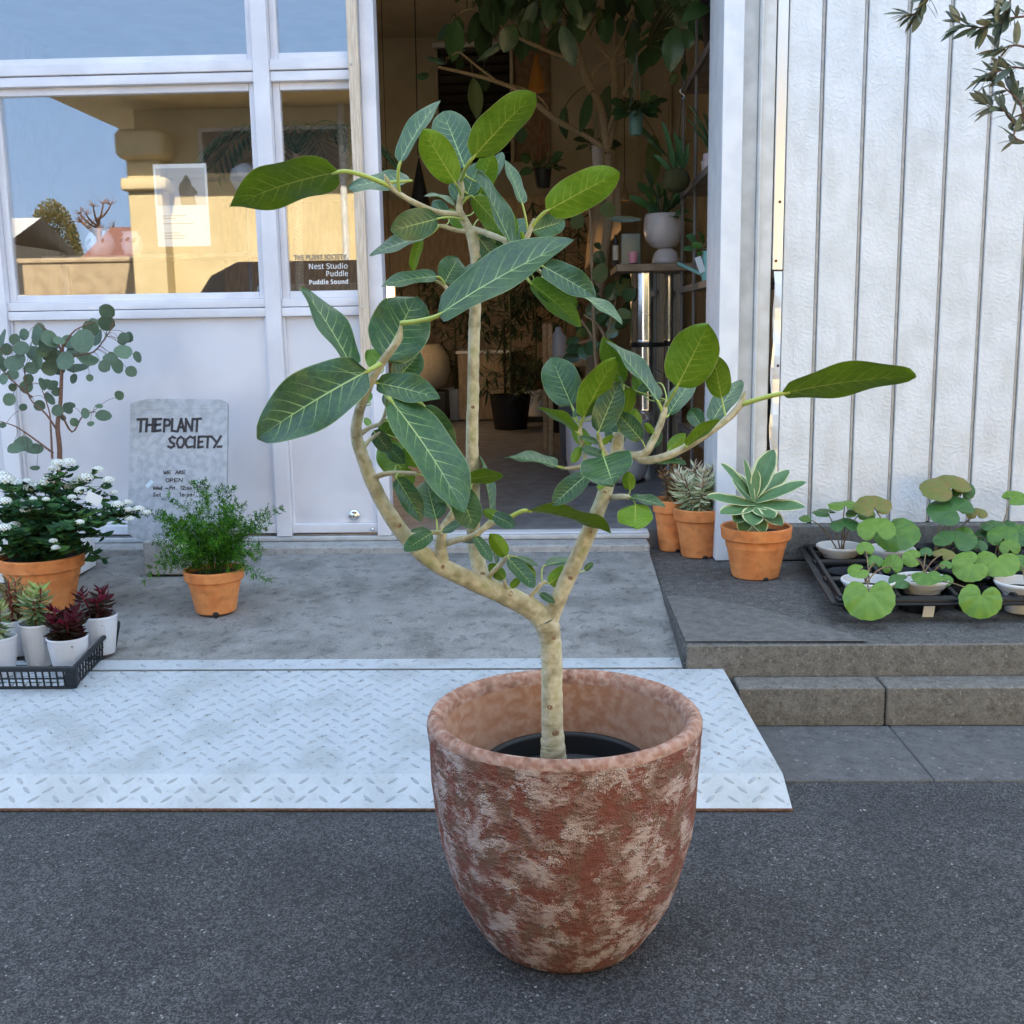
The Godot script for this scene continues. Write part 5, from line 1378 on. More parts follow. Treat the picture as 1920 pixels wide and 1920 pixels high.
func sign_board() -> void:
	# galvanised-looking slab with hand lettering, leaning on the panel and standing on a concrete block
	var bl := thing("concrete_block", "grey concrete block under the lettered sign slab", "block", Vector3(-1.47, 0.243, 0.42))
	part(bx(Vector3(-1.47, 0.310, 0.42), Vector3(0.29, 0.136, 0.13), 0.006), "block", M.pale_concrete, bl)
	var tl := Vector3(-1.6957, 0.9266, 0.2850)
	var tr := Vector3(-1.2995, 0.9257, 0.2850)
	var bo := Vector3(-1.6942, 0.3789, 0.4250)
	var u := (tr - tl).normalized()
	var n := u.cross(bo - tl).normalized() * -1.0
	var d := n.cross(u) * -1.0
	if d.dot(bo - tl) < 0:
		d = -d
	if n.z < 0:
		n = -n
	var w := (tr - tl).length()
	var h := 0.572
	var t := thing("sign_slab", "grey metal-clad sign slab with dark hand lettering leaning by the door panel", "sign", bo + u * w * 0.5)
	# slab outline with knocked corners
	var ol := [Vector2(0.0, 0.018), Vector2(0.035, 0.008), Vector2(0.075, 0.0), Vector2(0.30, 0.004), Vector2(0.37, 0.007), Vector2(0.392, 0.017), Vector2(w, 0.028), Vector2(w, h), Vector2(0.06, h), Vector2(0.025, h - 0.012), Vector2(0.0, h - 0.03)]
	var m := MB.new()
	var fr: Array = []
	var bk: Array = []
	for q in ol:
		fr.append(tl + u * q.x + d * q.y)
		bk.append(tl + u * q.x + d * q.y - n * 0.022)
	m.face(fr.duplicate(), n)
	m.face(bk.duplicate(), -n)
	for i in ol.size():
		var j := (i + 1) % ol.size()
		var mid: Vector3 = (fr[i] + fr[j]) * 0.5 - (tl + u * w * 0.5 + d * h * 0.5)
		m.face([fr[i], fr[j], bk[j], bk[i]], mid)
	part(m, "slab", M.zinc, t)
	var cr := MB.new()
	cr.box(tl + u * w * 0.5 + d * 0.04 + n * 0.0004, Vector3(w * 0.99, 0.0016, 0.0012), 0.0002, Basis(u, -d, n))
	part(cr, "crease", M.joint, t)
	var k := 0.394 / 1030.0
	var o := tl - u * 135.0 * k - d * 118.0 * k
	var words := [
		["THE", [[215, 80], [310, 75], [400, 66]], 335, 130, 0.0105], ["PLANT", [[495, 75], [580, 55], [645, 70], [725, 78], [815, 76]], 338, 130, 0.0098],
		["SOCIETY_", [[548, 74], [640, 80], [730, 86], [815, 30], [865, 52], [938, 62], [1008, 96], [1072, 40]], 526, 116, 0.0092],
		["WE", [[503, 38], [547, 34]], 886, 34, 0.0026], ["ARE", [[630, 34], [668, 30], [700, 34]], 886, 34, 0.0026],
		["OPEN", [[530, 38], [575, 34], [620, 36], [666, 42]], 966, 38, 0.0026],
		["Wed~Fri.", [[396, 44], [442, 26], [468, 24], [526, 30], [572, 32], [602, 18], [620, 12], [640, 14]], 1046, 38, 0.0027],
		["12:00-19:00", [[684, 20], [706, 28], [738, 8], [752, 26], [782, 26], [818, 26], [858, 18], [876, 28], [914, 8], [928, 28], [958, 28]], 1046, 38, 0.0027],
		["Sat", [[398, 26], [430, 26], [462, 22]], 1116, 38, 0.0026], ["10:00", [[678, 20], [702, 30], [740, 8], [755, 26], [784, 26]], 1116, 40, 0.0027]]
	for wd in words:
		var mb := MB.new()
		for i in wd[0].length():
			var g: Array = GLYPH[wd[0][i]]
			for s in g:
				var pts: Array = []
				for q in s:
					pts.append(Vector2(wd[1][i][0] + q[0] * wd[1][i][1], wd[2] + q[1] * wd[3] + rng.randf_range(-1, 1)) * k)
				stroke(mb, o, u, d, n, pts, wd[4])
		part(mb, "lettering", M.brush, t)
	for q in [[Vector2(358, 1022), 0.035, 0.016, 0.8], [Vector2(877, 1008), 0.02, 0.015, -0.7]]:
		var tp := MB.new()
		tp.box(o + u * q[0].x * k + d * q[0].y * k + n * 0.0012, Vector3(q[1], q[2], 0.0006), 0.0001, Basis(u, -d, n) * Basis(Vector3.BACK, q[3]))
		part(tp, "tape", M.tape, t)

func left_plants() -> void:
	sign_board()
	# asparagus fern
	var c := Vector3(-1.209, 0.199, 0.885)
	var t := thing("potted_fern", "feathery green asparagus fern in a terracotta pot on the concrete slope", "potted plant", c)
	flower_pot(t, c, 0.107, 0.158, M.terracotta)
	var lc := [lin(0.038, 0.135, 0.012), lin(0.058, 0.18, 0.014), lin(0.024, 0.09, 0.014), lin(0.09, 0.22, 0.016)]
	for f in 56:
		var fo := MB.new()
		var an := rng.randf() * TAU
		var reach := rng.randf_range(0.06, 0.25)
		var hi := rng.randf_range(0.10, 0.33) * (1.15 - reach * 2.2)
		var droop := 0.0
		if f % 4 == 0:
			droop = rng.randf_range(0.05, 0.16)
		var base := c + Vector3(0, 0.145, 0) + Vector3(cos(an), 0, sin(an)) * rng.randf_range(0.0, 0.06)
		var endp := base + Vector3(cos(an) * reach, hi - droop, sin(an) * reach * 0.8)
		var path := bezier(base, base + Vector3(cos(an) * reach * 0.25, maxf(hi, 0.1) * 0.85, sin(an) * reach * 0.25), endp, 12)
		fo.cur = lin(0.06, 0.14, 0.03)
		fo.tube(path, taper(13, 0.0014, 0.0006), 4, false)
		for i in range(2, 13):
			var tg: Vector3 = (path[i] - path[i - 1]).normalized()
			for b in 4:
				# side sprays
				var sd := tg.cross(Vector3(rng.randf_range(-1, 1), rng.randf_range(-1, 1), rng.randf_range(-1, 1))).normalized()
				var sl := rng.randf_range(0.020, 0.05) * (1.2 - 0.06 * i)
				var se: Vector3 = path[i] + (sd + tg * 0.6).normalized() * sl
				fo.cur = lc[rng.randi() % 4]
				for k in 6:
					var q: Vector3 = path[i].lerp(se, (k + 1) / 6.0)
					for r in 2:
						var nd: Vector3 = ((se - path[i]).normalized() * 0.7 + Vector3(rng.randf_range(-1, 1), rng.randf_range(-1, 1), rng.randf_range(-1, 1))).normalized()
						var nl := rng.randf_range(0.008, 0.015)
						var sw: Vector3 = nd.cross(Vector3(rng.randf_range(-1, 1), 1, rng.randf_range(-1, 1))).normalized() * 0.0015
						var i0 := fo.p(q); var i1 := fo.p(q + nd * nl * 0.5 + sw); var i2 := fo.p(q + nd * nl); var i3 := fo.p(q + nd * nl * 0.5 - sw)
						fo.quad(i0, i1, i2, i3)
		part(fo, "frond", M.tinted, t, "", true, true)
	part(bx(c + Vector3(-0.105, 0.235, 0.02), Vector3(0.035, 0.05, 0.001), 0.0002, Basis(Vector3.BACK, -0.6)), "plant_label", M.paper, t)
	# spirea with white flower heads
	c = Vector3(-1.862, 0.200, 0.82)
	t = thing("potted_spirea", "bushy shrub with white flower clusters in a wide terracotta pot", "potted plant", c)
	flower_pot(t, c, 0.152, 0.20, M.terracotta, 0.9)
	var heads: Array = SPIREA_HEADS
	var stem := MB.new()
	var crown := c + Vector3(0, 0.18, 0)
	var gl := [lin(0.030, 0.085, 0.035), lin(0.045, 0.115, 0.04), lin(0.055, 0.13, 0.035), lin(0.025, 0.07, 0.032)]
	var ends: Array = []
	for h in heads:
		ends.append(h[0])
	for k in 64:
		var an := rng.randf() * TAU
		var rr := rng.randf_range(0.05, 0.24)
		ends.append(crown + Vector3(cos(an) * rr, rng.randf_range(0.02, 0.26) - rr * 0.25, sin(an) * rr * 0.7))
	for e in ends:
		var b := crown + Vector3(rng.randf_range(-0.05, 0.05), 0, rng.randf_range(-0.05, 0.05))
		var path := bezier(b, b.lerp(e, 0.45) + Vector3(0, 0.09, 0), e - Vector3(0, 0.006, 0), 10)
		stem.tube(path, taper(11, 0.0022, 0.0009), 5, false)
		var fo := MB.new()
		for i in range(2, 11):
			for r in 5:
				var az := (i * 5 + r) * 2.4
				var q: Vector3 = path[i].lerp(path[i - 1], rng.randf())
				var d := Vector3(cos(az), rng.randf_range(-0.35, 0.5), sin(az)).normalized()
				fo.cur = gl[rng.randi() % 4]
				var ll := rng.randf_range(0.032, 0.056)
				fo.blade(q, q + d * ll, Vector3(rng.randf_range(-0.6, 0.6), 0.8, rng.randf_range(-0.2, 0.9)), ll * 0.44, 0.08)
		part(fo, "foliage", M.tinted, t, "", true, true)
	part(stem, "stems", M.twig, t, "", true)
	for h in heads:
		var fl := MB.new()
		var r: float = h[1]
		for k in 46:
			# little five-petalled florets over a dome
			var y := 1.0 - 1.25 * (k + rng.randf()) / 46.0
			var rad := sqrt(maxf(0, 1 - y * y))
			var az := k * 2.39996
			var nd := Vector3(cos(az) * rad, y, sin(az) * rad)
			var q: Vector3 = h[0] + nd * Vector3(r, r * 0.62, r)
			fl.cur = lin(0.80, 0.82, 0.78) if k % 9 else lin(0.62, 0.66, 0.45)
			var x := nd.cross(Vector3(0.3, 0.2, 0.9)).normalized()
			var yy := nd.cross(x)
			var cc := fl.p(q + nd * 0.0002)
			var ring: Array = []
			for j in 10:
				var a2 := TAU * j / 10 + k
				var r2 := (r * 0.25 if j % 2 == 0 else r * 0.15)
				ring.append(fl.p(q + (x * cos(a2) + yy * sin(a2)) * r2 + nd * r * 0.07))
			for j in 10:
				fl.tri(cc, ring[j], ring[(j + 1) % 10])
		part(fl, "flower_head", M.tinted, t, "", false, true)
	part(bx(Vector3(-1.6035, 0.6202, 0.9300), Vector3(0.055, 0.038, 0.001), 0.0002, Basis(Vector3.BACK, -0.45)), "plant_label", M.paper, t)
	# eucalyptus in a white square planter behind
	c = Vector3(-2.03, 0.246, 0.47)
	t = thing("potted_eucalyptus", "slender tree with round grey green leaves in a white square planter", "potted plant", c)
	var pl := MB.new()
	for s in [[Vector3(-0.145, 0.125, 0), Vector3(0.018, 0.25, 0.30)], [Vector3(0.145, 0.125, 0), Vector3(0.018, 0.25, 0.30)], [Vector3(0, 0.125, 0.141), Vector3(0.272, 0.25, 0.018)], [Vector3(0, 0.125, -0.141), Vector3(0.272, 0.25, 0.018)], [Vector3(0, 0.01, 0), Vector3(0.27, 0.016, 0.26)]]:
		pl.box(c + s[0], s[1], 0.004)
	part(pl, "pot", M.white_plastic, t)
	part(bx(c + Vector3(0, 0.2, 0), Vector3(0.27, 0.02, 0.26), 0.004), "soil", M.soil, t)
	var trunk := MB.new()
	var b0 := c + Vector3(0.06, 0.2, 0)
	var t1 := smooth_line([b0, Vector3(-1.9321, 0.7065, 0.4500), Vector3(-1.9297, 0.8326, 0.4500), Vector3(-1.9164, 0.9150, 0.4400), Vector3(-1.8977, 1.0596, 0.4400), Vector3(-1.8847, 1.1619, 0.4400)], [0.012, 0.010, 0.009, 0.008, 0.0065, 0.005], 5)
	trunk.tube(t1[0], t1[1], 9)
	part(trunk, "trunk", M.euca_bark, t)
	var limbs := [[Vector3(-1.9348, 0.8222, 0.4500), Vector3(-1.9785, 0.8845, 0.4400), Vector3(-2.0461, 0.9466, 0.4200), Vector3(-2.0569, 1.0611, 0.4200)], [Vector3(-1.9526, 0.7092, 0.4700), Vector3(-1.9480, 0.8346, 0.4700), Vector3(-1.9535, 0.8962, 0.4600), Vector3(-1.9801, 0.9999, 0.4600)], [Vector3(-1.8935, 1.0596, 0.4400), Vector3(-1.8521, 1.1036, 0.4200), Vector3(-1.7854, 1.1186, 0.4000), Vector3(-1.7358, 1.1794, 0.3800), Vector3(-1.7000, 1.2303, 0.3800)], [Vector3(-1.8924, 1.1211, 0.4400), Vector3(-1.9206, 1.1828, 0.4400), Vector3(-1.9743, 1.2345, 0.4500)], [Vector3(-1.8864, 1.1415, 0.4400), Vector3(-1.8352, 1.2019, 0.4400), Vector3(-1.7570, 1.2373, 0.4200)], [Vector3(-1.9182, 0.8942, 0.4400), Vector3(-1.8876, 0.8082, 0.4200), Vector3(-1.8483, 0.8691, 0.4000), Vector3(-1.7979, 0.8853, 0.4000)], [Vector3(-1.9512, 0.7290, 0.4600), Vector3(-2.0305, 0.7929, 0.4600), Vector3(-2.1001, 0.8337, 0.4400), Vector3(-2.1620, 0.8555, 0.4400)], [Vector3(-2.0354, 0.9465, 0.4200), Vector3(-2.0944, 0.9994, 0.4200), Vector3(-2.1523, 1.0624, 0.4200)]]
	for l in limbs:
		var m := MB.new()
		var q := smooth_line(l, taper(l.size(), 0.0046, 0.0016), 4)
		m.tube(q[0], q[1], 7)
		part(m, "branch", M.euca_bark, t)
	var all: Array = []
	for l in limbs:
		for i in l.size() - 1:
			for f in 5:
				all.append(l[i].lerp(l[i + 1], f / 5.0))
	var ev: Array = EUCALYPTUS.duplicate()
	for k in 22:
		var e0: Array = EUCALYPTUS[rng.randi() % 30]
		ev.append([e0[0] + Vector3(rng.randf_range(-0.09, 0.09), rng.randf_range(-0.08, 0.06), rng.randf_range(-0.14, 0.0)), (e0[1] + Vector3(rng.randf_range(-0.6, 0.6), rng.randf_range(-0.3, 0.6), 0)).normalized(), e0[2] * rng.randf_range(0.6, 1.0)])
	for e in ev:
		var n: Vector3 = e[1]
		var r: float = e[2]
		var cc: Vector3 = e[0]
		var near: Vector3 = all[0]
		for a in all:
			if (a - cc).length() < (near - cc).length():
				near = a
		var ax := (cc - near)
		ax = (ax - n * ax.dot(n)).normalized()
		var lf := leaf("leaf", t, cc - ax * r, cc + ax * r * 1.02, n, r * 1.9, M.euca[rng.randi() % 3], M.euca_under, 0.02, 0.08, 0.01, Vector2(0.95, 0.52), 9, 6)
		var s := MB.new()
		s.tube(bezier(near, near.lerp(cc, 0.5) + Vector3(0, 0.02, 0), cc - ax * r * 0.95, 5), taper(6, 0.0011, 0.0008), 5, false)
		part(s, "stalk", M.euca_bark, lf)
	# slotted carrying tray with white cups of spurge
	slotted_tray()

func slotted_tray() -> void:
	var y0 := 0.137
	var bs := Basis(Vector3.RIGHT, 0.125)
	var org := Vector3(-1.80, 0.146, 1.365)
	var t := thing("plant_tray", "black slotted plastic tray holding white nursery cups on the ramp", "tray", org)
	var hx := 0.345
	var hz := 0.165
	var hh := 0.075
	var f := func(x: float, y: float, z: float) -> Vector3: return org + bs * Vector3(x, y, z)
	# sides: top band, bottom band, verticals, one middle bar
	for s in [-1.0, 1.0]:
		for ax in 2:
			var ln := hx if ax == 0 else hz
			var w := MB.new()
			var fl := 1.0 + 0.0
			var top := f.call(0.0, hh, s * (hz + 0.012)) if ax == 0 else f.call(s * (hx + 0.012), hh, 0.0)
			var bot := f.call(0.0, 0.006, s * hz) if ax == 0 else f.call(s * hx, 0.006, 0.0)
			var mid: Vector3 = (top + bot) * 0.5
			var sx := Vector3(ln * 2 + 0.02, 0, 0) if ax == 0 else Vector3(0, 0, ln * 2 + 0.02)
			w.box(top, sx + (Vector3(0.02, 0.016, 0.012) if ax == 0 else Vector3(0.012, 0.016, 0.02)), 0.003, bs)
			w.box(bot, sx + (Vector3(-0.02, 0.014, 0.005) if ax == 0 else Vector3(0.005, 0.014, -0.02)), 0.002, bs)
			w.box(mid, sx + (Vector3(0, 0.005, 0.004) if ax == 0 else Vector3(0.004, 0.005, 0)), 0.001, bs)
			var n := int(ln * 2 / 0.021)
			for i in n + 1:
				var u := -ln + 2 * ln * i / n
				var a: Vector3 = (f.call(u, hh, s * (hz + 0.009)) if ax == 0 else f.call(s * (hx + 0.009), hh, u))
				var b: Vector3 = (f.call(u * 0.985, 0.006, s * hz) if ax == 0 else f.call(s * hx, 0.006, u * 0.985))
				w.bar(b, a, 0.0055, 0.004, 0.001)
			part(w, "side", M.tray, t)
	for s in [-1.0, 1.0]:
		for q in [-1.0, 1.0]:
			var w := MB.new()
			w.bar(f.call(s * (hx - 0.012), 0.002, q * (hz - 0.006)), f.call(s * (hx + 0.004), hh, q * (hz + 0.01)), 0.036, 0.010, 0.003)
			w.bar(f.call(s * (hx - 0.002), 0.002, q * (hz - 0.016)), f.call(s * (hx + 0.011), hh, q * (hz - 0.004)), 0.010, 0.030, 0.003)
			part(w, "corner", M.tray, t)
	var fl2 := MB.new()
	for i in 18:
		fl2.box(f.call(-hx + 2 * hx * i / 17.0, 0.003, 0.0), Vector3(0.006, 0.004, hz * 2), 0.001, bs)
	for i in 9:
		fl2.box(f.call(0.0, 0.0045, -hz + 2 * hz * i / 8.0), Vector3(hx * 2, 0.004, 0.006), 0.001, bs)
	part(fl2, "floor_grid", M.tray, t)
	var dark := [lin(0.040, 0.014, 0.015), lin(0.055, 0.024, 0.020), lin(0.035, 0.026, 0.018)]
	var wine := [lin(0.10, 0.010, 0.022), lin(0.065, 0.014, 0.018)]
	var pale := [lin(0.20, 0.27, 0.11), lin(0.30, 0.34, 0.20), lin(0.12, 0.20, 0.09)]
	var lime := [lin(0.28, 0.38, 0.12), lin(0.36, 0.42, 0.18)]
	var rusty := [lin(0.20, 0.13, 0.05), lin(0.26, 0.16, 0.07), lin(0.14, 0.13, 0.06)]
	var redst := lin(0.22, 0.035, 0.04)
	var cups := [
		["wine_spurge", "dark wine red leafy plant in the white cup at the tray front corner", Vector3(-1.5109, 0.2658, 1.4250), 0.062, 0.105, 6, 0.055, dark, wine, 0.056, 34, 0.36],
		["wine_spurge", "dark wine red plant with spiky tips in the white cup behind it by the slope", Vector3(-1.4692, 0.2937, 1.2750), 0.056, 0.105, 4, 0.06, dark, wine, 0.05, 40, 0.24],
		["variegated_spurge", "pale green variegated plant on red stems in a white cup", Vector3(-1.6334, 0.2932, 1.3600), 0.058, 0.145, 4, 0.03, pale, lime, 0.058, 44, 0.2],
		["rusty_spurge", "orange brown leaved plant on dark red stems in a white cup", Vector3(-1.7489, 0.2861, 1.2800), 0.060, 0.15, 4, 0.045, rusty, rusty, 0.055, 36, 0.2],
		["variegated_spurge", "silvery green variegated plant in a small white cup at the tray end", Vector3(-1.7226, 0.2714, 1.4400), 0.055, 0.12, 3, 0.04, pale, lime, 0.05, 44, 0.2]]
	for q in cups:
		var rim: Vector3 = q[2]
		# rim centre to base: cups stand on the tray floor
		var fy := org.y + 0.008 - 0.125 * (rim.z - org.z)
		var c := Vector3(rim.x, fy, rim.z)
		var o := thing(q[0], q[1], "potted plant", c, "potted spurges in the slotted tray")
		nursery_cup(o, c, q[3], rim.y - fy, 0.0)
		spurge(o, Vector3(rim.x, rim.y - 0.02, rim.z), q[6], q[4], q[5], q[9], q[7], redst, q[8], q[10], q[11])

const SPIREA_HEADS := [
	[Vector3(-1.7582, 0.7362, 0.8475), 0.0225],
	[Vector3(-1.7620, 0.7267, 0.7525), 0.0256],
	[Vector3(-1.7710, 0.7182, 0.8548), 0.0200],
	[Vector3(-1.8492, 0.6680, 0.6578), 0.0200],
	[Vector3(-1.6958, 0.6724, 0.7736), 0.0265],
	[Vector3(-1.6681, 0.6948, 0.7228), 0.0217],
	[Vector3(-1.5926, 0.6700, 0.8164), 0.0202],
	[Vector3(-1.6331, 0.6032, 0.6784), 0.0157],
	[Vector3(-1.6913, 0.6346, 0.8318), 0.0211],
	[Vector3(-1.7638, 0.6392, 0.7597), 0.0231],
	[Vector3(-1.8095, 0.6682, 0.8385), 0.0261],
	[Vector3(-1.9100, 0.6361, 0.7450), 0.0288],
	[Vector3(-1.8463, 0.5792, 0.8547), 0.0261],
	[Vector3(-1.8496, 0.5829, 0.9336), 0.0172],
	[Vector3(-1.9503, 0.6795, 0.8565), 0.0310],
	[Vector3(-1.9988, 0.6385, 0.7213), 0.0290],
	[Vector3(-1.9003, 0.6206, 0.9732), 0.0219],
	[Vector3(-1.8646, 0.5430, 1.0644), 0.0215],
	[Vector3(-1.9129, 0.5199, 0.8991), 0.0224],
	[Vector3(-1.7310, 0.4829, 0.9939), 0.0136],
	[Vector3(-1.7147, 0.4630, 1.0151), 0.0145],
	[Vector3(-1.5999, 0.5609, 1.0674), 0.0142],
	[Vector3(-1.5314, 0.5943, 0.9064), 0.0198],
	[Vector3(-1.5415, 0.5825, 0.7893), 0.0178],
	[Vector3(-1.5093, 0.5687, 0.8695), 0.0160],
	[Vector3(-1.4710, 0.5706, 0.8686), 0.0200],
	[Vector3(-1.4425, 0.5585, 0.8700), 0.0150],
	[Vector3(-1.4668, 0.5549, 0.9709), 0.0156],
	[Vector3(-1.7539, 0.6527, 0.7170), 0.0207],
	[Vector3(-1.9913, 0.6437, 0.6892), 0.0261],
	[Vector3(-1.9208, 0.6574, 0.7549), 0.0205],
	[Vector3(-2.0020, 0.6866, 0.7811), 0.0255],
	[Vector3(-1.7568, 0.6252, 0.9666), 0.0122],
	[Vector3(-1.6997, 0.6193, 0.8880), 0.0149],
	[Vector3(-1.9129, 0.5983, 0.8189), 0.0111],
	[Vector3(-1.8024, 0.6277, 0.9646), 0.0117]
]

const EUCALYPTUS := [
	[Vector3(-2.0242, 1.1890, 0.3371), Vector3(-0.5216, 0.2429, 0.8178), 0.0502],
	[Vector3(-1.7487, 1.2301, 0.3388), Vector3(0.3491, -0.2498, 0.9032), 0.0333],
	[Vector3(-1.7929, 1.1627, 0.4669), Vector3(-0.0348, 0.3150, 0.9485), 0.0487],
	[Vector3(-1.7856, 1.2103, 0.4061), Vector3(0.3261, -0.1376, 0.9353), 0.0329],
	[Vector3(-1.7715, 1.1733, 0.3768), Vector3(-0.6232, 0.3809, 0.6831), 0.0373],
	[Vector3(-1.6931, 1.1672, 0.3203), Vector3(-0.0927, 0.2853, 0.9539), 0.0268],
	[Vector3(-1.6294, 1.1185, 0.4983), Vector3(0.3222, 0.6858, 0.6526), 0.0363],
	[Vector3(-1.7246, 1.0598, 0.3261), Vector3(0.8903, 0.0927, 0.4459), 0.0320],
	[Vector3(-1.7023, 1.0663, 0.5063), Vector3(-0.0248, 0.1774, 0.9838), 0.0258],
	[Vector3(-1.6952, 1.0889, 0.4684), Vector3(0.4948, 0.6001, 0.6285), 0.0284],
	[Vector3(-1.7849, 1.0873, 0.4515), Vector3(0.3305, 0.8428, 0.4249), 0.0392],
	[Vector3(-1.8672, 1.0875, 0.4717), Vector3(-0.1315, 0.3240, 0.9369), 0.0390],
	[Vector3(-1.9650, 1.0594, 0.3988), Vector3(0.5680, 0.0053, 0.8230), 0.0332],
	[Vector3(-2.0325, 1.1173, 0.3784), Vector3(0.4873, 0.4018, 0.7753), 0.0316],
	[Vector3(-2.0930, 1.1719, 0.3999), Vector3(0.1441, 0.0913, 0.9853), 0.0231],
	[Vector3(-2.0718, 1.0798, 0.4694), Vector3(0.3434, 0.5323, 0.7738), 0.0367],
	[Vector3(-2.1579, 1.1789, 0.3612), Vector3(-0.6772, 0.3307, 0.6573), 0.0375],
	[Vector3(-2.0493, 1.1379, 0.4447), Vector3(0.2655, 0.5415, 0.7977), 0.0327],
	[Vector3(-1.9189, 1.1727, 0.4780), Vector3(0.7606, 0.3722, 0.5320), 0.0364],
	[Vector3(-1.8690, 1.0548, 0.3587), Vector3(0.0382, 0.9394, 0.3407), 0.0460],
	[Vector3(-2.0737, 0.9855, 0.3794), Vector3(0.2178, 0.2360, 0.9470), 0.0276],
	[Vector3(-1.9707, 0.9994, 0.4616), Vector3(0.9526, 0.2668, 0.1461), 0.0262],
	[Vector3(-2.0072, 0.9338, 0.3304), Vector3(0.8749, 0.4423, 0.1970), 0.0296],
	[Vector3(-1.9224, 0.8959, 0.4539), Vector3(0.0338, 0.1951, 0.9802), 0.0247],
	[Vector3(-1.9244, 0.8970, 0.3596), Vector3(0.8492, 0.3102, 0.4273), 0.0252],
	[Vector3(-2.1225, 0.9394, 0.4272), Vector3(0.1436, 0.1275, 0.9814), 0.0265],
	[Vector3(-2.1396, 1.0776, 0.4255), Vector3(0.9821, 0.1706, 0.0802), 0.0330],
	[Vector3(-1.9575, 1.1109, 0.3961), Vector3(0.3676, 0.0351, 0.9293), 0.0331],
	[Vector3(-1.8806, 1.1587, 0.3896), Vector3(0.5156, 0.5352, 0.6691), 0.0331],
	[Vector3(-1.7915, 0.8876, 0.5043), Vector3(-0.3063, 0.0198, 0.9517), 0.0220],
	[Vector3(-1.7809, 0.8453, 0.4884), Vector3(0.1272, 0.7658, 0.6304), 0.0147],
	[Vector3(-1.7773, 0.8658, 0.3708), Vector3(0.3264, 0.7203, 0.6121), 0.0319],
	[Vector3(-1.7648, 0.9088, 0.4343), Vector3(0.2093, 0.8155, 0.5397), 0.0149],
	[Vector3(-2.1263, 0.7537, 0.3409), Vector3(0.2775, 0.5913, 0.7572), 0.0383],
	[Vector3(-2.0821, 0.7332, 0.3376), Vector3(0.3350, 0.8155, 0.4720), 0.0358],
	[Vector3(-2.1023, 0.7490, 0.4531), Vector3(0.1732, 0.7855, 0.5942), 0.0332],
	[Vector3(-2.0741, 0.6599, 0.3688), Vector3(0.2074, 0.9169, 0.3410), 0.0204],
	[Vector3(-2.1932, 0.8334, 0.3650), Vector3(0.3228, 0.7887, 0.5233), 0.0169],
	[Vector3(-1.8653, 1.1220, 0.4030), Vector3(0.3874, 0.6581, 0.6456), 0.0248],
	[Vector3(-1.9754, 1.1242, 0.4275), Vector3(0.4539, -0.0813, 0.8873), 0.0246],
	[Vector3(-2.0741, 1.0159, 0.3548), Vector3(0.4133, 0.1484, 0.8984), 0.0210],
	[Vector3(-2.1576, 0.9817, 0.3218), Vector3(0.4395, 0.0993, 0.8927), 0.0169],
	[Vector3(-1.8856, 1.0139, 0.3674), Vector3(-0.3703, 0.2365, 0.8983), 0.0209],
	[Vector3(-1.7823, 1.0211, 0.4608), Vector3(0.4780, 0.1509, 0.8653), 0.0147],
	[Vector3(-2.1400, 1.0199, 0.4190), Vector3(-0.3354, 0.2349, 0.9123), 0.0248],
	[Vector3(-1.9226, 0.8633, 0.4087), Vector3(0.8035, 0.2538, 0.5384), 0.0125],
	[Vector3(-2.1227, 0.9008, 0.3202), Vector3(0.3152, 0.4796, 0.8189), 0.0170],
	[Vector3(-1.9582, 1.1525, 0.4322), Vector3(0.8216, 0.1859, 0.5388), 0.0328],
	[Vector3(-2.0221, 1.0598, 0.4294), Vector3(0.5340, 0.4493, 0.7162), 0.0280],
	[Vector3(-2.0528, 1.0977, 0.4539), Vector3(-0.1401, 0.1671, 0.9759), 0.0278],
	[Vector3(-2.1673, 1.1329, 0.3254), Vector3(0.4801, 0.1934, 0.8556), 0.0253],
	[Vector3(-1.9250, 0.9694, 0.4487), Vector3(0.7851, 0.0101, 0.6193), 0.0197],
	[Vector3(-2.1460, 1.0327, 0.3356), Vector3(0.3884, 0.5130, 0.7655), 0.0253],
	[Vector3(-2.2092, 1.1174, 0.3471), Vector3(0.3953, 0.0667, 0.9161), 0.0335],
	[Vector3(-2.2111, 1.0436, 0.3741), Vector3(0.4192, 0.4592, 0.7832), 0.0334],
	[Vector3(-2.0004, 1.0835, 0.4174), Vector3(-0.4480, 0.0125, 0.8939), 0.0330],
	[Vector3(-1.8807, 1.1642, 0.4822), Vector3(0.4532, 0.7480, 0.4848), 0.0243],
	[Vector3(-2.0650, 1.1900, 0.3760), Vector3(-0.2673, 0.0872, 0.9596), 0.0249]
]

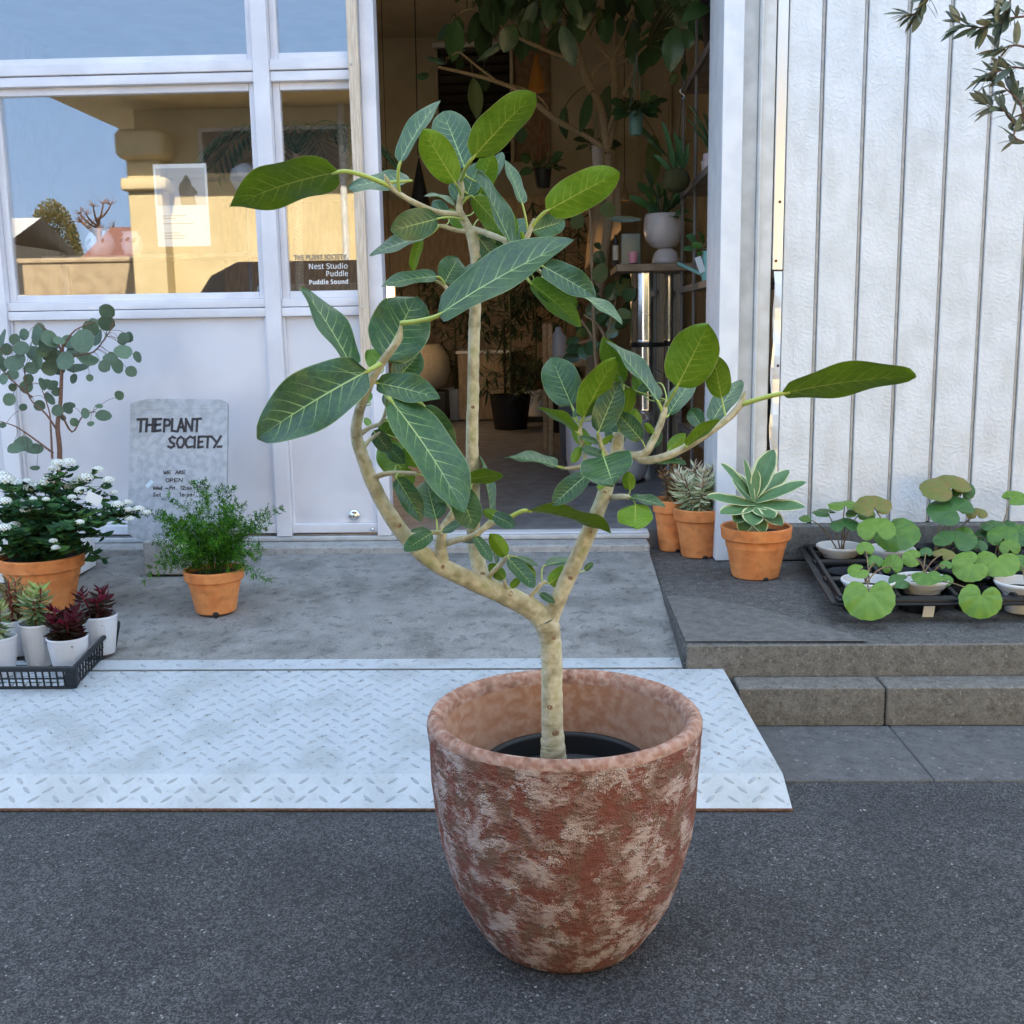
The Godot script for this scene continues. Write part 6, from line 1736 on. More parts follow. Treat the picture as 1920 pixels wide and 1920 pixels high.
const KIDNEY_LEAVES := [
	[Vector3(1.1229, 0.4975, 0.4800), Vector3(-0.0496, 0.9814, 0.1855), 0.0611, Vector3(-0.1582, -0.1911, 0.9687), 0.0000, 0.0000],
	[Vector3(1.0561, 0.4640, 0.4400), Vector3(-0.0382, 0.9874, 0.1535), 0.0476, Vector3(0.7183, -0.0796, 0.6912), 0.0000, 0.0000],
	[Vector3(1.1117, 0.4312, 0.5400), Vector3(-0.0903, 0.9374, 0.3363), 0.0567, Vector3(-0.1756, -0.3473, 0.9211), 0.0000, 0.0000],
	[Vector3(1.1806, 0.4663, 0.5000), Vector3(-0.0657, 0.9703, 0.2327), 0.0562, Vector3(-0.7284, -0.2060, 0.6535), 0.0000, 0.0000],
	[Vector3(0.9779, 0.4465, 0.4800), Vector3(-0.0697, 0.9516, 0.2995), 0.0283, Vector3(0.9683, -0.0076, 0.2495), 0.0000, 0.0000],
	[Vector3(1.2081, 0.5076, 0.5600), Vector3(-0.1413, 0.8648, 0.4818), 0.0691, Vector3(0.0858, -0.4741, 0.8763), 1.0000, 1.0000],
	[Vector3(1.1890, 0.4409, 0.6800), Vector3(-0.1633, 0.8195, 0.5494), 0.0683, Vector3(-0.1798, -0.5722, 0.8001), 0.0000, 1.0000],
	[Vector3(1.2891, 0.4073, 0.6000), Vector3(-0.1774, 0.8082, 0.5616), 0.0870, Vector3(-0.5192, 0.4079, -0.7510), 0.0000, 1.0000],
	[Vector3(1.0083, 0.3241, 1.2400), Vector3(-0.2262, 0.5943, 0.7718), 0.0804, Vector3(0.1257, 0.8035, -0.5819), 0.0000, 2.0000],
	[Vector3(1.0390, 0.3570, 1.0000), Vector3(-0.1381, 0.8612, 0.4892), 0.0366, Vector3(0.9294, 0.2834, -0.2365), 0.0000, 2.0000],
	[Vector3(1.1094, 0.3779, 0.9500), Vector3(-0.2055, 0.6932, 0.6909), 0.0278, Vector3(-0.1521, -0.7200, 0.6771), 0.0000, 2.0000],
	[Vector3(1.1517, 0.3764, 1.0000), Vector3(-0.7048, 0.2952, 0.6450), 0.0382, Vector3(-0.1352, -0.9485, 0.2865), 0.0000, 2.0000],
	[Vector3(1.2237, 0.3957, 0.9800), Vector3(-0.2396, 0.6462, 0.7246), 0.0342, Vector3(0.9230, -0.0799, 0.3765), 0.0000, 3.0000],
	[Vector3(1.2363, 0.3584, 1.1000), Vector3(-0.1128, 0.9384, 0.3267), 0.0493, Vector3(0.2170, 0.3442, -0.9135), 0.0000, 3.0000],
	[Vector3(1.1603, 0.3357, 1.0600), Vector3(-0.1506, 0.8698, 0.4698), 0.0377, Vector3(0.9883, 0.1434, 0.0514), 0.0000, 3.0000],
	[Vector3(1.3581, 0.3148, 1.2400), Vector3(-0.3215, 0.4835, 0.8142), 0.0646, Vector3(0.2796, 0.8700, -0.4062), 0.0000, 3.0000],
	[Vector3(1.4037, 0.3748, 1.0200), Vector3(-0.2784, 0.6288, 0.7260), 0.0602, Vector3(0.8639, 0.4943, -0.0968), 0.0000, 4.0000],
	[Vector3(1.5019, 0.3836, 1.0000), Vector3(-0.2090, 0.8332, 0.5120), 0.0712, Vector3(0.3471, 0.5526, -0.7577), 0.0000, 4.0000],
	[Vector3(1.5115, 0.4845, 0.5200), Vector3(-0.1642, 0.8768, 0.4519), 0.0892, Vector3(0.5783, -0.2856, 0.7642), 0.0000, 5.0000],
	[Vector3(1.5160, 0.5599, 0.4400), Vector3(-0.1300, 0.9224, 0.3637), 0.0967, Vector3(0.4209, -0.2807, 0.8626), 1.0000, 5.0000],
	[Vector3(1.5932, 0.5379, 0.4200), Vector3(-0.2861, 0.5771, 0.7649), 0.0436, Vector3(-0.4580, -0.7836, 0.4199), 0.0000, 5.0000],
	[Vector3(1.6261, 0.4586, 0.4800), Vector3(-0.1594, 0.8973, 0.4117), 0.0403, Vector3(-0.2391, -0.4397, 0.8657), 1.0000, 5.0000],
	[Vector3(1.4907, 0.3911, 0.6400), Vector3(-0.1192, 0.9389, 0.3229), 0.0780, Vector3(-0.5074, -0.3372, 0.7930), 0.0000, 5.0000],
	[Vector3(1.3595, 0.3919, 0.9000), Vector3(-0.1004, 0.9550, 0.2792), 0.0408, Vector3(-0.7125, -0.2648, 0.6497), 1.0000, 3.0000],
	[Vector3(1.6808, 0.3949, 0.6000), Vector3(-0.2377, 0.7815, 0.5769), 0.0557, Vector3(-0.2276, -0.6222, 0.7490), 0.0000, 6.0000],
	[Vector3(1.7905, 0.5107, 0.4200), Vector3(-0.1876, 0.8750, 0.4462), 0.0483, Vector3(-0.9566, -0.2658, 0.1192), 0.0000, 6.0000],
	[Vector3(1.5680, 0.3747, 0.5600), Vector3(-0.2678, 0.6582, 0.7036), 0.0333, Vector3(-0.1774, -0.7515, 0.6355), 0.0000, 5.0000],
	[Vector3(1.5816, 0.3639, 0.6400), Vector3(-0.2627, 0.6934, 0.6709), 0.0281, Vector3(-0.5148, -0.6888, 0.5104), 0.0000, 5.0000],
	[Vector3(1.5992, 0.3699, 0.9500), Vector3(-0.3167, 0.5950, 0.7387), 0.0314, Vector3(-0.9485, -0.2064, -0.2404), 0.0000, 7.0000],
	[Vector3(1.3158, 0.3342, 1.0500), Vector3(-0.1967, 0.8166, 0.5427), 0.0254, Vector3(-0.9023, 0.0658, -0.4260), 0.0000, 3.0000],
	[Vector3(1.6764, 0.4200, 0.5200), Vector3(-0.1132, 0.9531, 0.2808), 0.0484, Vector3(-0.2428, -0.3006, 0.9223), 0.0000, 6.0000],
	[Vector3(1.2972, 0.3986, 0.9000), Vector3(-0.2194, 0.7369, 0.6394), 0.0221, Vector3(-0.1838, -0.6749, 0.7147), 0.0000, 3.0000],
	[Vector3(1.0883, 0.4128, 0.9000), Vector3(-0.2060, 0.6675, 0.7155), 0.0307, Vector3(-0.1417, -0.7439, 0.6531), 0.0000, 2.0000],
	[Vector3(1.6757, 0.3669, 0.6800), Vector3(-0.2967, 0.6405, 0.7083), 0.0359, Vector3(-0.1864, -0.7663, 0.6148), 0.0000, 6.0000],
	[Vector3(1.5570, 0.3934, 0.5400), Vector3(-0.2180, 0.7853, 0.5795), 0.0371, Vector3(0.2534, -0.5279, 0.8106), 0.0000, 5.0000],
	[Vector3(1.6525, 0.3796, 0.5200), Vector3(-0.2406, 0.7585, 0.6057), 0.0419, Vector3(-0.5510, -0.6205, 0.5581), 0.0000, 5.0000],
	[Vector3(1.7653, 0.4005, 0.5400), Vector3(-0.2957, 0.6571, 0.6934), 0.0324, Vector3(-0.1949, -0.7521, 0.6296), 0.0000, 6.0000],
	[Vector3(1.7457, 0.4075, 0.4800), Vector3(-0.1849, 0.8763, 0.4448), 0.0376, Vector3(0.0240, -0.4485, 0.8935), 0.0000, 6.0000],
	[Vector3(1.3313, 0.3749, 1.0000), Vector3(-0.2242, 0.7521, 0.6197), 0.0207, Vector3(-0.1963, -0.6577, 0.7272), 0.0000, 3.0000],
	[Vector3(1.7248, 0.3807, 0.6200), Vector3(-0.2927, 0.6629, 0.6891), 0.0318, Vector3(-0.3628, -0.7438, 0.5614), 0.0000, 6.0000]
]

func kidney_leaf(t: Node3D, c: Vector3, n: Vector3, r: float, notch: Vector3, foot: Vector3, m: Material, under: Material) -> void:
	# a kidney-shaped leaf: fan from the stalk joint to a gently scalloped edge
	var x := notch
	var y := n.cross(x).normalized()
	var am := ArrayMesh.new()
	var ph := rng.randf() * TAU
	var joint := c + x * r * 0.22
	for face in 2:
		var mb := MB.new()
		var seg := 44
		var rings := 5
		for j in rings + 1:
			var f := float(j) / rings
			for k in seg + 1:
				var an := 0.20 + (TAU - 0.40) * k / seg
				var d := minf(an, TAU - an)
				var rad := r * (1.0 + 0.018 * sin(an * 15.0 + ph))
				var dip := clampf((0.75 - d) / 0.55, 0, 1)
				rad *= 1.0 - 0.45 * dip * dip
				var e := c + x * cos(an) * rad * 0.95 + y * sin(an) * rad
				var q := joint.lerp(e, f)
				var wv := sin(an * 3.0 + ph) * 0.05 * f * f + sin(an * 7.0 + ph * 2.0) * 0.02 * f
				q += n * r * (0.10 * f * (1.0 - f) * 2.0 + wv - 0.10 * f * f + 0.02 * absf(sin(an * 5.5)) * f)
				q += n * (0.0004 if face == 0 else -0.0004) * (1.0 - f)
				mb.p(q, Vector2(0.5 + 0.5 * cos(an) * f, 0.5 + 0.5 * sin(an) * f))
		for j in rings:
			for k in seg:
				var a := j * (seg + 1) + k
				if face == 0:
					mb.quad(a, a + seg + 1, a + seg + 2, a + 1)
				else:
					mb.quad(a, a + 1, a + seg + 2, a + seg + 1)
		am.add_surface_from_arrays(Mesh.PRIMITIVE_TRIANGLES, mb.mesh(O).surface_get_arrays(0))
		am.surface_set_material(face, m if face == 0 else under)
	var o := MeshInstance3D.new()
	o.mesh = am
	o.name = "leaf"
	t.add_child(o, true)
	var s := MB.new()
	s.tube(bezier(foot, foot.lerp(joint, 0.45) + Vector3(0, 0.05, 0), joint - n * 0.001, 8), taper(9, 0.0028, 0.0019), 7, false)
	part(s, "stalk", M.farf_stalk, o)

func right_plants() -> void:
	# three terracotta pots by the door jamb
	var c := Vector3(0.523, 0.222, -0.02)
	var t := thing("potted_spurge", "half dried brown plant in the terracotta pot tucked behind the others", "potted plant", c)
	flower_pot(t, c, 0.088, 0.225, M.terracotta)
	var straw := [lin(0.30, 0.19, 0.08), lin(0.22, 0.12, 0.05), lin(0.38, 0.26, 0.12)]
	spurge(t, c + Vector3(0, 0.19, 0), 0.05, 0.20, 4, 0.05, straw, lin(0.16, 0.07, 0.04), straw, 30, 0.24)
	c = Vector3(0.618, 0.222, 0.105)
	t = thing("potted_spurge", "silvery variegated spurge full of narrow leaves in a terracotta pot", "potted plant", c)
	flower_pot(t, c, 0.108, 0.208, M.terracotta)
	var silver := [lin(0.58, 0.60, 0.38), lin(0.46, 0.52, 0.29), lin(0.72, 0.71, 0.48), lin(0.36, 0.42, 0.22)]
	var cream := [lin(0.66, 0.64, 0.46), lin(0.54, 0.55, 0.36), lin(0.55, 0.42, 0.30)]
	spurge(t, c + Vector3(0, 0.17, 0), 0.115, 0.215, 15, 0.066, silver, lin(0.22, 0.10, 0.07), cream, 46, 0.21)
	# agave with white leaf margins
	c = Vector3(0.787, 0.222, 0.49)
	t = thing("potted_agave", "rosette of broad green leaves edged white in the front terracotta pot", "potted plant", c)
	flower_pot(t, c, 0.136, 0.200, M.terracotta, 0.84)
	var crown := c + Vector3(-0.005, 0.175, 0)
	var av := [
		[Vector3(0.7730, 0.5216, 0.5000), Vector3(0.6406, 0.6721, 0.5400), 0.062, 0.3], [Vector3(0.7783, 0.5350, 0.4800), Vector3(0.8532, 0.7132, 0.4600), 0.07, 0.25], [Vector3(0.7708, 0.5279, 0.5000), Vector3(0.7370, 0.6811, 0.4900), 0.03, 0.3], [Vector3(0.7832, 0.5174, 0.5000), Vector3(0.9573, 0.6004, 0.5600), 0.055, 0.35],
		[Vector3(0.7798, 0.5042, 0.5200), Vector3(0.9468, 0.5117, 0.6000), 0.055, 0.5], [Vector3(0.7635, 0.5105, 0.5200), Vector3(0.5798, 0.5558, 0.6000), 0.05, 0.4], [Vector3(0.7561, 0.4995, 0.5400), Vector3(0.6212, 0.5010, 0.6600), 0.05, 0.5], [Vector3(0.7624, 0.4950, 0.5500), Vector3(0.7358, 0.4575, 0.6800), 0.062, 0.5],
		[Vector3(0.7804, 0.4931, 0.5400), Vector3(0.8171, 0.4791, 0.6600), 0.06, 0.5], [Vector3(0.7402, 0.4935, 0.5400), Vector3(0.6800, 0.4608, 0.6400), 0.05, 0.4], [Vector3(0.7865, 0.5151, 0.4600), Vector3(0.9358, 0.6208, 0.3600), 0.05, 0.2], [Vector3(0.7701, 0.5153, 0.4600), Vector3(0.7171, 0.6126, 0.3600), 0.05, 0.2],
		[Vector3(0.8007, 0.4827, 0.5400), Vector3(0.8657, 0.4416, 0.6000), 0.05, 0.4], [Vector3(0.7645, 0.4830, 0.5400), Vector3(0.7910, 0.4156, 0.6200), 0.05, 0.3], [Vector3(0.7525, 0.4711, 0.5300), Vector3(0.7074, 0.4125, 0.6000), 0.045, 0.3], [Vector3(0.7783, 0.5469, 0.4900), Vector3(0.7842, 0.6383, 0.4800), 0.03, 0.2]]
	for a in av:
		var ax: Vector3 = (a[1] - a[0]).normalized()
		var up := (Vector3.UP * 0.8 + Vector3.BACK * 0.55 + Vector3(c.x - a[1].x, 0, c.z - a[1].z).normalized() * 0.4)
		leaf("leaf", t, a[0] - ax * 0.02, a[1], up, a[2] * 1.35, M.agave, M.agave_under, -0.05 * a[3], 0.30, 0.008, Vector2(1.2, -0.8), 16, 8, 0.06)
	var cap := MB.new()
	cap.lathe([Vector2(0.034, -0.02), Vector2(0.03, 0.02), Vector2(0.018, 0.05), Vector2(0.008, 0.075), Vector2(0.0, 0.085)], crown, 14)
	part(cap, "core", M.agave_core, t)
	# black carrier tray with sockets
	var org := Vector3(1.36, 0.222, 0.72)
	t = thing("carrier_tray", "black plastic carrier tray with round sockets on the platform", "tray", org)
	var dk := MB.new()
	var skew := Basis(Vector3.UP, -0.10)
	var cols := 5
	var sx := 0.188
	var rows := [0.43, 0.72, 1.01]
	var holes: Array = []
	for k in 3:
		for i in cols:
			holes.append(Vector3(1.115 + sx * i - (rows[k] - 0.43) * 0.10, 0.30, rows[k]))
	# deck ribs round the sockets
	for i in cols + 1:
		var xx := 1.115 + sx * (i - 0.5)
		dk.bar(Vector3(xx + 0.015, 0.292, 0.30), Vector3(xx - 0.075, 0.292, 1.145), 0.030, 0.016, 0.003)
	for z in [0.29, 0.575, 0.865, 1.15]:
		var x0: float = 1.02 - (z - 0.30) * 0.107
		dk.bar(Vector3(x0, 0.2915, z), Vector3(x0 + sx * cols + 0.02, 0.2915, z), 0.018, 0.05, 0.003)
	part(dk, "deck", M.black_plastic, t)
	var rimb := MB.new()
	var A := Vector3(1.015, 0.285, 0.272); var B := Vector3(0.922, 0.285, 1.172); var C := Vector3(1.90, 0.285, 1.172); var D := Vector3(1.99, 0.285, 0.272)
	for e in [[A, B], [B, C], [C, D], [D, A]]:
		rimb.bar(e[0], e[1], 0.010, 0.030, 0.003)
	part(rimb, "rim", M.black_plastic, t)
	for h in holes:
		var so := MB.new()
		so.lathe([Vector2(0.06, 0.004), Vector2(0.062, 0.0), Vector2(0.066, 0.03), Vector2(0.078, 0.068), Vector2(0.083, 0.07), Vector2(0.076, 0.066), Vector2(0.062, 0.03), Vector2(0.058, 0.005), Vector2(0.0, 0.004)], Vector3(h.x, 0.2225, h.z), 28)
		var s := part(so, "socket", M.black_plastic, t)
		if h.z > 0.9:
			for k in 9:
				var an := PI * k / 8.0
				var q := MB.new()
				q.tube([Vector3(h.x + cos(an) * 0.065, 0.226, h.z + sin(an) * 0.065), Vector3(h.x + cos(an) * 0.077, 0.286, h.z + sin(an) * 0.077)], [0.0022, 0.0022], 5)
				part(q, "rib", M.black_plastic, s)
	part(bx(Vector3(1.2448, 0.2381, 1.1050), Vector3(0.036, 0.055, 0.001), 0.0002, Basis(Vector3.BACK, -0.12)), "price_label", M.paper, t)
	# ligularia plants, one per white pot
	var spots := [Vector3(1.122, 0, 0.44), Vector3(1.302, 0, 0.50), Vector3(1.068, 0, 1.02), Vector3(1.256, 0, 1.0), Vector3(1.44, 0, 0.86), Vector3(1.49, 0, 0.50), Vector3(1.68, 0, 0.56), Vector3(1.565, 0, 1.06)]
	var say := ["small flat leaves on dark stalks in the white pot nearest the wall joint", "one broad round leaf covering its white pot in the back row", "large kidney leaf hanging over the tray front from a white pot", "bright green small leaves in the white pot with a price label below", "two overlapping round leaves over a black socket", "tall stalks with big drooping leaves against the wall", "crowded crinkled leaves at the tray back", "round leaf beside the white pot at the tray end"]
	var plants: Array = []
	for k in 8:
		var s: Vector3 = spots[k]
		var o := thing("potted_ligularia", "leopard plant, " + say[k], "potted plant", Vector3(s.x, 0.228, s.z), "leopard plants in the carrier tray")
		plants.append(o)
		O = o.position
		var cup := MB.new()
		var r := 0.090
		cup.lathe([Vector2(0.0, 0.002), Vector2(0.050, 0.001), Vector2(0.060, 0.06), Vector2(0.070, 0.073), Vector2(0.078, 0.080), Vector2(0.086, 0.092), Vector2(r, 0.096), Vector2(r, 0.103), Vector2(r * 0.975, 0.105), Vector2(r * 0.94, 0.102), Vector2(0.080, 0.088), Vector2(0.07, 0.07)], O, 44)
		part(cup, "pot", M.cup_white if not k in [4, 5, 6] else M.black_plastic, o)
		soil_disc(o, O + Vector3(0, 0.074, 0), 0.074)
	var kl: Array = KIDNEY_LEAVES
	for l in kl:
		var o: Node3D = plants[int(l[5])]
		O = o.position
		var foot := O + Vector3(rng.randf_range(-0.025, 0.025), 0.078, rng.randf_range(-0.025, 0.025))
		var pick: Array = M.farf if l[4] < 0.5 else M.farf_old
		kidney_leaf(o, l[0], l[1], l[2], l[3], foot, pick[rng.randi() % pick.size()], M.farf_under)
	# olive tree reaching in from beyond the frame
	var ob := Vector3(1.98, 0.222, 0.98)
	t = thing("olive_tree", "olive tree with narrow grey green leaves reaching in beside the siding", "tree", ob)
	flower_pot(t, ob, 0.17, 0.30, M.terracotta)
	var tr := MB.new()
	var q := smooth_line([ob + Vector3(0, 0.24, 0), ob + Vector3(0.02, 0.7, 0.0), ob + Vector3(-0.03, 1.2, 0.02), ob + Vector3(0.0, 1.7, 0.0), ob + Vector3(-0.05, 2.2, 0)], [0.022, 0.019, 0.016, 0.012, 0.006], 5)
	tr.tube(q[0], q[1], 10)
	part(tr, "trunk", M.euca_bark, t)
	var tw := [[ob + Vector3(-0.02, 1.45, 0), Vector3(1.5480, 1.7529, 0.9200), Vector3(1.5187, 1.8114, 0.9000), Vector3(1.4731, 1.8620, 0.9000), Vector3(1.4288, 1.8783, 0.8800)], [Vector3(1.5480, 1.7529, 0.9200), Vector3(1.5322, 1.8690, 0.9000), Vector3(1.4946, 1.9232, 0.8800), Vector3(1.4499, 1.9571, 0.8800)], [ob + Vector3(-0.01, 1.65, 0), Vector3(1.5423, 1.9792, 0.9200), Vector3(1.4828, 1.9849, 0.9000), Vector3(1.4159, 1.9701, 0.9000)], [ob + Vector3(-0.03, 1.9, 0), Vector3(1.5403, 2.1453, 0.9000), Vector3(1.4409, 2.1236, 0.9000), Vector3(1.3741, 2.1140, 0.9000), Vector3(1.3211, 2.1364, 0.8800)], [ob + Vector3(-0.03, 1.95, 0), Vector3(1.5343, 2.2414, 0.9000), Vector3(1.4721, 2.1630, 0.9000), Vector3(1.4273, 2.2122, 0.9000)], [ob + Vector3(-0.03, 2.0, 0), Vector3(1.3809, 2.2929, 0.9000), Vector3(1.2497, 2.2406, 0.9000), Vector3(1.2007, 2.1717, 0.8800), Vector3(1.1584, 2.1679, 0.8800)], [Vector3(1.5382, 2.0439, 0.9200), Vector3(1.4953, 2.0577, 0.9000), Vector3(1.4532, 2.0471, 0.8800)]]
	for l in tw:
		var m := MB.new()
		var s := smooth_line(l, taper(l.size(), 0.005, 0.0012), 5)
		m.tube(s[0], s[1], 6)
		part(m, "twig", M.euca_bark, t)
		var pts: Array = s[0]
		for i in range(4, pts.size()):
			for r in (3 if i % 2 == 0 else 2):
				var tg: Vector3 = (pts[i] - pts[i - 1]).normalized()
				var d := (tg * 0.8 + Vector3(rng.randf_range(-1, 1), rng.randf_range(-1, 1), rng.randf_range(-1, 1)) * 0.8).normalized()
				var ll := rng.randf_range(0.05, 0.085)
				leaf("leaf", t, pts[i], pts[i] + d * ll, Vector3(rng.randf_range(-1, 1), 1, rng.randf_range(-0.5, 1)), ll * rng.randf_range(0.26, 0.36), M.olive[rng.randi() % 2], M.olive_under, 0.02, 0.12, 0.0, Vector2(0.9, 0.8), 6, 4)

func radial_texture(base: Color, other: Color, vein: Color, sd: int) -> ImageTexture:
	var w := 192
	var n := field(noise(FastNoiseLite.TYPE_SIMPLEX, 0.02, sd, 4), w, w)
	var d := PackedByteArray(); d.resize(w * w * 3)
	for y in w:
		for x in w:
			var q := Vector2(x - w * 0.5 + 0.5, y - w * 0.5 + 0.5) / (w * 0.5)
			var an := q.angle()
			var i := y * w + x
			var c := base.lerp(other, clampf((n[i] / 255.0 - 0.5) * 2.0 + 0.5, 0, 1))
			var k := fposmod(an / TAU * 9.0 + 0.5, 1.0) - 0.5
			var wd := 0.05 * (1.0 - q.length())
			c = c.lerp(vein, clampf((wd + 0.006 / maxf(q.length(), 0.1) - absf(k)) / 0.03, 0, 1) * 0.5 * (1.0 - q.length() * 0.7))
			put_rgb(d, i, c)
	return img(w, w, d)

func plant_materials() -> void:
	M.tinted = mat(Color.WHITE, 0.6, 0.0, 0.2)
	M.tinted.vertex_color_use_as_albedo = true
	M.tinted.backlight_enabled = true
	M.tinted.backlight = lin(0.12, 0.12, 0.09)
	M.twig = mat(lin(0.07, 0.05, 0.03), 0.8)
	M.cup = mat(lin(0.74, 0.75, 0.78), 0.5)
	M.cup.backlight_enabled = true
	M.cup.backlight = lin(0.3, 0.3, 0.3)
	M.cup_white = mat(lin(0.78, 0.78, 0.76), 0.42)
	M.zinc = grainy(lin(0.33, 0.345, 0.365), lin(0.43, 0.445, 0.465), 0.5, 0.012, 0.30, 0.02, 61)
	M.brush = mat(lin(0.035, 0.03, 0.032), 0.7)
	M.tape = mat(lin(0.55, 0.66, 0.72), 0.35)
	M.euca_bark = grainy(lin(0.13, 0.065, 0.04), lin(0.22, 0.12, 0.08), 0.8, 0.03, 0.15)
	M.euca = []
	for k in 3:
		var g: float = [0.85, 1.0, 1.2][k]
		M.euca.append(leaf_mat(leaf_texture(lin(0.085 * g, 0.14 * g, 0.085 * g), lin(0.11 * g, 0.17 * g, 0.095 * g), lin(0.17, 0.22, 0.12), 80 + k, lin(0.22, 0.22, 0.14), 0.35), 0.55, lin(0.15, 0.2, 0.08)))
	M.euca_under = mat(lin(0.14, 0.19, 0.12), 0.6)
	M.farf = []
	for c in [[lin(0.075, 0.19, 0.024), lin(0.11, 0.24, 0.028)], [lin(0.048, 0.14, 0.036), lin(0.065, 0.17, 0.032)], [lin(0.12, 0.25, 0.022), lin(0.16, 0.29, 0.030)]]:
		M.farf.append(leaf_mat(radial_texture(c[0], c[1], lin(0.20, 0.32, 0.08), 85 + M.farf.size()), 0.42, lin(0.2, 0.3, 0.05)))
	M.farf_old = [leaf_mat(radial_texture(lin(0.16, 0.19, 0.03), lin(0.22, 0.17, 0.04), lin(0.25, 0.28, 0.08), 89), 0.5, lin(0.2, 0.2, 0.05))]
	M.farf_under = leaf_mat(radial_texture(lin(0.14, 0.21, 0.06), lin(0.19, 0.22, 0.06), lin(0.24, 0.28, 0.1), 90), 0.6, lin(0.2, 0.25, 0.05))
	M.farf_stalk = grainy(lin(0.16, 0.09, 0.06), lin(0.24, 0.20, 0.08), 0.6, 0.01, 0.2)
	var edge := leaf_texture(lin(0.10, 0.21, 0.085), lin(0.13, 0.25, 0.10), lin(0.16, 0.28, 0.12), 95, lin(0.70, 0.72, 0.48), 0.25)
	var im := edge.get_image()
	for y in im.get_height():
		for x in im.get_width():
			if absf((x + 0.5) / im.get_width() * 2.0 - 1.0) > 0.80 + 0.03 * sin(y * 0.07):
				im.set_pixel(x, y, lin(0.70, 0.70, 0.38))
	M.agave = leaf_mat(ImageTexture.create_from_image(im), 0.45, lin(0.15, 0.2, 0.08))
	M.agave_under = leaf_mat(ImageTexture.create_from_image(im), 0.5, lin(0.15, 0.2, 0.08))
	M.agave_core = mat(lin(0.30, 0.38, 0.18), 0.5)
	M.olive = [mat(lin(0.10, 0.12, 0.06), 0.45), mat(lin(0.065, 0.088, 0.055), 0.4)]
	M.olive_under = mat(lin(0.24, 0.25, 0.17), 0.6)

func cord(t: Node3D, a: Vector3, b: Vector3, r: float, m: Material, called := "cord") -> void:
	var mb := MB.new()
	mb.tube([a, a.lerp(b, 0.5), b], [r, r, r], 6)
	part(mb, called, m, t)

func round_pot(t: Node3D, c: Vector3, pr: Array, m: Material, called := "pot", segs := 40) -> void:
	var mb := MB.new()
	mb.lathe(pr, c, segs)
	part(mb, called, m, t)

func sprig(t: Node3D, c: Vector3, n: int, reach: Vector3, ln: float, wd: float, mats: Array, up := 0.3, called := "leaf") -> void:
	# arching leaves from one crown, each its own part
	for k in n:
		var an := TAU * k / n + rng.randf_range(-0.4, 0.4)
		var d := Vector3(cos(an) * reach.x, rng.randf_range(up - 0.5, up + 0.7) * reach.y, sin(an) * reach.z)
		var b := c + d * rng.randf_range(0.15, 0.7)
		var e := b + d.normalized() * ln * rng.randf_range(0.7, 1.15) - Vector3(0, ln * 0.25, 0)
		var lf := leaf(called, t, b, e, Vector3(rng.randf_range(-0.7, 0.7), 0.55, rng.randf_range(0.2, 1.2)), ln * wd, mats[k % mats.size()], M.dim_under, 0.08, 0.12, 0.02, Vector2(0.85, 0.75), 8, 4)
		var s := MB.new()
		s.tube(bezier(c, c.lerp(b, 0.5) + Vector3(0, 0.02, 0), b, 4), taper(5, 0.0022, 0.0014), 5, false)
		part(s, "stalk", M.dim_stalk, lf)

func needles(t: Node3D, a: Vector3, h: float, r: float, n: int, m: Material) -> void:
	# a dark fine-leaved tree: whorled narrow leaflets on thin arching stalks
	var fo := MB.new()
	for k in n:
		var y := rng.randf()
		var az := rng.randf() * TAU
		var q := a + Vector3(0, h * y, 0)
		var d := Vector3(cos(az), rng.randf_range(-0.2, 0.6), sin(az)) * r * rng.randf_range(0.5, 1.0)
		fo.tube([q, q + d * 0.6, q + d], [0.004, 0.003, 0.002], 3, false)
		for j in 7:
			var d2 := Vector3(rng.randf_range(-1, 1), rng.randf_range(-0.9, 0.3), rng.randf_range(-1, 1)).normalized() * r * 0.5
			fo.blade(q + d, q + d + d2, Vector3.UP, r * 0.07, 0.1)
	part(fo, "foliage", m, t, "", true)
	var tr := MB.new()
	tr.tube([a, a + Vector3(0.01, h * 0.5, 0), a + Vector3(0, h, 0)], [0.012, 0.01, 0.006], 7)
	part(tr, "trunk", M.dim_stalk, t)

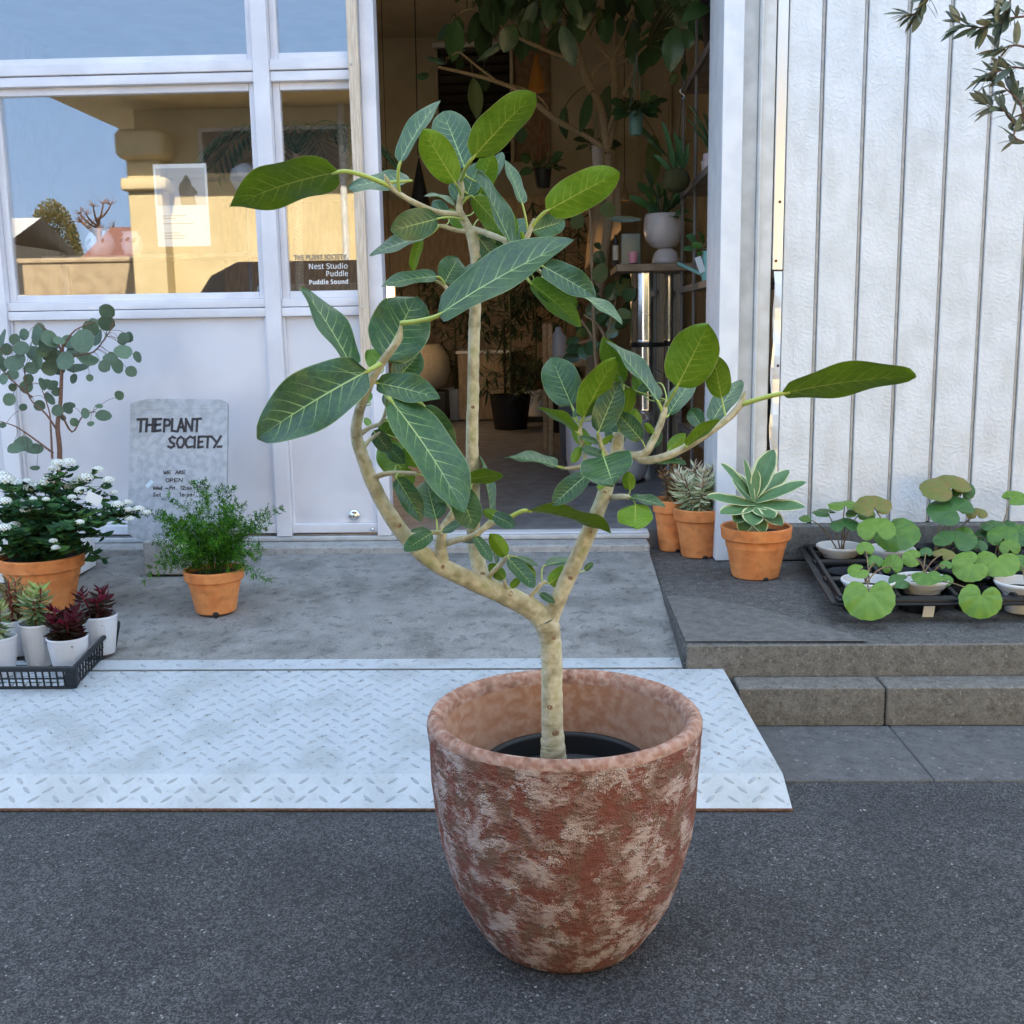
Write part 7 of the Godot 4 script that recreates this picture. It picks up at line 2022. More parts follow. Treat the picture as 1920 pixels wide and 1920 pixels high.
func interior() -> void:
	M.floor_vinyl = grainy(lin(0.15, 0.15, 0.155), lin(0.21, 0.21, 0.215), 0.55, 0.01, 0.9, 0.02, 31)
	M.khaki = grainy(lin(0.56, 0.51, 0.40), lin(0.64, 0.59, 0.47), 0.9, 0.005, 1.5, 0.0, 32)
	M.ply = grainy(lin(0.32, 0.235, 0.145), lin(0.42, 0.315, 0.20), 0.6, 0.01, 0.7, 0.0, 33)
	M.ply.uv1_scale = Vector3(4, 0.8, 4)
	M.dim = []
	for k in 3:
		var g: float = [0.75, 1.0, 1.3][k]
		M.dim.append(leaf_mat(leaf_texture(lin(0.042 * g, 0.105 * g, 0.040 * g), lin(0.058 * g, 0.130 * g, 0.045 * g), lin(0.13, 0.17, 0.08), 110 + k, lin(0.05, 0.08, 0.04), 0.5), 0.35, lin(0.1, 0.15, 0.03), 0.4))
	M.dim_under = mat(lin(0.13, 0.17, 0.05), 0.6)
	M.dim_under.backlight_enabled = true
	M.dim_under.backlight = lin(0.3, 0.35, 0.08)
	M.dim_stalk = mat(lin(0.10, 0.11, 0.05), 0.7)
	M.tan_bark = grainy(lin(0.30, 0.22, 0.13), lin(0.42, 0.32, 0.20), 0.85, 0.03, 0.25, 0.05, 34)
	M.black_leaf = mat(lin(0.045, 0.075, 0.032), 0.6)
	M.aqua = mat(lin(0.24, 0.52, 0.46), 0.5)
	M.aqua_dark = mat(lin(0.15, 0.30, 0.27), 0.55)
	M.bowl = mat(lin(0.66, 0.60, 0.58), 0.3)
	M.cloth = mat(lin(0.56, 0.48, 0.37), 0.95)
	M.rack = mat(lin(0.16, 0.14, 0.125), 0.5)
	M.shelf_wood = grainy(lin(0.26, 0.18, 0.11), lin(0.36, 0.26, 0.17), 0.6, 0.01, 0.6, 0.0, 35)
	M.grey_pot = mat(lin(0.13, 0.14, 0.16), 0.6)
	M.beige = grainy(lin(0.50, 0.43, 0.30), lin(0.58, 0.50, 0.37), 0.8, 0.02, 0.5)
	M.oak = grainy(lin(0.42, 0.26, 0.12), lin(0.52, 0.34, 0.18), 0.55, 0.02, 0.4)
	M.black = mat(lin(0.012, 0.012, 0.013), 0.5)
	M.orange = mat(lin(0.50, 0.21, 0.03), 0.6)
	M.moss = grainy(lin(0.05, 0.055, 0.015), lin(0.15, 0.13, 0.04), 0.95, 0.06, 0.12, 0.6, 36)
	# room shell
	struct(bx(Vector3(-0.5, 0.20, -3.77), Vector3(9.7, 0.2, 7.36), 0.002), "shop_floor", M.floor_vinyl, "smooth grey floor inside the shop doorway", "floor")
	struct(bx(Vector3(-0.5, 2.6, -7.55), Vector3(9.9, 4.8, 0.2), 0.002), "back_wall", M.khaki, "khaki plastered wall at the back of the shop", "wall")
	struct(bx(Vector3(-0.5, 4.22, -3.7), Vector3(9.9, 0.1, 7.6), 0.002), "shop_ceiling", M.khaki, "plain ceiling over the shop room", "ceiling")
	struct(bx(Vector3(1.55, 2.6, -3.9), Vector3(0.2, 4.6, 7.1), 0.002), "side_partition", M.khaki, "dim side wall behind the plant rack", "wall")
	part(bx(Vector3(-0.9175, 4.3006, -7.4000), Vector3(4.6, 0.13, 0.10), 0.004), "picture_beam", M.khaki, get_node("back_wall"))
	O = Vector3.ZERO
	for k in 3:
		var px := [Vector2(1148, 1.2), Vector2(1170, 1.5), Vector2(1205, 1.8)]
		part(bx(Vector3([0.70, 0.96, 1.28][k], 2.9, -7.42), Vector3(0.03, 4.0, 0.05), 0.003), "wall_rib", M.khaki, get_node("back_wall"))
	# plywood partition low in the back
	var t := thing("plywood_partition", "warm plywood partition at the back behind the tree trunk", "partition", Vector3(-1.2, FLOOR, -6.3))
	for k in 3:
		part(bx(Vector3(-2.6 + 1.22 * k, 1.36, -6.3), Vector3(1.21, 2.1, 0.03), 0.003), "board", M.ply, t)
	# louvre window
	var lo := Vector3(-1.1613, 2.9013, -7.3500)
	var hi := Vector3(-0.3759, 4.0663, -7.3500)
	t = thing("louvre_window", "dark louvred window with pale frame high on the back wall", "window", Vector3((lo.x + hi.x) * 0.5, lo.y, -7.35))
	var wx := hi.x - lo.x
	var wy := hi.y - lo.y
	part(bx(Vector3((lo.x + hi.x) * 0.5, (lo.y + hi.y) * 0.5, -7.42), Vector3(wx, wy, 0.03), 0.003), "backing", M.black, t)
	for k in 12:
		part(bx(Vector3((lo.x + hi.x) * 0.5, lo.y + wy * (k + 0.5) / 12.0, -7.38), Vector3(wx - 0.06, wy / 12.0 * 0.92, 0.012), 0.002, Basis(Vector3.RIGHT, 0.6)), "slat", M.black_slat, t)
	part(bx(Vector3((lo.x + hi.x) * 0.5, hi.y, -7.36), Vector3(wx + 0.06, 0.05, 0.07), 0.003), "frame", M.white_plastic, t)
	for s in [lo.x, hi.x]:
		part(bx(Vector3(s, (lo.y + hi.y) * 0.5 - 0.03, -7.365), Vector3(0.035, wy - 0.02, 0.06), 0.003), "frame", M.khaki, t)
	part(bx(Vector3(hi.x + 0.22, (lo.y + hi.y) * 0.5 + 0.05, -7.42), Vector3(0.36, wy + 0.1, 0.04), 0.004), "shutter_panel", M.shelf_wood, t)
	# hanging things
	t = thing("cone_ornament", "tall black cone hanging on a thin dark cord", "ornament", Vector3(-0.8772, 1.9713, -3.0000))
	round_pot(t, Vector3(-0.8741, 1.9537, -3.0000), [Vector2(0.0, 0.0), Vector2(0.075, 0.0), Vector2(0.078, 0.006), Vector2(0.004, 0.36), Vector2(0.0, 0.365)], M.black, "cone", 24)
	cord(t, Vector3(-0.8774, 2.3304, -3.0000), Vector3(-0.8674, 3.7103, -3.0000), 0.004, M.black)
	t = thing("pendant_shade", "faceted orange wooden pendant hanging on a pale cord", "lamp", Vector3(-0.0788, 2.8373, -3.5000))
	round_pot(t, Vector3(-0.0790, 2.8229, -3.5000), [Vector2(0.0, 0.02), Vector2(0.05, 0.0), Vector2(0.062, 0.012), Vector2(0.012, 0.245), Vector2(0.0, 0.25)], M.orange, "shade", 6)
	cord(t, Vector3(-0.0838, 3.0524, -3.5000), Vector3(-0.0818, 3.8514, -3.5000), 0.003, M.cloth)
	# the small lit cone lamp
	var lp := Vector3(0.5779, 2.1171, -4.0000)
	t = thing("cone_lamp", "small brown cone pendant lamp, lit, on a long thin cord", "lamp", lp)
	round_pot(t, lp, [Vector2(0.034, 0.0), Vector2(0.035, 0.004), Vector2(0.012, 0.10), Vector2(0.006, 0.16), Vector2(0.0, 0.165)], M.shelf_wood, "shade", 24)
	var glow := mat(lin(1.0, 0.75, 0.45), 0.5)
	glow.emission_enabled = true
	glow.emission = Color(1.0, 0.78, 0.45)
	glow.emission_energy_multiplier = 0.22
	round_pot(t, lp + Vector3(0, 0.006, 0), [Vector2(0.0, 0.0), Vector2(0.030, 0.0), Vector2(0.030, 0.003)], glow, "bulb", 20)
	cord(t, lp + Vector3(0, 0.16, 0), lp + Vector3(-0.01, 2.4, 0), 0.003, M.black)
	var sp := SpotLight3D.new()
	sp.name = "lamp_light"
	t.add_child(sp)
	sp.position = Vector3(0, -0.01, 0)
	sp.rotation_degrees = Vector3(-90, 0, 0)
	sp.spot_angle = 75.0
	sp.spot_range = 8.0
	sp.spot_attenuation = 2.0
	sp.light_color = Color(1.0, 0.75, 0.45)
	sp.light_energy = 0.04
	sp.light_size = 0.03
	sp.shadow_enabled = true
	# second lit lamp, a small paper lantern far back on the left
	var l2 := Vector3(-1.3628, 1.4874, -4.9000)
	t = thing("paper_lantern", "small glowing square lantern at the back beside the doorway post", "lamp", l2)
	part(bx(l2 + Vector3(0, 0.0, 0), Vector3(0.07, 0.11, 0.07), 0.006), "shade", glow, t)
	part(bx(l2 + Vector3(0, 0.062, 0), Vector3(0.08, 0.014, 0.08), 0.002), "cap", M.shelf_wood, t)
	cord(t, l2 + Vector3(0, 0.065, 0), Vector3(l2.x, 4.1, l2.z), 0.003, M.black)
	var om := OmniLight3D.new()
	om.name = "lantern_light"
	t.add_child(om)
	om.position = Vector3(0, 0, 0.06)
	om.omni_range = 9.0
	om.omni_attenuation = 2.0
	om.light_color = Color(1.0, 0.82, 0.60)
	om.light_energy = 0.16
	om.light_size = 0.05
	om.shadow_enabled = true
	# hanging shirt
	t = thing("hanging_shirt", "cream cotton shirt hanging at the back of the shop", "shirt", Vector3(0.4249, 1.6417, -4.3000))
	var cl := MB.new()
	var s0 := Vector3(0.2804, 1.6234, -4.3000); var s1 := Vector3(0.5729, 1.9284, -4.3000); var s2 := Vector3(0.5515, 2.3566, -4.3000); var s3 := Vector3(0.3506, 2.3403, -4.3000)
	var gn := 10
	for i in gn + 1:
		for j in gn + 1:
			var a: Vector3 = s3.lerp(s2, j / float(gn))
			var b: Vector3 = s0.lerp(s1, j / float(gn))
			cl.p(a.lerp(b, i / float(gn)) + Vector3(0, 0, 0.03 * sin(j * 1.9 + i * 0.3)))
	for i in gn:
		for j in gn:
			var a := i * (gn + 1) + j
			cl.quad(a, a + gn + 1, a + gn + 2, a + 1)
	part(cl, "cloth", M.cloth, t)
	cord(t, s3.lerp(s2, 0.5), s3.lerp(s2, 0.5) + Vector3(0, 0.25, 0), 0.004, M.black, "hanger")
	# hanging pots
	var hp := [["hanging_pot", "white pot hanging with trailing dark plant at the tree fork", Vector3(0.3279, 2.2233, -2.9000), 0.042, 0.13, M.bowl, 8], ["hanging_pot", "sea green pot hanging full of glossy leaves", Vector3(0.5013, 2.2545, -1.9000), 0.045, 0.125, M.aqua_dark, 30], ["hanging_pot", "dark pot with broad leaves hung on red cords", Vector3(-0.0382, 2.1056, -3.0000), 0.06, 0.12, M.black, 14]]
	for q in hp:
		var c: Vector3 = q[2]
		t = thing(q[0], q[1], "hanging pot", c, "pots hung from the fig branches")
		round_pot(t, c, [Vector2(0.0, 0.002), Vector2(q[3] * 0.78, 0.0), Vector2(q[3], q[4]), Vector2(q[3] * 1.06, q[4] + 0.004), Vector2(q[3] * 0.92, q[4]), Vector2(q[3] * 0.85, q[4] * 0.8)], q[5])
		soil_disc(t, c + Vector3(0, q[4] * 0.8, 0), q[3] * 0.88)
		sprig(t, c + Vector3(0, q[4], 0), q[6] + 10, Vector3(0.15, 0.13, 0.12), 0.10, 0.6, M.dim, 0.3)
		for k in 3:
			var an := TAU * k / 3 + 0.4
			cord(t, c + Vector3(cos(an) * q[3], q[4], sin(an) * q[3]), c + Vector3(0, q[4] + 0.32, 0), 0.0025, M.red_cord if q[5] == M.black else M.aqua_dark)
	# moss ball with staghorn fern, hung by an S hook from the rack
	var mc := Vector3(0.6287, 1.8866, -0.9500)
	t = thing("moss_ball", "hanging moss ball with antler fern fronds beside the rack", "hanging plant", mc - Vector3(0, 0.06, 0))
	var mbm := MB.new()
	var mp: Array = []
	for k in 13:
		var an := -PI / 2 + PI * k / 12.0
		mp.append(Vector2(cos(an) * 0.068, sin(an) * 0.06))
	mbm.lathe(mp, mc, 28, Basis(), 0.006, noise(FastNoiseLite.TYPE_SIMPLEX, 0.4, 2, 3))
	part(mbm, "moss", M.moss, t)
	for f in [[Vector3(-0.02, 0.05, 0.03), Vector3(0.5484, 2.1634, -0.9000), 0.03], [Vector3(0.02, 0.05, 0.03), Vector3(0.6000, 2.1045, -0.8500), 0.035], [Vector3(0.03, 0.05, 0), Vector3(0.6781, 2.0542, -0.9000), 0.03], [Vector3(-0.03, 0.04, 0), Vector3(0.5154, 2.0101, -0.9500), 0.03], [Vector3(0.0, 0.05, -0.02), Vector3(0.6506, 2.1031, -1.0000), 0.04]]:
		leaf("frond", t, mc + f[0], f[1], Vector3(0.2, 0.4, 1), f[2], M.dim[2], M.dim_under, 0.1, 0.2, 0.03, Vector2(0.7, 0.5), 8, 4)
	var hk := MB.new()
	var hb := Vector3(0.6534, 2.2666, -0.9500)
	var hpts: Array = []
	for k in 19:
		var f := k / 18.0
		var an := lerpf(-0.4, PI + 0.9, f * 2.0) if f < 0.5 else lerpf(PI + 0.9 - PI, -PI - 0.2, (f - 0.5) * 2.0)
		hpts.append(hb + Vector3(sin(f * TAU) * 0.011, f * 0.05, 0))
	hk.tube(hpts, taper(19, 0.0026, 0.0026), 6)
	part(hk, "hook", M.chrome, t)
	cord(t, hb, mc + Vector3(0, 0.05, 0), 0.0015, M.black)
	rack_and_table()
	floor_plants()
	window_display()

func rack_and_table() -> void:
	var t := thing("plant_rack", "thin grey metal rack with wooden shelves just inside the door", "rack", Vector3(0.92, FLOOR, -0.95))
	var ys := [0.62, 1.375, 1.885, 2.42]
	for x in [0.735, 1.12]:
		for z in [-0.36, -1.06, -1.58]:
			part(bx(Vector3(x, 1.72, z), Vector3(0.016, 2.84, 0.016), 0.003), "upright", M.rack, t)
	for y in ys:
		part(bx(Vector3(0.93, y, -0.97), Vector3(0.37, 0.022, 1.22), 0.003), "shelf", M.shelf_wood, t)
		for x in [0.727, 1.133]:
			part(bx(Vector3(x, y - 0.004, -0.97), Vector3(0.012, 0.034, 1.26), 0.002), "rail", M.rack, t)
	# things on the rack
	var c := Vector3(0.765, 1.386, -0.62)
	t = thing("watering_can", "mint green watering can planted with trailing leaves on the rack", "watering can", c)
	round_pot(t, c, [Vector2(0.0, 0.001), Vector2(0.05, 0.0), Vector2(0.050, 0.135), Vector2(0.052, 0.137), Vector2(0.047, 0.136), Vector2(0.045, 0.1)], M.aqua, "body")
	cord(t, c + Vector3(-0.045, 0.03, 0.0), c + Vector3(-0.12, 0.10, -0.35), 0.009, M.aqua, "spout")
	cord(t, c + Vector3(-0.02, 0.13, 0.04), c + Vector3(0.04, 0.19, 0.02), 0.006, M.aqua, "handle")
	sprig(t, c + Vector3(-0.01, 0.13, 0), 18, Vector3(0.11, 0.10, 0.08), 0.06, 0.75, [M.dim[2], M.farf[0]], 0.35)
	part(bx(c + Vector3(-0.062, 0.075, 0.03), Vector3(0.03, 0.075, 0.001), 0.0002, Basis(Vector3.BACK, 0.35)), "price_tag", M.paper, t)
	c = Vector3(0.785, 1.897, -0.72)
	t = thing("small_pot", "pale pink round pot on the upper rack shelf", "pot", c)
	round_pot(t, c, [Vector2(0.0, 0.001), Vector2(0.05, 0.0), Vector2(0.058, 0.02), Vector2(0.058, 0.075), Vector2(0.052, 0.08), Vector2(0.048, 0.06)], mat(lin(0.62, 0.48, 0.46), 0.4))
	soil_disc(t, c + Vector3(0, 0.06, 0), 0.048)
	c = Vector3(0.82, 1.897, -1.05)
	t = thing("rush_cactus", "upright green thin-stemmed plant in a white pot on the rack", "potted plant", c)
	round_pot(t, c, [Vector2(0.0, 0.001), Vector2(0.045, 0.0), Vector2(0.058, 0.09), Vector2(0.053, 0.09), Vector2(0.05, 0.07)], M.white_plastic)
	for k in 22:
		var an := rng.randf() * TAU
		var s := MB.new()
		var e := Vector3(cos(an) * rng.randf_range(0.03, 0.15), rng.randf_range(0.1, 0.28), sin(an) * 0.12)
		s.tube(bezier(c + Vector3(0, 0.08, 0), c + Vector3(e.x * 0.3, 0.08 + e.y * 0.7, e.z * 0.3), c + Vector3(0, 0.08, 0) + e, 5), taper(6, 0.006, 0.004), 5)
		part(s, "stem", M.dim[2], t)
	part(bx(c + Vector3(0.0, -0.06 + 0.09, 0.06), Vector3(0.012, 0.06, 0.001), 0.0002), "plant_label", M.paper, t)
	c = Vector3(0.87, 2.432, -0.85)
	t = thing("black_planter", "black planter with hanging glossy leaves on the rack top", "potted plant", c)
	round_pot(t, c, [Vector2(0.0, 0.001), Vector2(0.12, 0.0), Vector2(0.15, 0.26), Vector2(0.155, 0.27), Vector2(0.14, 0.26), Vector2(0.13, 0.2)], M.black)
	sprig(t, c + Vector3(0, 0.25, 0), 18, Vector3(0.22, 0.16, 0.2), 0.16, 0.5, M.dim, 0.1)
	c = Vector3(0.88, 0.632, -0.55)
	t = thing("blue_crate", "dull blue grey storage sack on the low rack shelf", "sack", c)
	var sk := MB.new()
	sk.lathe([Vector2(0.0, 0.0), Vector2(0.13, 0.004), Vector2(0.16, 0.1), Vector2(0.15, 0.25), Vector2(0.12, 0.38), Vector2(0.05, 0.44), Vector2(0.0, 0.45)], c, 24, Basis(), 0.02, noise(FastNoiseLite.TYPE_SIMPLEX, 0.12, 5, 2))
	part(sk, "cloth", mat(lin(0.16, 0.19, 0.25), 0.8), t)
	# table board on steel ducts
	var tb := thing("display_table", "wooden display board resting on two shiny steel ducts", "table", Vector3(0.55, FLOOR, -1.8))
	part(bx(Vector3(0.60, 1.498, -1.85), Vector3(0.46, 0.04, 0.62), 0.004), "table_top", M.shelf_wood, tb)
	for q in [[0.5592, -1.75, 0.098], [0.7035, -1.92, 0.075]]:
		var d := MB.new()
		var pr: Array = []
		for k in 13:
			var y := 1.176 * k / 12.0
			pr.append(Vector2(q[2], y))
			if k in [4, 8]:
				pr.append(Vector2(q[2] * 1.02, y + 0.004)); pr.append(Vector2(q[2] * 1.02, y + 0.012)); pr.append(Vector2(q[2], y + 0.016))
		d.lathe(pr, Vector3(q[0], FLOOR, q[1]), 48)
		var dd := part(d, "steel_duct", M.steel, tb)
		# spiral seam
		var sm := MB.new()
		var pts: Array = []
		for k in 90:
			var an := k * 0.28
			pts.append(Vector3(q[0] + cos(an) * q[2] * 1.004, FLOOR + 0.02 + 1.12 * k / 89.0, q[1] + sin(an) * q[2] * 1.004))
		sm.tube(pts, taper(90, 0.0022, 0.0022), 5)
		part(sm, "seam", M.steel, dd)
		var sb := MB.new()
		sb.lathe([Vector2(q[2] * 1.005, 0.0), Vector2(q[2] * 1.03, 0.004), Vector2(q[2] * 1.03, 0.022), Vector2(q[2] * 1.005, 0.026)], Vector3(q[0], 1.06, q[1]), 40)
		part(sb, "strap", M.black, dd)
	# bowl planter on its foot
	c = Vector3(0.66, 1.518, -1.72)
	t = thing("bowl_planter", "glazed cream bowl on a dome foot with leafy plant on the table", "planter", c)
	round_pot(t, c, [Vector2(0.0, 0.0), Vector2(0.080, 0.0), Vector2(0.078, 0.03), Vector2(0.062, 0.07), Vector2(0.04, 0.088), Vector2(0.03, 0.092)], M.bowl, "foot")
	round_pot(t, c + Vector3(-0.015, 0.09, 0), [Vector2(0.03, 0.0), Vector2(0.07, 0.012), Vector2(0.10, 0.05), Vector2(0.112, 0.10), Vector2(0.108, 0.165), Vector2(0.10, 0.19), Vector2(0.092, 0.188), Vector2(0.09, 0.16)], M.bowl, "bowl")
	soil_disc(t, c + Vector3(-0.015, 0.25, 0), 0.09)
	sprig(t, c + Vector3(-0.015, 0.25, 0), 34, Vector3(0.14, 0.24, 0.12), 0.14, 0.34, [M.dim[1], M.dim[2], M.farf[1]], 0.5)
	c = Vector3(0.455, 1.518, -1.62)
	t = thing("display_bag", "clear wrapped green pouch with a pink print on the table", "bag", c)
	part(bx(c + Vector3(0, 0.085, 0), Vector3(0.11, 0.17, 0.025), 0.01), "pouch", mat(lin(0.16, 0.19, 0.16), 0.25), t)
	round_pot(t, c + Vector3(0.012, 0.008, 0.016), [Vector2(0.0, 0.0), Vector2(0.022, 0.0), Vector2(0.027, 0.06), Vector2(0.0, 0.062)], mat(lin(0.72, 0.30, 0.36), 0.4), "pink_print")
	c = Vector3(0.375, 1.518, -1.7)
	t = thing("bottle", "dark bottle with cream label standing beside the pouch", "bottle", c)
	round_pot(t, c, [Vector2(0.0, 0.001), Vector2(0.016, 0.0), Vector2(0.017, 0.13), Vector2(0.007, 0.15), Vector2(0.007, 0.17), Vector2(0.0, 0.17)], M.black, "glass", 20)
	round_pot(t, c, [Vector2(0.0172, 0.03), Vector2(0.0176, 0.031), Vector2(0.0176, 0.11), Vector2(0.0172, 0.111)], M.cloth, "label", 20)

func floor_plants() -> void:
	# tall rubber fig in a dark grey tub
	var c := Vector3(0.1845, 0.3000, -3.7774)
	c = Vector3(0.24, FLOOR, -2.45)
	var t := thing("indoor_fig", "tall indoor fig with spreading tan branches and dark leaves under the ceiling", "tree", c)
	round_pot(t, c, [Vector2(0.0, 0.002), Vector2(0.15, 0.0), Vector2(0.175, 0.04), Vector2(0.20, 0.50), Vector2(0.205, 0.51), Vector2(0.185, 0.505), Vector2(0.175, 0.44)], M.grey_pot)
	soil_disc(t, c + Vector3(0, 0.44, 0), 0.175)
	var tr := MB.new()
	var tq := smooth_line([c + Vector3(0, 0.42, 0), c + Vector3(0.06, 1.0, 0.02), c + Vector3(0.14, 1.6, 0.05), Vector3(0.3657, 2.2245, -2.4000)], [0.032, 0.030, 0.028, 0.026], 5)
	tr.tube(tq[0], tq[1], 12)
	part(tr, "trunk", M.tan_bark, t)
	var rb: Array = RUBBER_BRANCHES
	var ends: Array = []
	for b in rb:
		var m := MB.new()
		var q := smooth_line(b[0], b[1], 4)
		m.tube(q[0], q[1], 10)
		part(m, "branch", M.tan_bark, t)
		ends.append_array(q[0])
	var rl: Array = RUBBER_LEAVES
	for l in rl:
		var lf := leaf("leaf", t, l[0], l[1], l[2], l[3], M.dim[rng.randi() % 3], M.dim_under, rng.randf_range(-0.04, 0.06), rng.randf_range(0.1, 0.3), 0.02, Vector2(0.9, 0.75), 10, 6)
		var near: Vector3 = ends[0]
		for e in ends:
			if (e - l[0]).length() < (near - l[0]).length():
				near = e
		var s := MB.new()
		s.tube(bezier(near, near.lerp(l[0], 0.5) + Vector3(0, 0.05, 0), l[0], 5), taper(6, 0.004, 0.0028), 5, false)
		part(s, "stalk", M.dim_stalk, lf)
	# big white tub with a young fig
	c = Vector3(0.325, FLOOR, -1.62)
	t = thing("young_fig", "young fig with thin pale stem in a big smooth white tub", "potted tree", c)
	round_pot(t, c, [Vector2(0.0, 0.002), Vector2(0.17, 0.0), Vector2(0.205, 0.02), Vector2(0.228, 0.06), Vector2(0.238, 0.13), Vector2(0.24, 0.355), Vector2(0.232, 0.362), Vector2(0.222, 0.355), Vector2(0.22, 0.30)], M.tub_white)
	soil_disc(t, c + Vector3(0, 0.30, 0), 0.222)
	for b in [[c + Vector3(-0.02, 0.3, 0), Vector3(0.2662, 0.9119, -1.7500), Vector3(0.2461, 1.3978, -1.7500), Vector3(0.2381, 1.7247, -1.7500), Vector3(0.2294, 1.8364, -1.7500)], [c + Vector3(0.04, 0.3, 0), Vector3(0.3679, 0.9083, -1.8000), Vector3(0.3395, 1.1237, -1.8500), Vector3(0.3891, 1.3388, -1.9000)], [Vector3(0.3523, 0.9394, -1.8000), Vector3(0.2595, 1.0948, -1.8000), Vector3(0.1826, 1.2183, -1.8000)], [Vector3(0.3488, 1.0308, -1.8500), Vector3(0.2928, 1.1706, -1.8500), Vector3(0.1997, 1.2489, -1.8500)]]:
		var m := MB.new()
		var q := smooth_line(b, taper(b.size(), 0.012, 0.006), 4)
		m.tube(q[0], q[1], 8)
		part(m, "stem", M.tan_bark, t)
	var sf: Array = YOUNG_LEAVES
	for l in sf:
		leaf("leaf", t, l[0], l[1], l[2], l[3], M.dim[rng.randi() % 3], M.dim_under, 0.03, 0.15, 0.02, Vector2(0.85, 0.6), 9, 6)
	# easel-like wooden chair with a white jug
	c = Vector3(0.06, FLOOR, -3.2)
	t = thing("wooden_chair", "light wooden armchair standing behind the tubs", "chair", c)
	var cx := [-0.0382, 0.0002, 0.2997, 0.3138]
	for k in 4:
		part(bx(Vector3(cx[k], FLOOR + 0.45, -3.3 if k % 2 == 0 else -2.9), Vector3(0.034, 0.9, 0.03), 0.006), "leg", M.oak, t)
	for z in [-3.3, -2.9]:
		part(bx(Vector3((cx[0] + cx[3]) * 0.5, FLOOR + 0.62, z), Vector3(cx[3] - cx[0], 0.03, 0.05), 0.01), "seat_rail", M.oak, t)
	part(bx(Vector3((cx[0] + cx[3]) * 0.5, FLOOR + 0.64, -3.1), Vector3(cx[3] - cx[0], 0.03, 0.4), 0.01), "seat", M.oak, t)
	var arm := MB.new()
	arm.tube(bezier(Vector3(0.0952, 0.9005, -2.8800), Vector3(0.1111, 1.0945, -2.8800), Vector3(0.3208, 1.0770, -2.8800), 6), taper(7, 0.016, 0.016), 8)
	part(arm, "arm", M.oak, t)
	c = Vector3(0.0583, 1.0775, -3.1000)
	t = thing("plastic_jug", "translucent white plastic jug standing on the wooden chair", "jug", Vector3(c.x, FLOOR + 0.655, c.z))
	round_pot(t, O, [Vector2(0.0, 0.001), Vector2(0.055, 0.0), Vector2(0.06, 0.03), Vector2(0.058, 0.15), Vector2(0.025, 0.19), Vector2(0.02, 0.22), Vector2(0.0, 0.222)], mat(lin(0.52, 0.53, 0.56), 0.3), "body", 24)
	# things along the back
	c = Vector3(-0.14, FLOOR, -5.6)
	t = thing("aralia", "fine leaved dark aralia in a white cylinder pot on black feet", "potted tree", c)
	round_pot(t, c + Vector3(0, 0.05, 0), [Vector2(0.0, 0.0), Vector2(0.09, 0.0), Vector2(0.10, 0.01), Vector2(0.10, 0.24), Vector2(0.093, 0.24), Vector2(0.09, 0.2)], M.white_plastic)
	part(bx(c + Vector3(0, 0.025, 0), Vector3(0.24, 0.05, 0.2), 0.004), "stand", M.black, t)
	needles(t, c + Vector3(0, 0.25, 0), 1.25, 0.30, 90, M.black_leaf)
	c = Vector3(-0.92, FLOOR, -6.0)
	t = thing("dragon_palm", "dark narrow leaved palm in a white tapered pot at the back", "potted tree", c)
	round_pot(t, c, [Vector2(0.0, 0.0), Vector2(0.13, 0.0), Vector2(0.175, 0.28), Vector2(0.19, 0.285), Vector2(0.19, 0.30), Vector2(0.165, 0.30)], M.white_plastic)
	needles(t, c + Vector3(0, 0.27, 0), 0.9, 0.3, 34, M.black_leaf)
	c = Vector3(-1.22, FLOOR + 0.30, -5.7)
	t = thing("ball_planter", "big round beige planter on a dark low stand", "planter", c - Vector3(0, 0.30, 0))
	round_pot(t, c, [Vector2(0.0, 0.0), Vector2(0.16, 0.0), Vector2(0.24, 0.06), Vector2(0.28, 0.18), Vector2(0.27, 0.32), Vector2(0.20, 0.42), Vector2(0.17, 0.43), Vector2(0.15, 0.40)], M.beige)
	part(bx(c - Vector3(0, 0.15, 0), Vector3(0.5, 0.29, 0.4), 0.01), "stand", M.black, t)
	needles(t, c + Vector3(0, 0.4, 0), 0.6, 0.25, 24, M.black_leaf)
	t = thing("plywood_counter", "plain plywood counter with pale top at the back", "counter", Vector3(-0.62, FLOOR, -6.0))
	part(bx(Vector3(-0.62, 0.62, -6.0), Vector3(0.50, 0.62, 0.5), 0.004), "body", M.ply, t)
	part(bx(Vector3(-0.62, 0.945, -6.0), Vector3(0.54, 0.03, 0.54), 0.004), "top", M.white_plastic, t)
	t = thing("ribbed_heater", "warm ribbed panel heater standing before the plywood wall", "heater", Vector3(-0.28, FLOOR, -6.1))
	for k in 9:
		part(bx(Vector3(-0.42 + 0.035 * k, 0.62, -6.1), Vector3(0.028, 0.42, 0.06), 0.006), "rib", M.beige, t)
	part(bx(Vector3(-0.28, 0.36, -6.1), Vector3(0.3, 0.12, 0.05), 0.004), "foot", M.oak, t)
	t = thing("lamp_stand", "thin black pole stand with flat base at the back", "stand", Vector3(-0.42, FLOOR, -5.5))
	part(bx(Vector3(-0.42, 0.31, -5.5), Vector3(0.2, 0.02, 0.2), 0.004), "base", M.black, t)
	cord(t, Vector3(-0.42, 0.32, -5.5), Vector3(-0.42, 1.25, -5.5), 0.012, M.black, "pole")
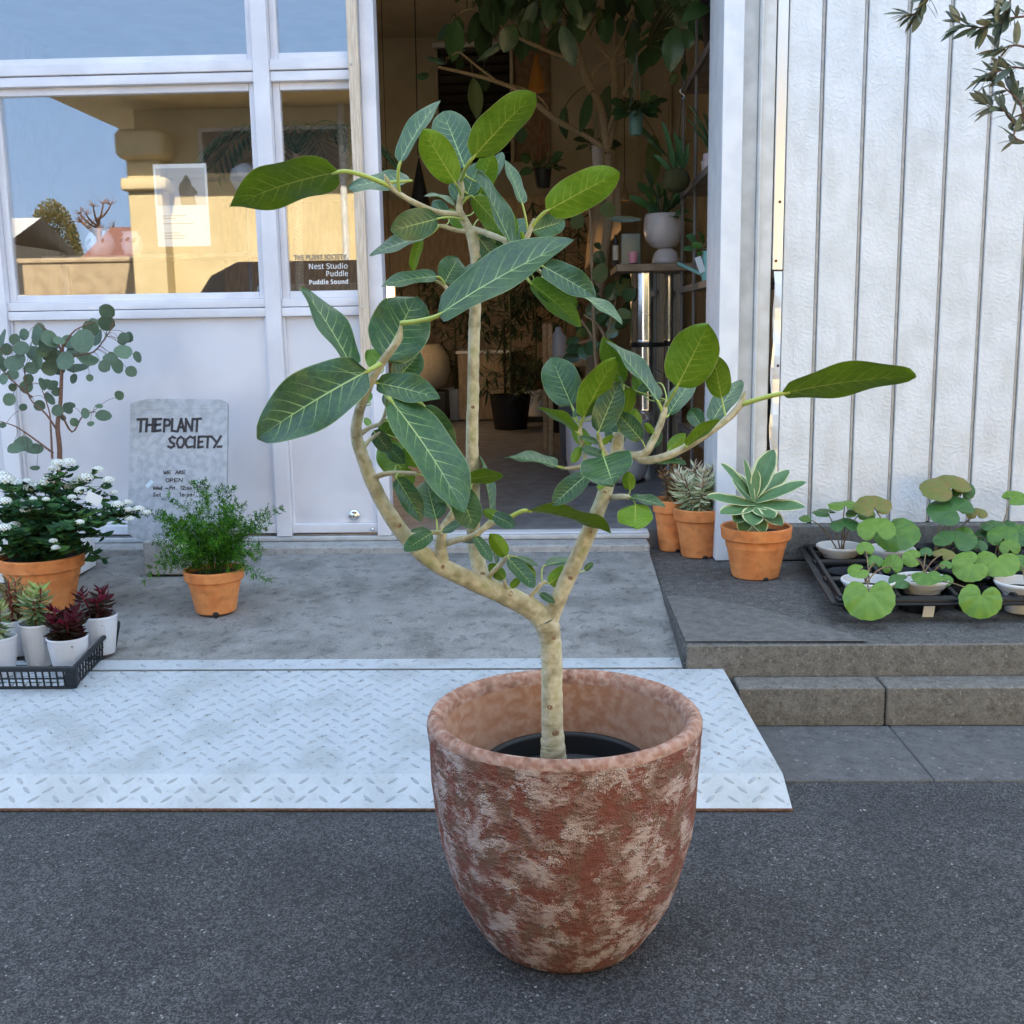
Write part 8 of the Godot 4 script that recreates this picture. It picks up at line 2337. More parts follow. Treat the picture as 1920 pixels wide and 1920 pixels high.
	for q in [[-0.35, -4.9, 1.35], [0.12, -4.6, 1.5]]:
		c = Vector3(q[0], FLOOR, q[1])
		t = thing("dark_bush", ["dark bushy plant in a black tub behind the slim trunk", "dark bushy plant in a black tub near the wooden chair"][0 if q[0] < 0 else 1], "potted plant", c)
		round_pot(t, c, [Vector2(0.0, 0.0), Vector2(0.14, 0.0), Vector2(0.18, 0.3), Vector2(0.16, 0.3)], M.black)
		needles(t, c + Vector3(0, 0.3, 0), q[2], 0.32, 70, M.black_leaf)

func window_display() -> void:
	# pale ceramics and a palm just inside the big window
	var sh := thing("window_shelf", "narrow pale shelf behind the big window glass", "shelf", Vector3(-1.75, 1.30, -0.33))
	part(bx(Vector3(-1.75, 1.52, -0.33), Vector3(1.0, 0.02, 0.2), 0.003), "board", M.shelf_wood, sh)
	for x in [-2.2, -1.3]:
		part(bx(Vector3(x, 0.905, -0.36), Vector3(0.03, 1.21, 0.03), 0.003), "leg", M.rack, sh)
	var vs := [["vase", "round bellied pale vase with dark painted leaves in the window", -2.02, 0.055, [Vector2(0.0, 0.0), Vector2(0.038, 0.0), Vector2(0.062, 0.04), Vector2(0.062, 0.075), Vector2(0.042, 0.105), Vector2(0.044, 0.12), Vector2(0.038, 0.12), Vector2(0.036, 0.1)]], ["vase", "small pale jar with a green oval in the window", -1.875, 0.04, [Vector2(0.0, 0.0), Vector2(0.034, 0.0), Vector2(0.046, 0.04), Vector2(0.042, 0.08), Vector2(0.034, 0.095), Vector2(0.042, 0.105), Vector2(0.036, 0.105)]]]
	for v in vs:
		var c := Vector3(v[2], 1.531, -0.33)
		var t := thing(v[0], v[1], "vase", c)
		round_pot(t, c, v[4], M.white_plastic, "body")
		for k in 3:
			leaf("painted_leaf", t, c + Vector3(-0.04 + 0.03 * k, 0.05 + 0.012 * (k % 2), 0.052), c + Vector3(-0.015 + 0.03 * k, 0.075, 0.062), Vector3(0, 0, 1), 0.014, M.dim[1], M.dim[1], 0.0, 0.0, 0.0, Vector2(0.9, 0.8), 5, 4)
	# wrapped head-like bundle
	var c := Vector3(-1.3370, 1.7604, -0.3000)
	var t := thing("wrapped_bundle", "clear plastic wrapped bundle on a slim stand in the window", "bundle", Vector3(c.x, 1.3, c.z))
	var wb := MB.new()
	wb.lathe([Vector2(0.0, 0.0), Vector2(0.03, 0.004), Vector2(0.045, 0.05), Vector2(0.062, 0.09), Vector2(0.055, 0.13), Vector2(0.02, 0.155), Vector2(0.0, 0.157)], c, 20, Basis(), 0.008, noise(FastNoiseLite.TYPE_SIMPLEX, 0.4, 6, 2))
	part(wb, "wrap", mat(lin(0.5, 0.5, 0.5), 0.2), t)
	cord(t, Vector3(c.x, FLOOR, c.z), c, 0.008, M.rack, "stand")
	c = Vector3(-1.28, FLOOR, -0.95)
	t = thing("window_palm", "feathery palm standing inside behind the narrow window", "potted tree", c)
	round_pot(t, c, [Vector2(0.0, 0.0), Vector2(0.12, 0.0), Vector2(0.16, 0.3), Vector2(0.14, 0.3)], M.black)
	cord(t, c + Vector3(0, 0.28, 0), c + Vector3(0.03, 1.75, 0), 0.022, M.tan_bark, "trunk")
	for k in 9:
		var an := TAU * k / 9.0
		var top := c + Vector3(0.03, 1.75, 0)
		var path := bezier(top, top + Vector3(cos(an) * 0.2, 0.28, sin(an) * 0.15), top + Vector3(cos(an) * 0.48, -0.02, sin(an) * 0.4), 9)
		var fo := MB.new()
		fo.tube(path, taper(10, 0.006, 0.002), 5, false)
		for i in range(2, 10):
			for s in [-1.0, 1.0]:
				var tg: Vector3 = (path[i] - path[i - 1]).normalized()
				var sd: Vector3 = tg.cross(Vector3.UP).normalized() * float(s)
				for r in 2:
					var q: Vector3 = path[i].lerp(path[i - 1], r * 0.5)
					fo.blade(q, q + (sd + tg * 0.6).normalized() * 0.17 - Vector3(0, 0.05, 0), Vector3.UP, 0.016, 0.05)
		part(fo, "frond", M.dim[1], t)

const RUBBER_BRANCHES := [
	[[Vector3(0.3635, 2.2456, -2.4000), Vector3(0.3472, 2.3774, -2.4000), Vector3(0.3279, 2.5073, -2.4500), Vector3(0.2589, 2.6603, -2.5000), Vector3(0.2046, 2.8236, -2.5000), Vector3(0.1672, 3.0009, -2.5000)], [0.0254, 0.0253, 0.0290, 0.0255, 0.0200, 0.0126]],
	[[Vector3(0.3690, 2.2771, -2.4000), Vector3(0.4156, 2.4634, -2.4500), Vector3(0.4157, 2.6305, -2.5000), Vector3(0.4129, 2.8188, -2.5000)], [0.0235, 0.0236, 0.0237, 0.0181]],
	[[Vector3(0.2017, 2.8029, -2.5000), Vector3(0.1002, 2.8261, -2.5000), Vector3(-0.1601, 2.9121, -2.4000), Vector3(-0.2942, 2.9971, -2.4000), Vector3(-0.4494, 3.0899, -2.4000), Vector3(-0.5586, 3.0544, -2.4000)], [0.0145, 0.0127, 0.0107, 0.0071, 0.0053, 0.0036]],
	[[Vector3(0.4129, 2.8188, -2.5000), Vector3(0.4893, 2.9777, -2.5000), Vector3(0.5488, 3.0997, -2.5000)], [0.0145, 0.0126, 0.0090]],
	[[Vector3(0.4294, 2.8184, -2.5000), Vector3(0.5495, 2.8987, -2.5000), Vector3(0.6971, 2.9732, -2.4000)], [0.0127, 0.0108, 0.0071]],
	[[Vector3(0.4184, 2.7744, -2.5000), Vector3(0.5206, 2.7936, -2.4000), Vector3(0.5980, 2.8348, -2.3000)], [0.0127, 0.0107, 0.0070]],
	[[Vector3(0.3992, 2.7983, -2.5000), Vector3(0.2926, 2.9047, -2.5000), Vector3(0.2491, 2.9731, -2.5000)], [0.0127, 0.0109, 0.0072]],
	[[Vector3(0.2755, 2.6861, -2.5000), Vector3(0.3142, 2.7690, -2.5000), Vector3(0.3855, 2.7934, -2.5000)], [0.0109, 0.0109, 0.0091]],
	[[Vector3(0.4681, 2.5873, -2.5000), Vector3(0.5173, 2.6964, -2.5000), Vector3(0.5622, 2.8195, -2.4500)], [0.0146, 0.0145, 0.0090]],
	[[Vector3(0.3690, 2.3508, -2.4000), Vector3(0.4127, 2.4806, -2.4000), Vector3(0.4681, 2.5873, -2.5000)], [0.0163, 0.0144, 0.0128]],
	[[Vector3(0.3416, 2.2672, -2.4000), Vector3(0.2050, 2.3542, -2.4000), Vector3(0.0515, 2.4187, -2.3000), Vector3(-0.1598, 2.5630, -2.2000), Vector3(-0.2863, 2.6213, -2.2000), Vector3(-0.4288, 2.6649, -2.2000), Vector3(-0.6506, 2.7177, -2.2000)], [0.0181, 0.0163, 0.0196, 0.0140, 0.0122, 0.0105, 0.0087]],
	[[Vector3(-0.3178, 2.6422, -2.2000), Vector3(-0.3910, 2.6942, -2.2000), Vector3(-0.4796, 2.7665, -2.2000), Vector3(-0.5318, 2.8002, -2.2000), Vector3(-0.5910, 2.7640, -2.2000)], [0.0070, 0.0070, 0.0070, 0.0052, 0.0035]],
	[[Vector3(0.0037, 2.4867, -2.3000), Vector3(-0.0815, 2.5759, -2.3000), Vector3(-0.1872, 2.6091, -2.2500), Vector3(-0.2758, 2.6161, -2.2000)], [0.0071, 0.0071, 0.0070, 0.0070]]
]

const RUBBER_LEAVES := [
	[Vector3(-0.5952, 3.0240, -2.4374), Vector3(-0.6751, 2.9289, -2.4728), Vector3(0.0361, -0.5884, 0.9942), 0.0541],
	[Vector3(-0.5566, 3.1126, -2.6237), Vector3(-0.5665, 2.9389, -2.5584), Vector3(0.3167, 0.3534, 1.0687), 0.0796],
	[Vector3(-0.4074, 3.1173, -2.5166), Vector3(-0.4875, 2.9120, -2.4971), Vector3(0.2295, 0.0369, 1.1439), 0.0846],
	[Vector3(-0.3170, 3.1579, -2.3733), Vector3(-0.3156, 2.9065, -2.3617), Vector3(0.4838, -0.2019, 1.0714), 0.0769],
	[Vector3(-0.3781, 3.1980, -2.5131), Vector3(-0.3482, 3.0147, -2.5054), Vector3(0.2666, -0.3163, 1.0680), 0.0965],
	[Vector3(-0.1745, 3.2447, -2.7003), Vector3(-0.1718, 3.0625, -2.7126), Vector3(-0.2115, -0.2199, 1.3929), 0.1610],
	[Vector3(-0.0690, 3.1753, -2.7269), Vector3(-0.0368, 3.0427, -2.7535), Vector3(0.0250, 0.0699, 0.5545), 0.1058],
	[Vector3(-0.1940, 3.0072, -2.4904), Vector3(-0.1572, 2.7729, -2.4215), Vector3(-0.3059, 0.3048, 1.1281), 0.0661],
	[Vector3(-0.2231, 2.9039, -2.3389), Vector3(-0.4315, 2.7806, -2.3579), Vector3(-0.1035, -0.2796, 0.7323), 0.0415],
	[Vector3(-0.3699, 3.0628, -2.7161), Vector3(-0.4467, 2.8861, -2.7086), Vector3(0.0642, 0.2585, 0.5644), 0.0312],
	[Vector3(-0.4154, 2.8090, -2.7290), Vector3(-0.3981, 2.6624, -2.6762), Vector3(-0.1549, -0.0729, 1.1770), 0.1127],
	[Vector3(-0.4651, 2.7211, -2.5119), Vector3(-0.4446, 2.4719, -2.5439), Vector3(0.2366, 0.5218, -0.6983), 0.1042],
	[Vector3(-0.6212, 2.7821, -2.4149), Vector3(-0.7449, 2.8183, -2.3791), Vector3(0.1094, -0.4265, 0.7471), 0.0359],
	[Vector3(-0.5618, 2.8990, -2.5907), Vector3(-0.5062, 2.8858, -2.5169), Vector3(-0.9179, -0.5413, 0.1684), 0.0244],
	[Vector3(-0.5361, 2.8486, -2.6044), Vector3(-0.5731, 2.7811, -2.5587), Vector3(0.6032, 0.2046, 0.7100), 0.0553],
	[Vector3(-0.7253, 2.7188, -2.3987), Vector3(-0.8083, 2.7062, -2.3793), Vector3(0.4263, -0.5126, 0.4927), 0.0540],
	[Vector3(0.1109, 2.5597, -2.6213), Vector3(0.1184, 2.3591, -2.6519), Vector3(-0.6643, 0.2731, 0.6324), 0.0965],
	[Vector3(0.0492, 3.2040, -2.6295), Vector3(0.0421, 3.0399, -2.6222), Vector3(0.2132, -0.0438, -1.2180), 0.0612],
	[Vector3(-0.0166, 3.1541, -2.3684), Vector3(-0.0174, 3.0548, -2.3169), Vector3(0.2632, -0.5305, -1.2830), 0.0764],
	[Vector3(0.0605, 3.1654, -2.7216), Vector3(0.0595, 3.0298, -2.7538), Vector3(-0.1307, -0.1948, 0.7418), 0.0684],
	[Vector3(0.1550, 3.0573, -2.4191), Vector3(0.1597, 2.9121, -2.4313), Vector3(0.1051, -0.5038, 1.2060), 0.0775],
	[Vector3(-0.1636, 2.4116, -2.4759), Vector3(-0.1701, 2.3072, -2.4541), Vector3(-0.0109, -0.0290, 1.1338), 0.0793],
	[Vector3(0.3897, 2.6894, -2.6836), Vector3(0.3896, 2.4243, -2.6855), Vector3(-0.0450, 0.1329, 0.8066), 0.1374],
	[Vector3(0.2595, 2.5829, -2.3740), Vector3(0.1933, 2.3500, -2.3726), Vector3(0.3880, -0.3146, 1.1353), 0.0779],
	[Vector3(0.2083, 3.0503, -2.3972), Vector3(0.1935, 2.8692, -2.3839), Vector3(-0.2320, -0.1375, 1.2349), 0.0890],
	[Vector3(0.1478, 3.0899, -2.6027), Vector3(0.1695, 2.9574, -2.6200), Vector3(0.0020, 0.5155, 0.9334), 0.0795],
	[Vector3(0.3164, 3.0918, -2.4111), Vector3(0.3215, 2.9644, -2.4100), Vector3(-0.3375, -0.2078, -1.3079), 0.0534],
	[Vector3(0.3357, 2.9853, -2.2561), Vector3(0.3283, 2.8461, -2.2160), Vector3(-0.2515, 0.7605, 1.0225), 0.0464],
	[Vector3(0.4133, 3.1876, -2.6028), Vector3(0.4052, 3.0356, -2.5573), Vector3(-0.4450, 0.4322, 0.8408), 0.0668],
	[Vector3(0.5193, 3.0546, -2.5411), Vector3(0.5230, 2.9095, -2.5869), Vector3(-0.0365, 0.0097, 1.2548), 0.1214],
	[Vector3(0.4489, 3.0472, -2.4664), Vector3(0.4594, 2.9216, -2.4578), Vector3(-0.3880, -0.6709, 1.2573), 0.0658],
	[Vector3(0.5218, 2.8054, -2.2745), Vector3(0.4955, 2.7150, -2.2731), Vector3(-0.1554, 0.0308, 1.3081), 0.0526],
	[Vector3(0.6562, 2.9683, -2.4785), Vector3(0.5665, 2.6855, -2.4289), Vector3(0.1927, -0.0947, 1.5126), 0.1019],
	[Vector3(0.6885, 2.8693, -2.3060), Vector3(0.6165, 2.6996, -2.2616), Vector3(-0.1745, 0.2708, 1.3580), 0.0760],
	[Vector3(0.6544, 2.6820, -1.2780), Vector3(0.6296, 2.4595, -1.2808), Vector3(-0.1025, -0.5023, 0.8725), 0.1150],
	[Vector3(0.7031, 2.6470, -1.1939), Vector3(0.7119, 2.5473, -1.1839), Vector3(-0.0760, 0.2504, 0.9613), 0.0688],
	[Vector3(0.7416, 2.8685, -1.4534), Vector3(0.6983, 2.6922, -1.4633), Vector3(-0.1472, 0.0896, 0.8382), 0.1127],
	[Vector3(0.7525, 2.7463, -1.2082), Vector3(0.7808, 2.6028, -1.1411), Vector3(-0.3998, 0.2102, 1.0180), 0.1222],
	[Vector3(0.6552, 3.1636, -2.4815), Vector3(0.6514, 3.0800, -2.4930), Vector3(-0.1385, 0.0676, 1.2257), 0.0837],
	[Vector3(0.5763, 3.1389, -2.4401), Vector3(0.5670, 2.9618, -2.3826), Vector3(0.0991, 0.2110, 0.8127), 0.0948],
	[Vector3(0.4697, 3.2023, -2.6237), Vector3(0.4720, 3.0637, -2.5720), Vector3(-0.0683, 0.6873, 0.9757), 0.1094],
	[Vector3(0.6807, 2.3937, -2.7028), Vector3(0.6762, 2.0659, -2.6318), Vector3(-0.1394, -0.4291, -1.0769), 0.1066],
	[Vector3(0.5472, 2.4836, -2.6701), Vector3(0.7775, 2.2366, -2.6921), Vector3(-0.1695, -0.6178, 0.8415), 0.0376],
	[Vector3(0.2361, 3.1160, -2.2538), Vector3(0.2387, 3.0095, -2.1882), Vector3(-0.1007, 0.2174, 0.7528), 0.0923],
	[Vector3(0.7198, 3.1331, -2.3231), Vector3(0.7226, 2.9941, -2.2879), Vector3(-0.3321, 0.0599, 0.7203), 0.1048],
	[Vector3(0.6663, 2.4680, -1.3250), Vector3(0.6403, 2.4050, -1.2918), Vector3(-0.3462, -0.6426, -0.9313), 0.0454],
	[Vector3(0.7168, 2.5380, -1.4097), Vector3(0.7060, 2.4371, -1.3488), Vector3(-0.0845, 0.7021, 1.4702), 0.0357],
	[Vector3(0.7101, 3.0701, -1.3905), Vector3(0.7187, 2.8533, -1.3259), Vector3(-0.1948, 0.4545, 0.4808), 0.1049],
	[Vector3(0.7709, 2.7460, -1.3448), Vector3(0.8307, 2.6138, -1.3505), Vector3(-0.4290, 0.2005, 0.6111), 0.0903],
	[Vector3(0.2077, 3.6002, -2.5944), Vector3(0.1257, 3.3725, -2.6375), Vector3(-0.0998, -0.4538, 1.1718), 0.1441],
	[Vector3(0.7087, 3.4275, -2.5989), Vector3(0.7457, 3.2451, -2.6167), Vector3(-0.4705, -0.0917, 0.6640), 0.1282],
	[Vector3(-0.1433, 3.1621, -2.6625), Vector3(-0.0649, 2.9008, -2.7021), Vector3(-0.2983, 0.0940, 0.7841), 0.1407],
	[Vector3(0.7506, 2.7950, -1.2212), Vector3(0.7639, 2.5922, -1.2469), Vector3(-0.0980, -0.0549, 0.9740), 0.0700],
	[Vector3(0.0118, 3.1720, -2.2983), Vector3(0.0059, 2.9353, -2.2835), Vector3(-0.0852, -0.1137, 1.1356), 0.0893],
	[Vector3(-0.4792, 3.4739, -2.2709), Vector3(-0.4080, 3.3029, -2.2433), Vector3(0.0378, 0.0047, 1.1512), 0.0903],
	[Vector3(0.0237, 3.2248, -2.5262), Vector3(0.0684, 3.0575, -2.5141), Vector3(-0.1979, 0.4072, 0.7286), 0.1401],
	[Vector3(0.6476, 3.3435, -2.3324), Vector3(0.5984, 3.1296, -2.3167), Vector3(-0.2289, -0.0052, 1.0015), 0.1142],
	[Vector3(-0.1566, 3.5359, -2.5723), Vector3(-0.1155, 3.3018, -2.5484), Vector3(0.0708, -0.0983, 1.3918), 0.1316],
	[Vector3(-0.2470, 3.2147, -2.7020), Vector3(-0.3183, 3.0377, -2.6268), Vector3(0.3707, 0.4120, 1.1004), 0.0933],
	[Vector3(0.7188, 3.3218, -2.7367), Vector3(0.7437, 3.1064, -2.7730), Vector3(-0.2363, -0.2006, 1.2913), 0.1243],
	[Vector3(-0.0685, 3.1867, -2.6091), Vector3(-0.1528, 3.0003, -2.6505), Vector3(-0.1171, -0.1462, 0.7837), 0.0846],
	[Vector3(-0.4065, 3.0778, -2.6249), Vector3(-0.3922, 2.8229, -2.5894), Vector3(-0.2001, 0.6657, 0.8229), 0.1213],
	[Vector3(0.3474, 3.0975, -2.4955), Vector3(0.3659, 2.8807, -2.4687), Vector3(-0.1666, 0.3214, 1.1247), 0.1153],
	[Vector3(0.3332, 3.3264, -2.2925), Vector3(0.3584, 3.1298, -2.2724), Vector3(-0.0522, 0.0393, 0.6390), 0.1174],
	[Vector3(0.1984, 3.0933, -2.3552), Vector3(0.2290, 2.9397, -2.3660), Vector3(-0.1218, 0.1326, 1.1598), 0.1276],
	[Vector3(0.7295, 3.0019, -1.2477), Vector3(0.7596, 2.7935, -1.2200), Vector3(-0.2127, 0.1118, 1.2482), 0.0912],
	[Vector3(-0.3847, 3.1223, -2.3694), Vector3(-0.3329, 2.9326, -2.3564), Vector3(-0.0552, 0.1053, 1.4224), 0.0920],
	[Vector3(0.6752, 3.2850, -2.5519), Vector3(0.5967, 3.1113, -2.5509), Vector3(0.1874, 0.0280, 0.8753), 0.0936],
	[Vector3(0.3523, 3.1847, -2.2702), Vector3(0.3536, 2.9944, -2.2467), Vector3(0.4318, -0.5320, 0.5074), 0.1010],
	[Vector3(0.2235, 3.1981, -2.3270), Vector3(0.2344, 2.9836, -2.3710), Vector3(0.0844, -0.3468, 0.9448), 0.1406],
	[Vector3(0.6568, 3.3395, -2.6801), Vector3(0.7416, 3.1784, -2.7226), Vector3(-0.1690, -0.5266, 1.2470), 0.1443],
	[Vector3(0.2310, 3.3102, -2.5272), Vector3(0.2859, 3.0796, -2.4907), Vector3(-0.2264, 0.0128, 0.9078), 0.1324],
	[Vector3(0.0102, 3.2123, -2.3245), Vector3(0.0324, 3.0433, -2.3490), Vector3(-0.1424, -0.0467, 0.9515), 0.1258],
	[Vector3(-0.3358, 3.5096, -2.4053), Vector3(-0.3784, 3.2802, -2.4218), Vector3(0.0465, -0.3644, 0.9342), 0.1083],
	[Vector3(-0.5259, 3.4387, -2.2943), Vector3(-0.5196, 3.2850, -2.2969), Vector3(-0.1397, -0.1167, 0.9053), 0.0965],
	[Vector3(-0.2531, 3.1803, -2.4950), Vector3(-0.3117, 2.9693, -2.4234), Vector3(0.4934, 0.4666, 1.1281), 0.1081],
	[Vector3(0.7404, 2.9728, -1.2792), Vector3(0.6889, 2.7998, -1.2412), Vector3(0.3303, -0.2982, 1.0712), 0.0849],
	[Vector3(0.3345, 3.4813, -2.3574), Vector3(0.3201, 3.2545, -2.3213), Vector3(-0.0270, 0.3755, 0.5503), 0.1026],
	[Vector3(0.8121, 3.0167, -1.3597), Vector3(0.8602, 2.8480, -1.3248), Vector3(-0.1704, 0.1840, 0.7042), 0.0875],
	[Vector3(0.5499, 3.1913, -2.2669), Vector3(0.6129, 2.9315, -2.1979), Vector3(-0.1345, 0.1097, 0.7459), 0.0938],
	[Vector3(-0.0682, 3.2590, -2.6909), Vector3(-0.0210, 3.0967, -2.7285), Vector3(-0.1296, 0.0459, 1.0655), 0.1422],
	[Vector3(-0.0111, 3.5712, -2.6414), Vector3(-0.0522, 3.3107, -2.5726), Vector3(0.1407, 0.0196, 0.5233), 0.0967],
	[Vector3(-0.4067, 3.2323, -2.4544), Vector3(-0.3391, 3.0231, -2.3744), Vector3(-0.0988, 0.3405, 0.7002), 0.1113],
	[Vector3(0.0418, 3.0310, -2.5813), Vector3(0.1001, 2.8114, -2.5505), Vector3(-0.1973, -0.1441, 0.7322), 0.1449],
	[Vector3(-0.2239, 3.2870, -2.2698), Vector3(-0.2151, 3.0390, -2.1979), Vector3(-0.0468, 0.0917, 1.1324), 0.1202],
	[Vector3(0.0872, 2.9527, -2.2654), Vector3(0.1630, 2.7176, -2.2991), Vector3(-0.2012, -0.5356, 0.9986), 0.1061],
	[Vector3(0.6150, 3.0114, -1.1605), Vector3(0.5777, 2.8960, -1.2073), Vector3(-0.4336, -0.4284, 0.9684), 0.1063],
	[Vector3(0.8363, 3.0154, -1.2432), Vector3(0.8669, 2.8647, -1.2373), Vector3(-0.4075, -0.2625, 1.0541), 0.1057],
	[Vector3(-0.3227, 3.2815, -2.4569), Vector3(-0.2798, 3.0236, -2.4584), Vector3(-0.0716, 0.0067, 0.5641), 0.1224],
	[Vector3(0.5305, 3.3052, -2.3711), Vector3(0.4742, 3.0549, -2.3084), Vector3(-0.1544, 0.3552, 0.8379), 0.0822],
	[Vector3(0.6220, 3.3438, -2.3084), Vector3(0.5503, 3.1757, -2.2855), Vector3(-0.2795, -0.1293, 0.8020), 0.1098],
	[Vector3(-0.0723, 3.5228, -2.4642), Vector3(-0.1037, 3.2836, -2.4498), Vector3(0.0685, 0.0832, 1.0420), 0.1249],
	[Vector3(0.1662, 3.3197, -2.3114), Vector3(0.2427, 3.1125, -2.2995), Vector3(-0.0120, 0.2000, 1.0528), 0.1192],
	[Vector3(0.6816, 2.9943, -1.5359), Vector3(0.6924, 2.8001, -1.4597), Vector3(-0.3996, 1.0243, 1.1494), 0.1144],
	[Vector3(0.6596, 3.2994, -2.4517), Vector3(0.7149, 3.1235, -2.4608), Vector3(0.1265, -0.0424, 0.8828), 0.1008],
	[Vector3(0.4942, 3.4331, -2.2287), Vector3(0.5583, 3.2720, -2.1901), Vector3(-0.0918, -0.2957, 1.0660), 0.1326],
	[Vector3(-0.1281, 3.0768, -2.6131), Vector3(-0.1642, 2.8377, -2.6349), Vector3(-0.0627, -0.2965, 0.8658), 0.1165],
	[Vector3(0.1192, 3.1985, -2.2568), Vector3(0.1961, 2.9554, -2.2609), Vector3(-0.1705, 0.3557, 0.7542), 0.0956],
	[Vector3(-0.1972, 2.9519, -2.2239), Vector3(-0.2603, 2.7986, -2.2406), Vector3(-0.0337, -0.0676, 1.3249), 0.1182],
	[Vector3(-0.2743, 3.5318, -2.2420), Vector3(-0.2512, 3.3503, -2.1630), Vector3(-0.0319, 0.5161, 1.0234), 0.0897],
	[Vector3(0.6165, 2.9877, -2.5044), Vector3(0.6098, 2.7808, -2.5033), Vector3(-0.2233, -0.1056, 0.8784), 0.0833],
	[Vector3(0.2368, 3.4865, -2.5039), Vector3(0.2437, 3.3340, -2.5398), Vector3(0.1526, -0.1637, 1.2968), 0.0973],
	[Vector3(0.7205, 3.0786, -1.5031), Vector3(0.7705, 2.8978, -1.5478), Vector3(-0.0628, -0.3378, 1.0818), 0.0741],
	[Vector3(0.1605, 3.3294, -2.6700), Vector3(0.1549, 3.1391, -2.6252), Vector3(-0.1258, -0.2525, 1.2718), 0.1008],
	[Vector3(0.6509, 3.2599, -2.6208), Vector3(0.6353, 3.0494, -2.6011), Vector3(-0.3769, 0.2725, 1.2788), 0.1100],
	[Vector3(0.2231, 3.3064, -2.6808), Vector3(0.2900, 3.1483, -2.6919), Vector3(0.2235, 0.1159, 1.2516), 0.1218],
	[Vector3(-0.4716, 3.5685, -2.4876), Vector3(-0.4023, 3.3485, -2.4886), Vector3(0.0128, 0.4959, 1.2163), 0.1113],
	[Vector3(0.7027, 3.1981, -2.2693), Vector3(0.7641, 2.9566, -2.2720), Vector3(-0.5404, 0.0975, 1.1035), 0.1379],
	[Vector3(-0.5024, 3.3792, -2.4901), Vector3(-0.5608, 3.1639, -2.5339), Vector3(-0.1394, -0.0689, 0.6044), 0.1198],
	[Vector3(-0.0125, 3.4487, -2.2609), Vector3(-0.0124, 3.2978, -2.2849), Vector3(-0.7688, -0.1037, 1.4351), 0.1234],
	[Vector3(0.2073, 3.5831, -2.5920), Vector3(0.2468, 3.3803, -2.5221), Vector3(-0.1723, 0.2249, 0.5040), 0.1118],
	[Vector3(0.5661, 3.3043, -2.3194), Vector3(0.5228, 3.1080, -2.3555), Vector3(-0.2295, -0.1570, 1.0046), 0.1235],
	[Vector3(0.7059, 3.1355, -1.4423), Vector3(0.6882, 2.9213, -1.3701), Vector3(0.0925, 0.0146, 1.6174), 0.0721],
	[Vector3(-0.5409, 2.9877, -2.2292), Vector3(-0.5657, 2.7405, -2.1929), Vector3(0.5638, -0.1076, 1.2883), 0.1286],
	[Vector3(0.5498, 2.9720, -2.4900), Vector3(0.5022, 2.7642, -2.4747), Vector3(-0.1464, -0.1230, 0.8462), 0.0938],
	[Vector3(-0.3087, 3.4834, -2.6128), Vector3(-0.3357, 3.2913, -2.5518), Vector3(0.1814, 0.2003, 1.4067), 0.1147],
	[Vector3(0.7114, 2.8959, -1.2004), Vector3(0.6671, 2.7594, -1.2004), Vector3(-0.2216, -0.0760, 1.0621), 0.1046],
	[Vector3(-0.0502, 3.6009, -2.5869), Vector3(0.0025, 3.3343, -2.5564), Vector3(-0.0496, -0.1394, 0.9893), 0.1181],
	[Vector3(-0.4875, 3.4390, -2.3793), Vector3(-0.4567, 3.1938, -2.3229), Vector3(0.2321, 0.5829, 0.7517), 0.0826],
	[Vector3(0.8642, 3.1849, -1.4929), Vector3(0.9402, 3.0042, -1.5201), Vector3(-0.3581, -0.1183, 1.4845), 0.0935],
	[Vector3(0.7374, 3.0721, -2.4666), Vector3(0.6728, 2.8970, -2.4524), Vector3(-0.3667, 0.5497, 1.5202), 0.1394],
	[Vector3(0.7801, 2.7371, -1.2681), Vector3(0.7109, 2.5540, -1.2342), Vector3(-0.4158, 0.2193, 0.5172), 0.0806]
]

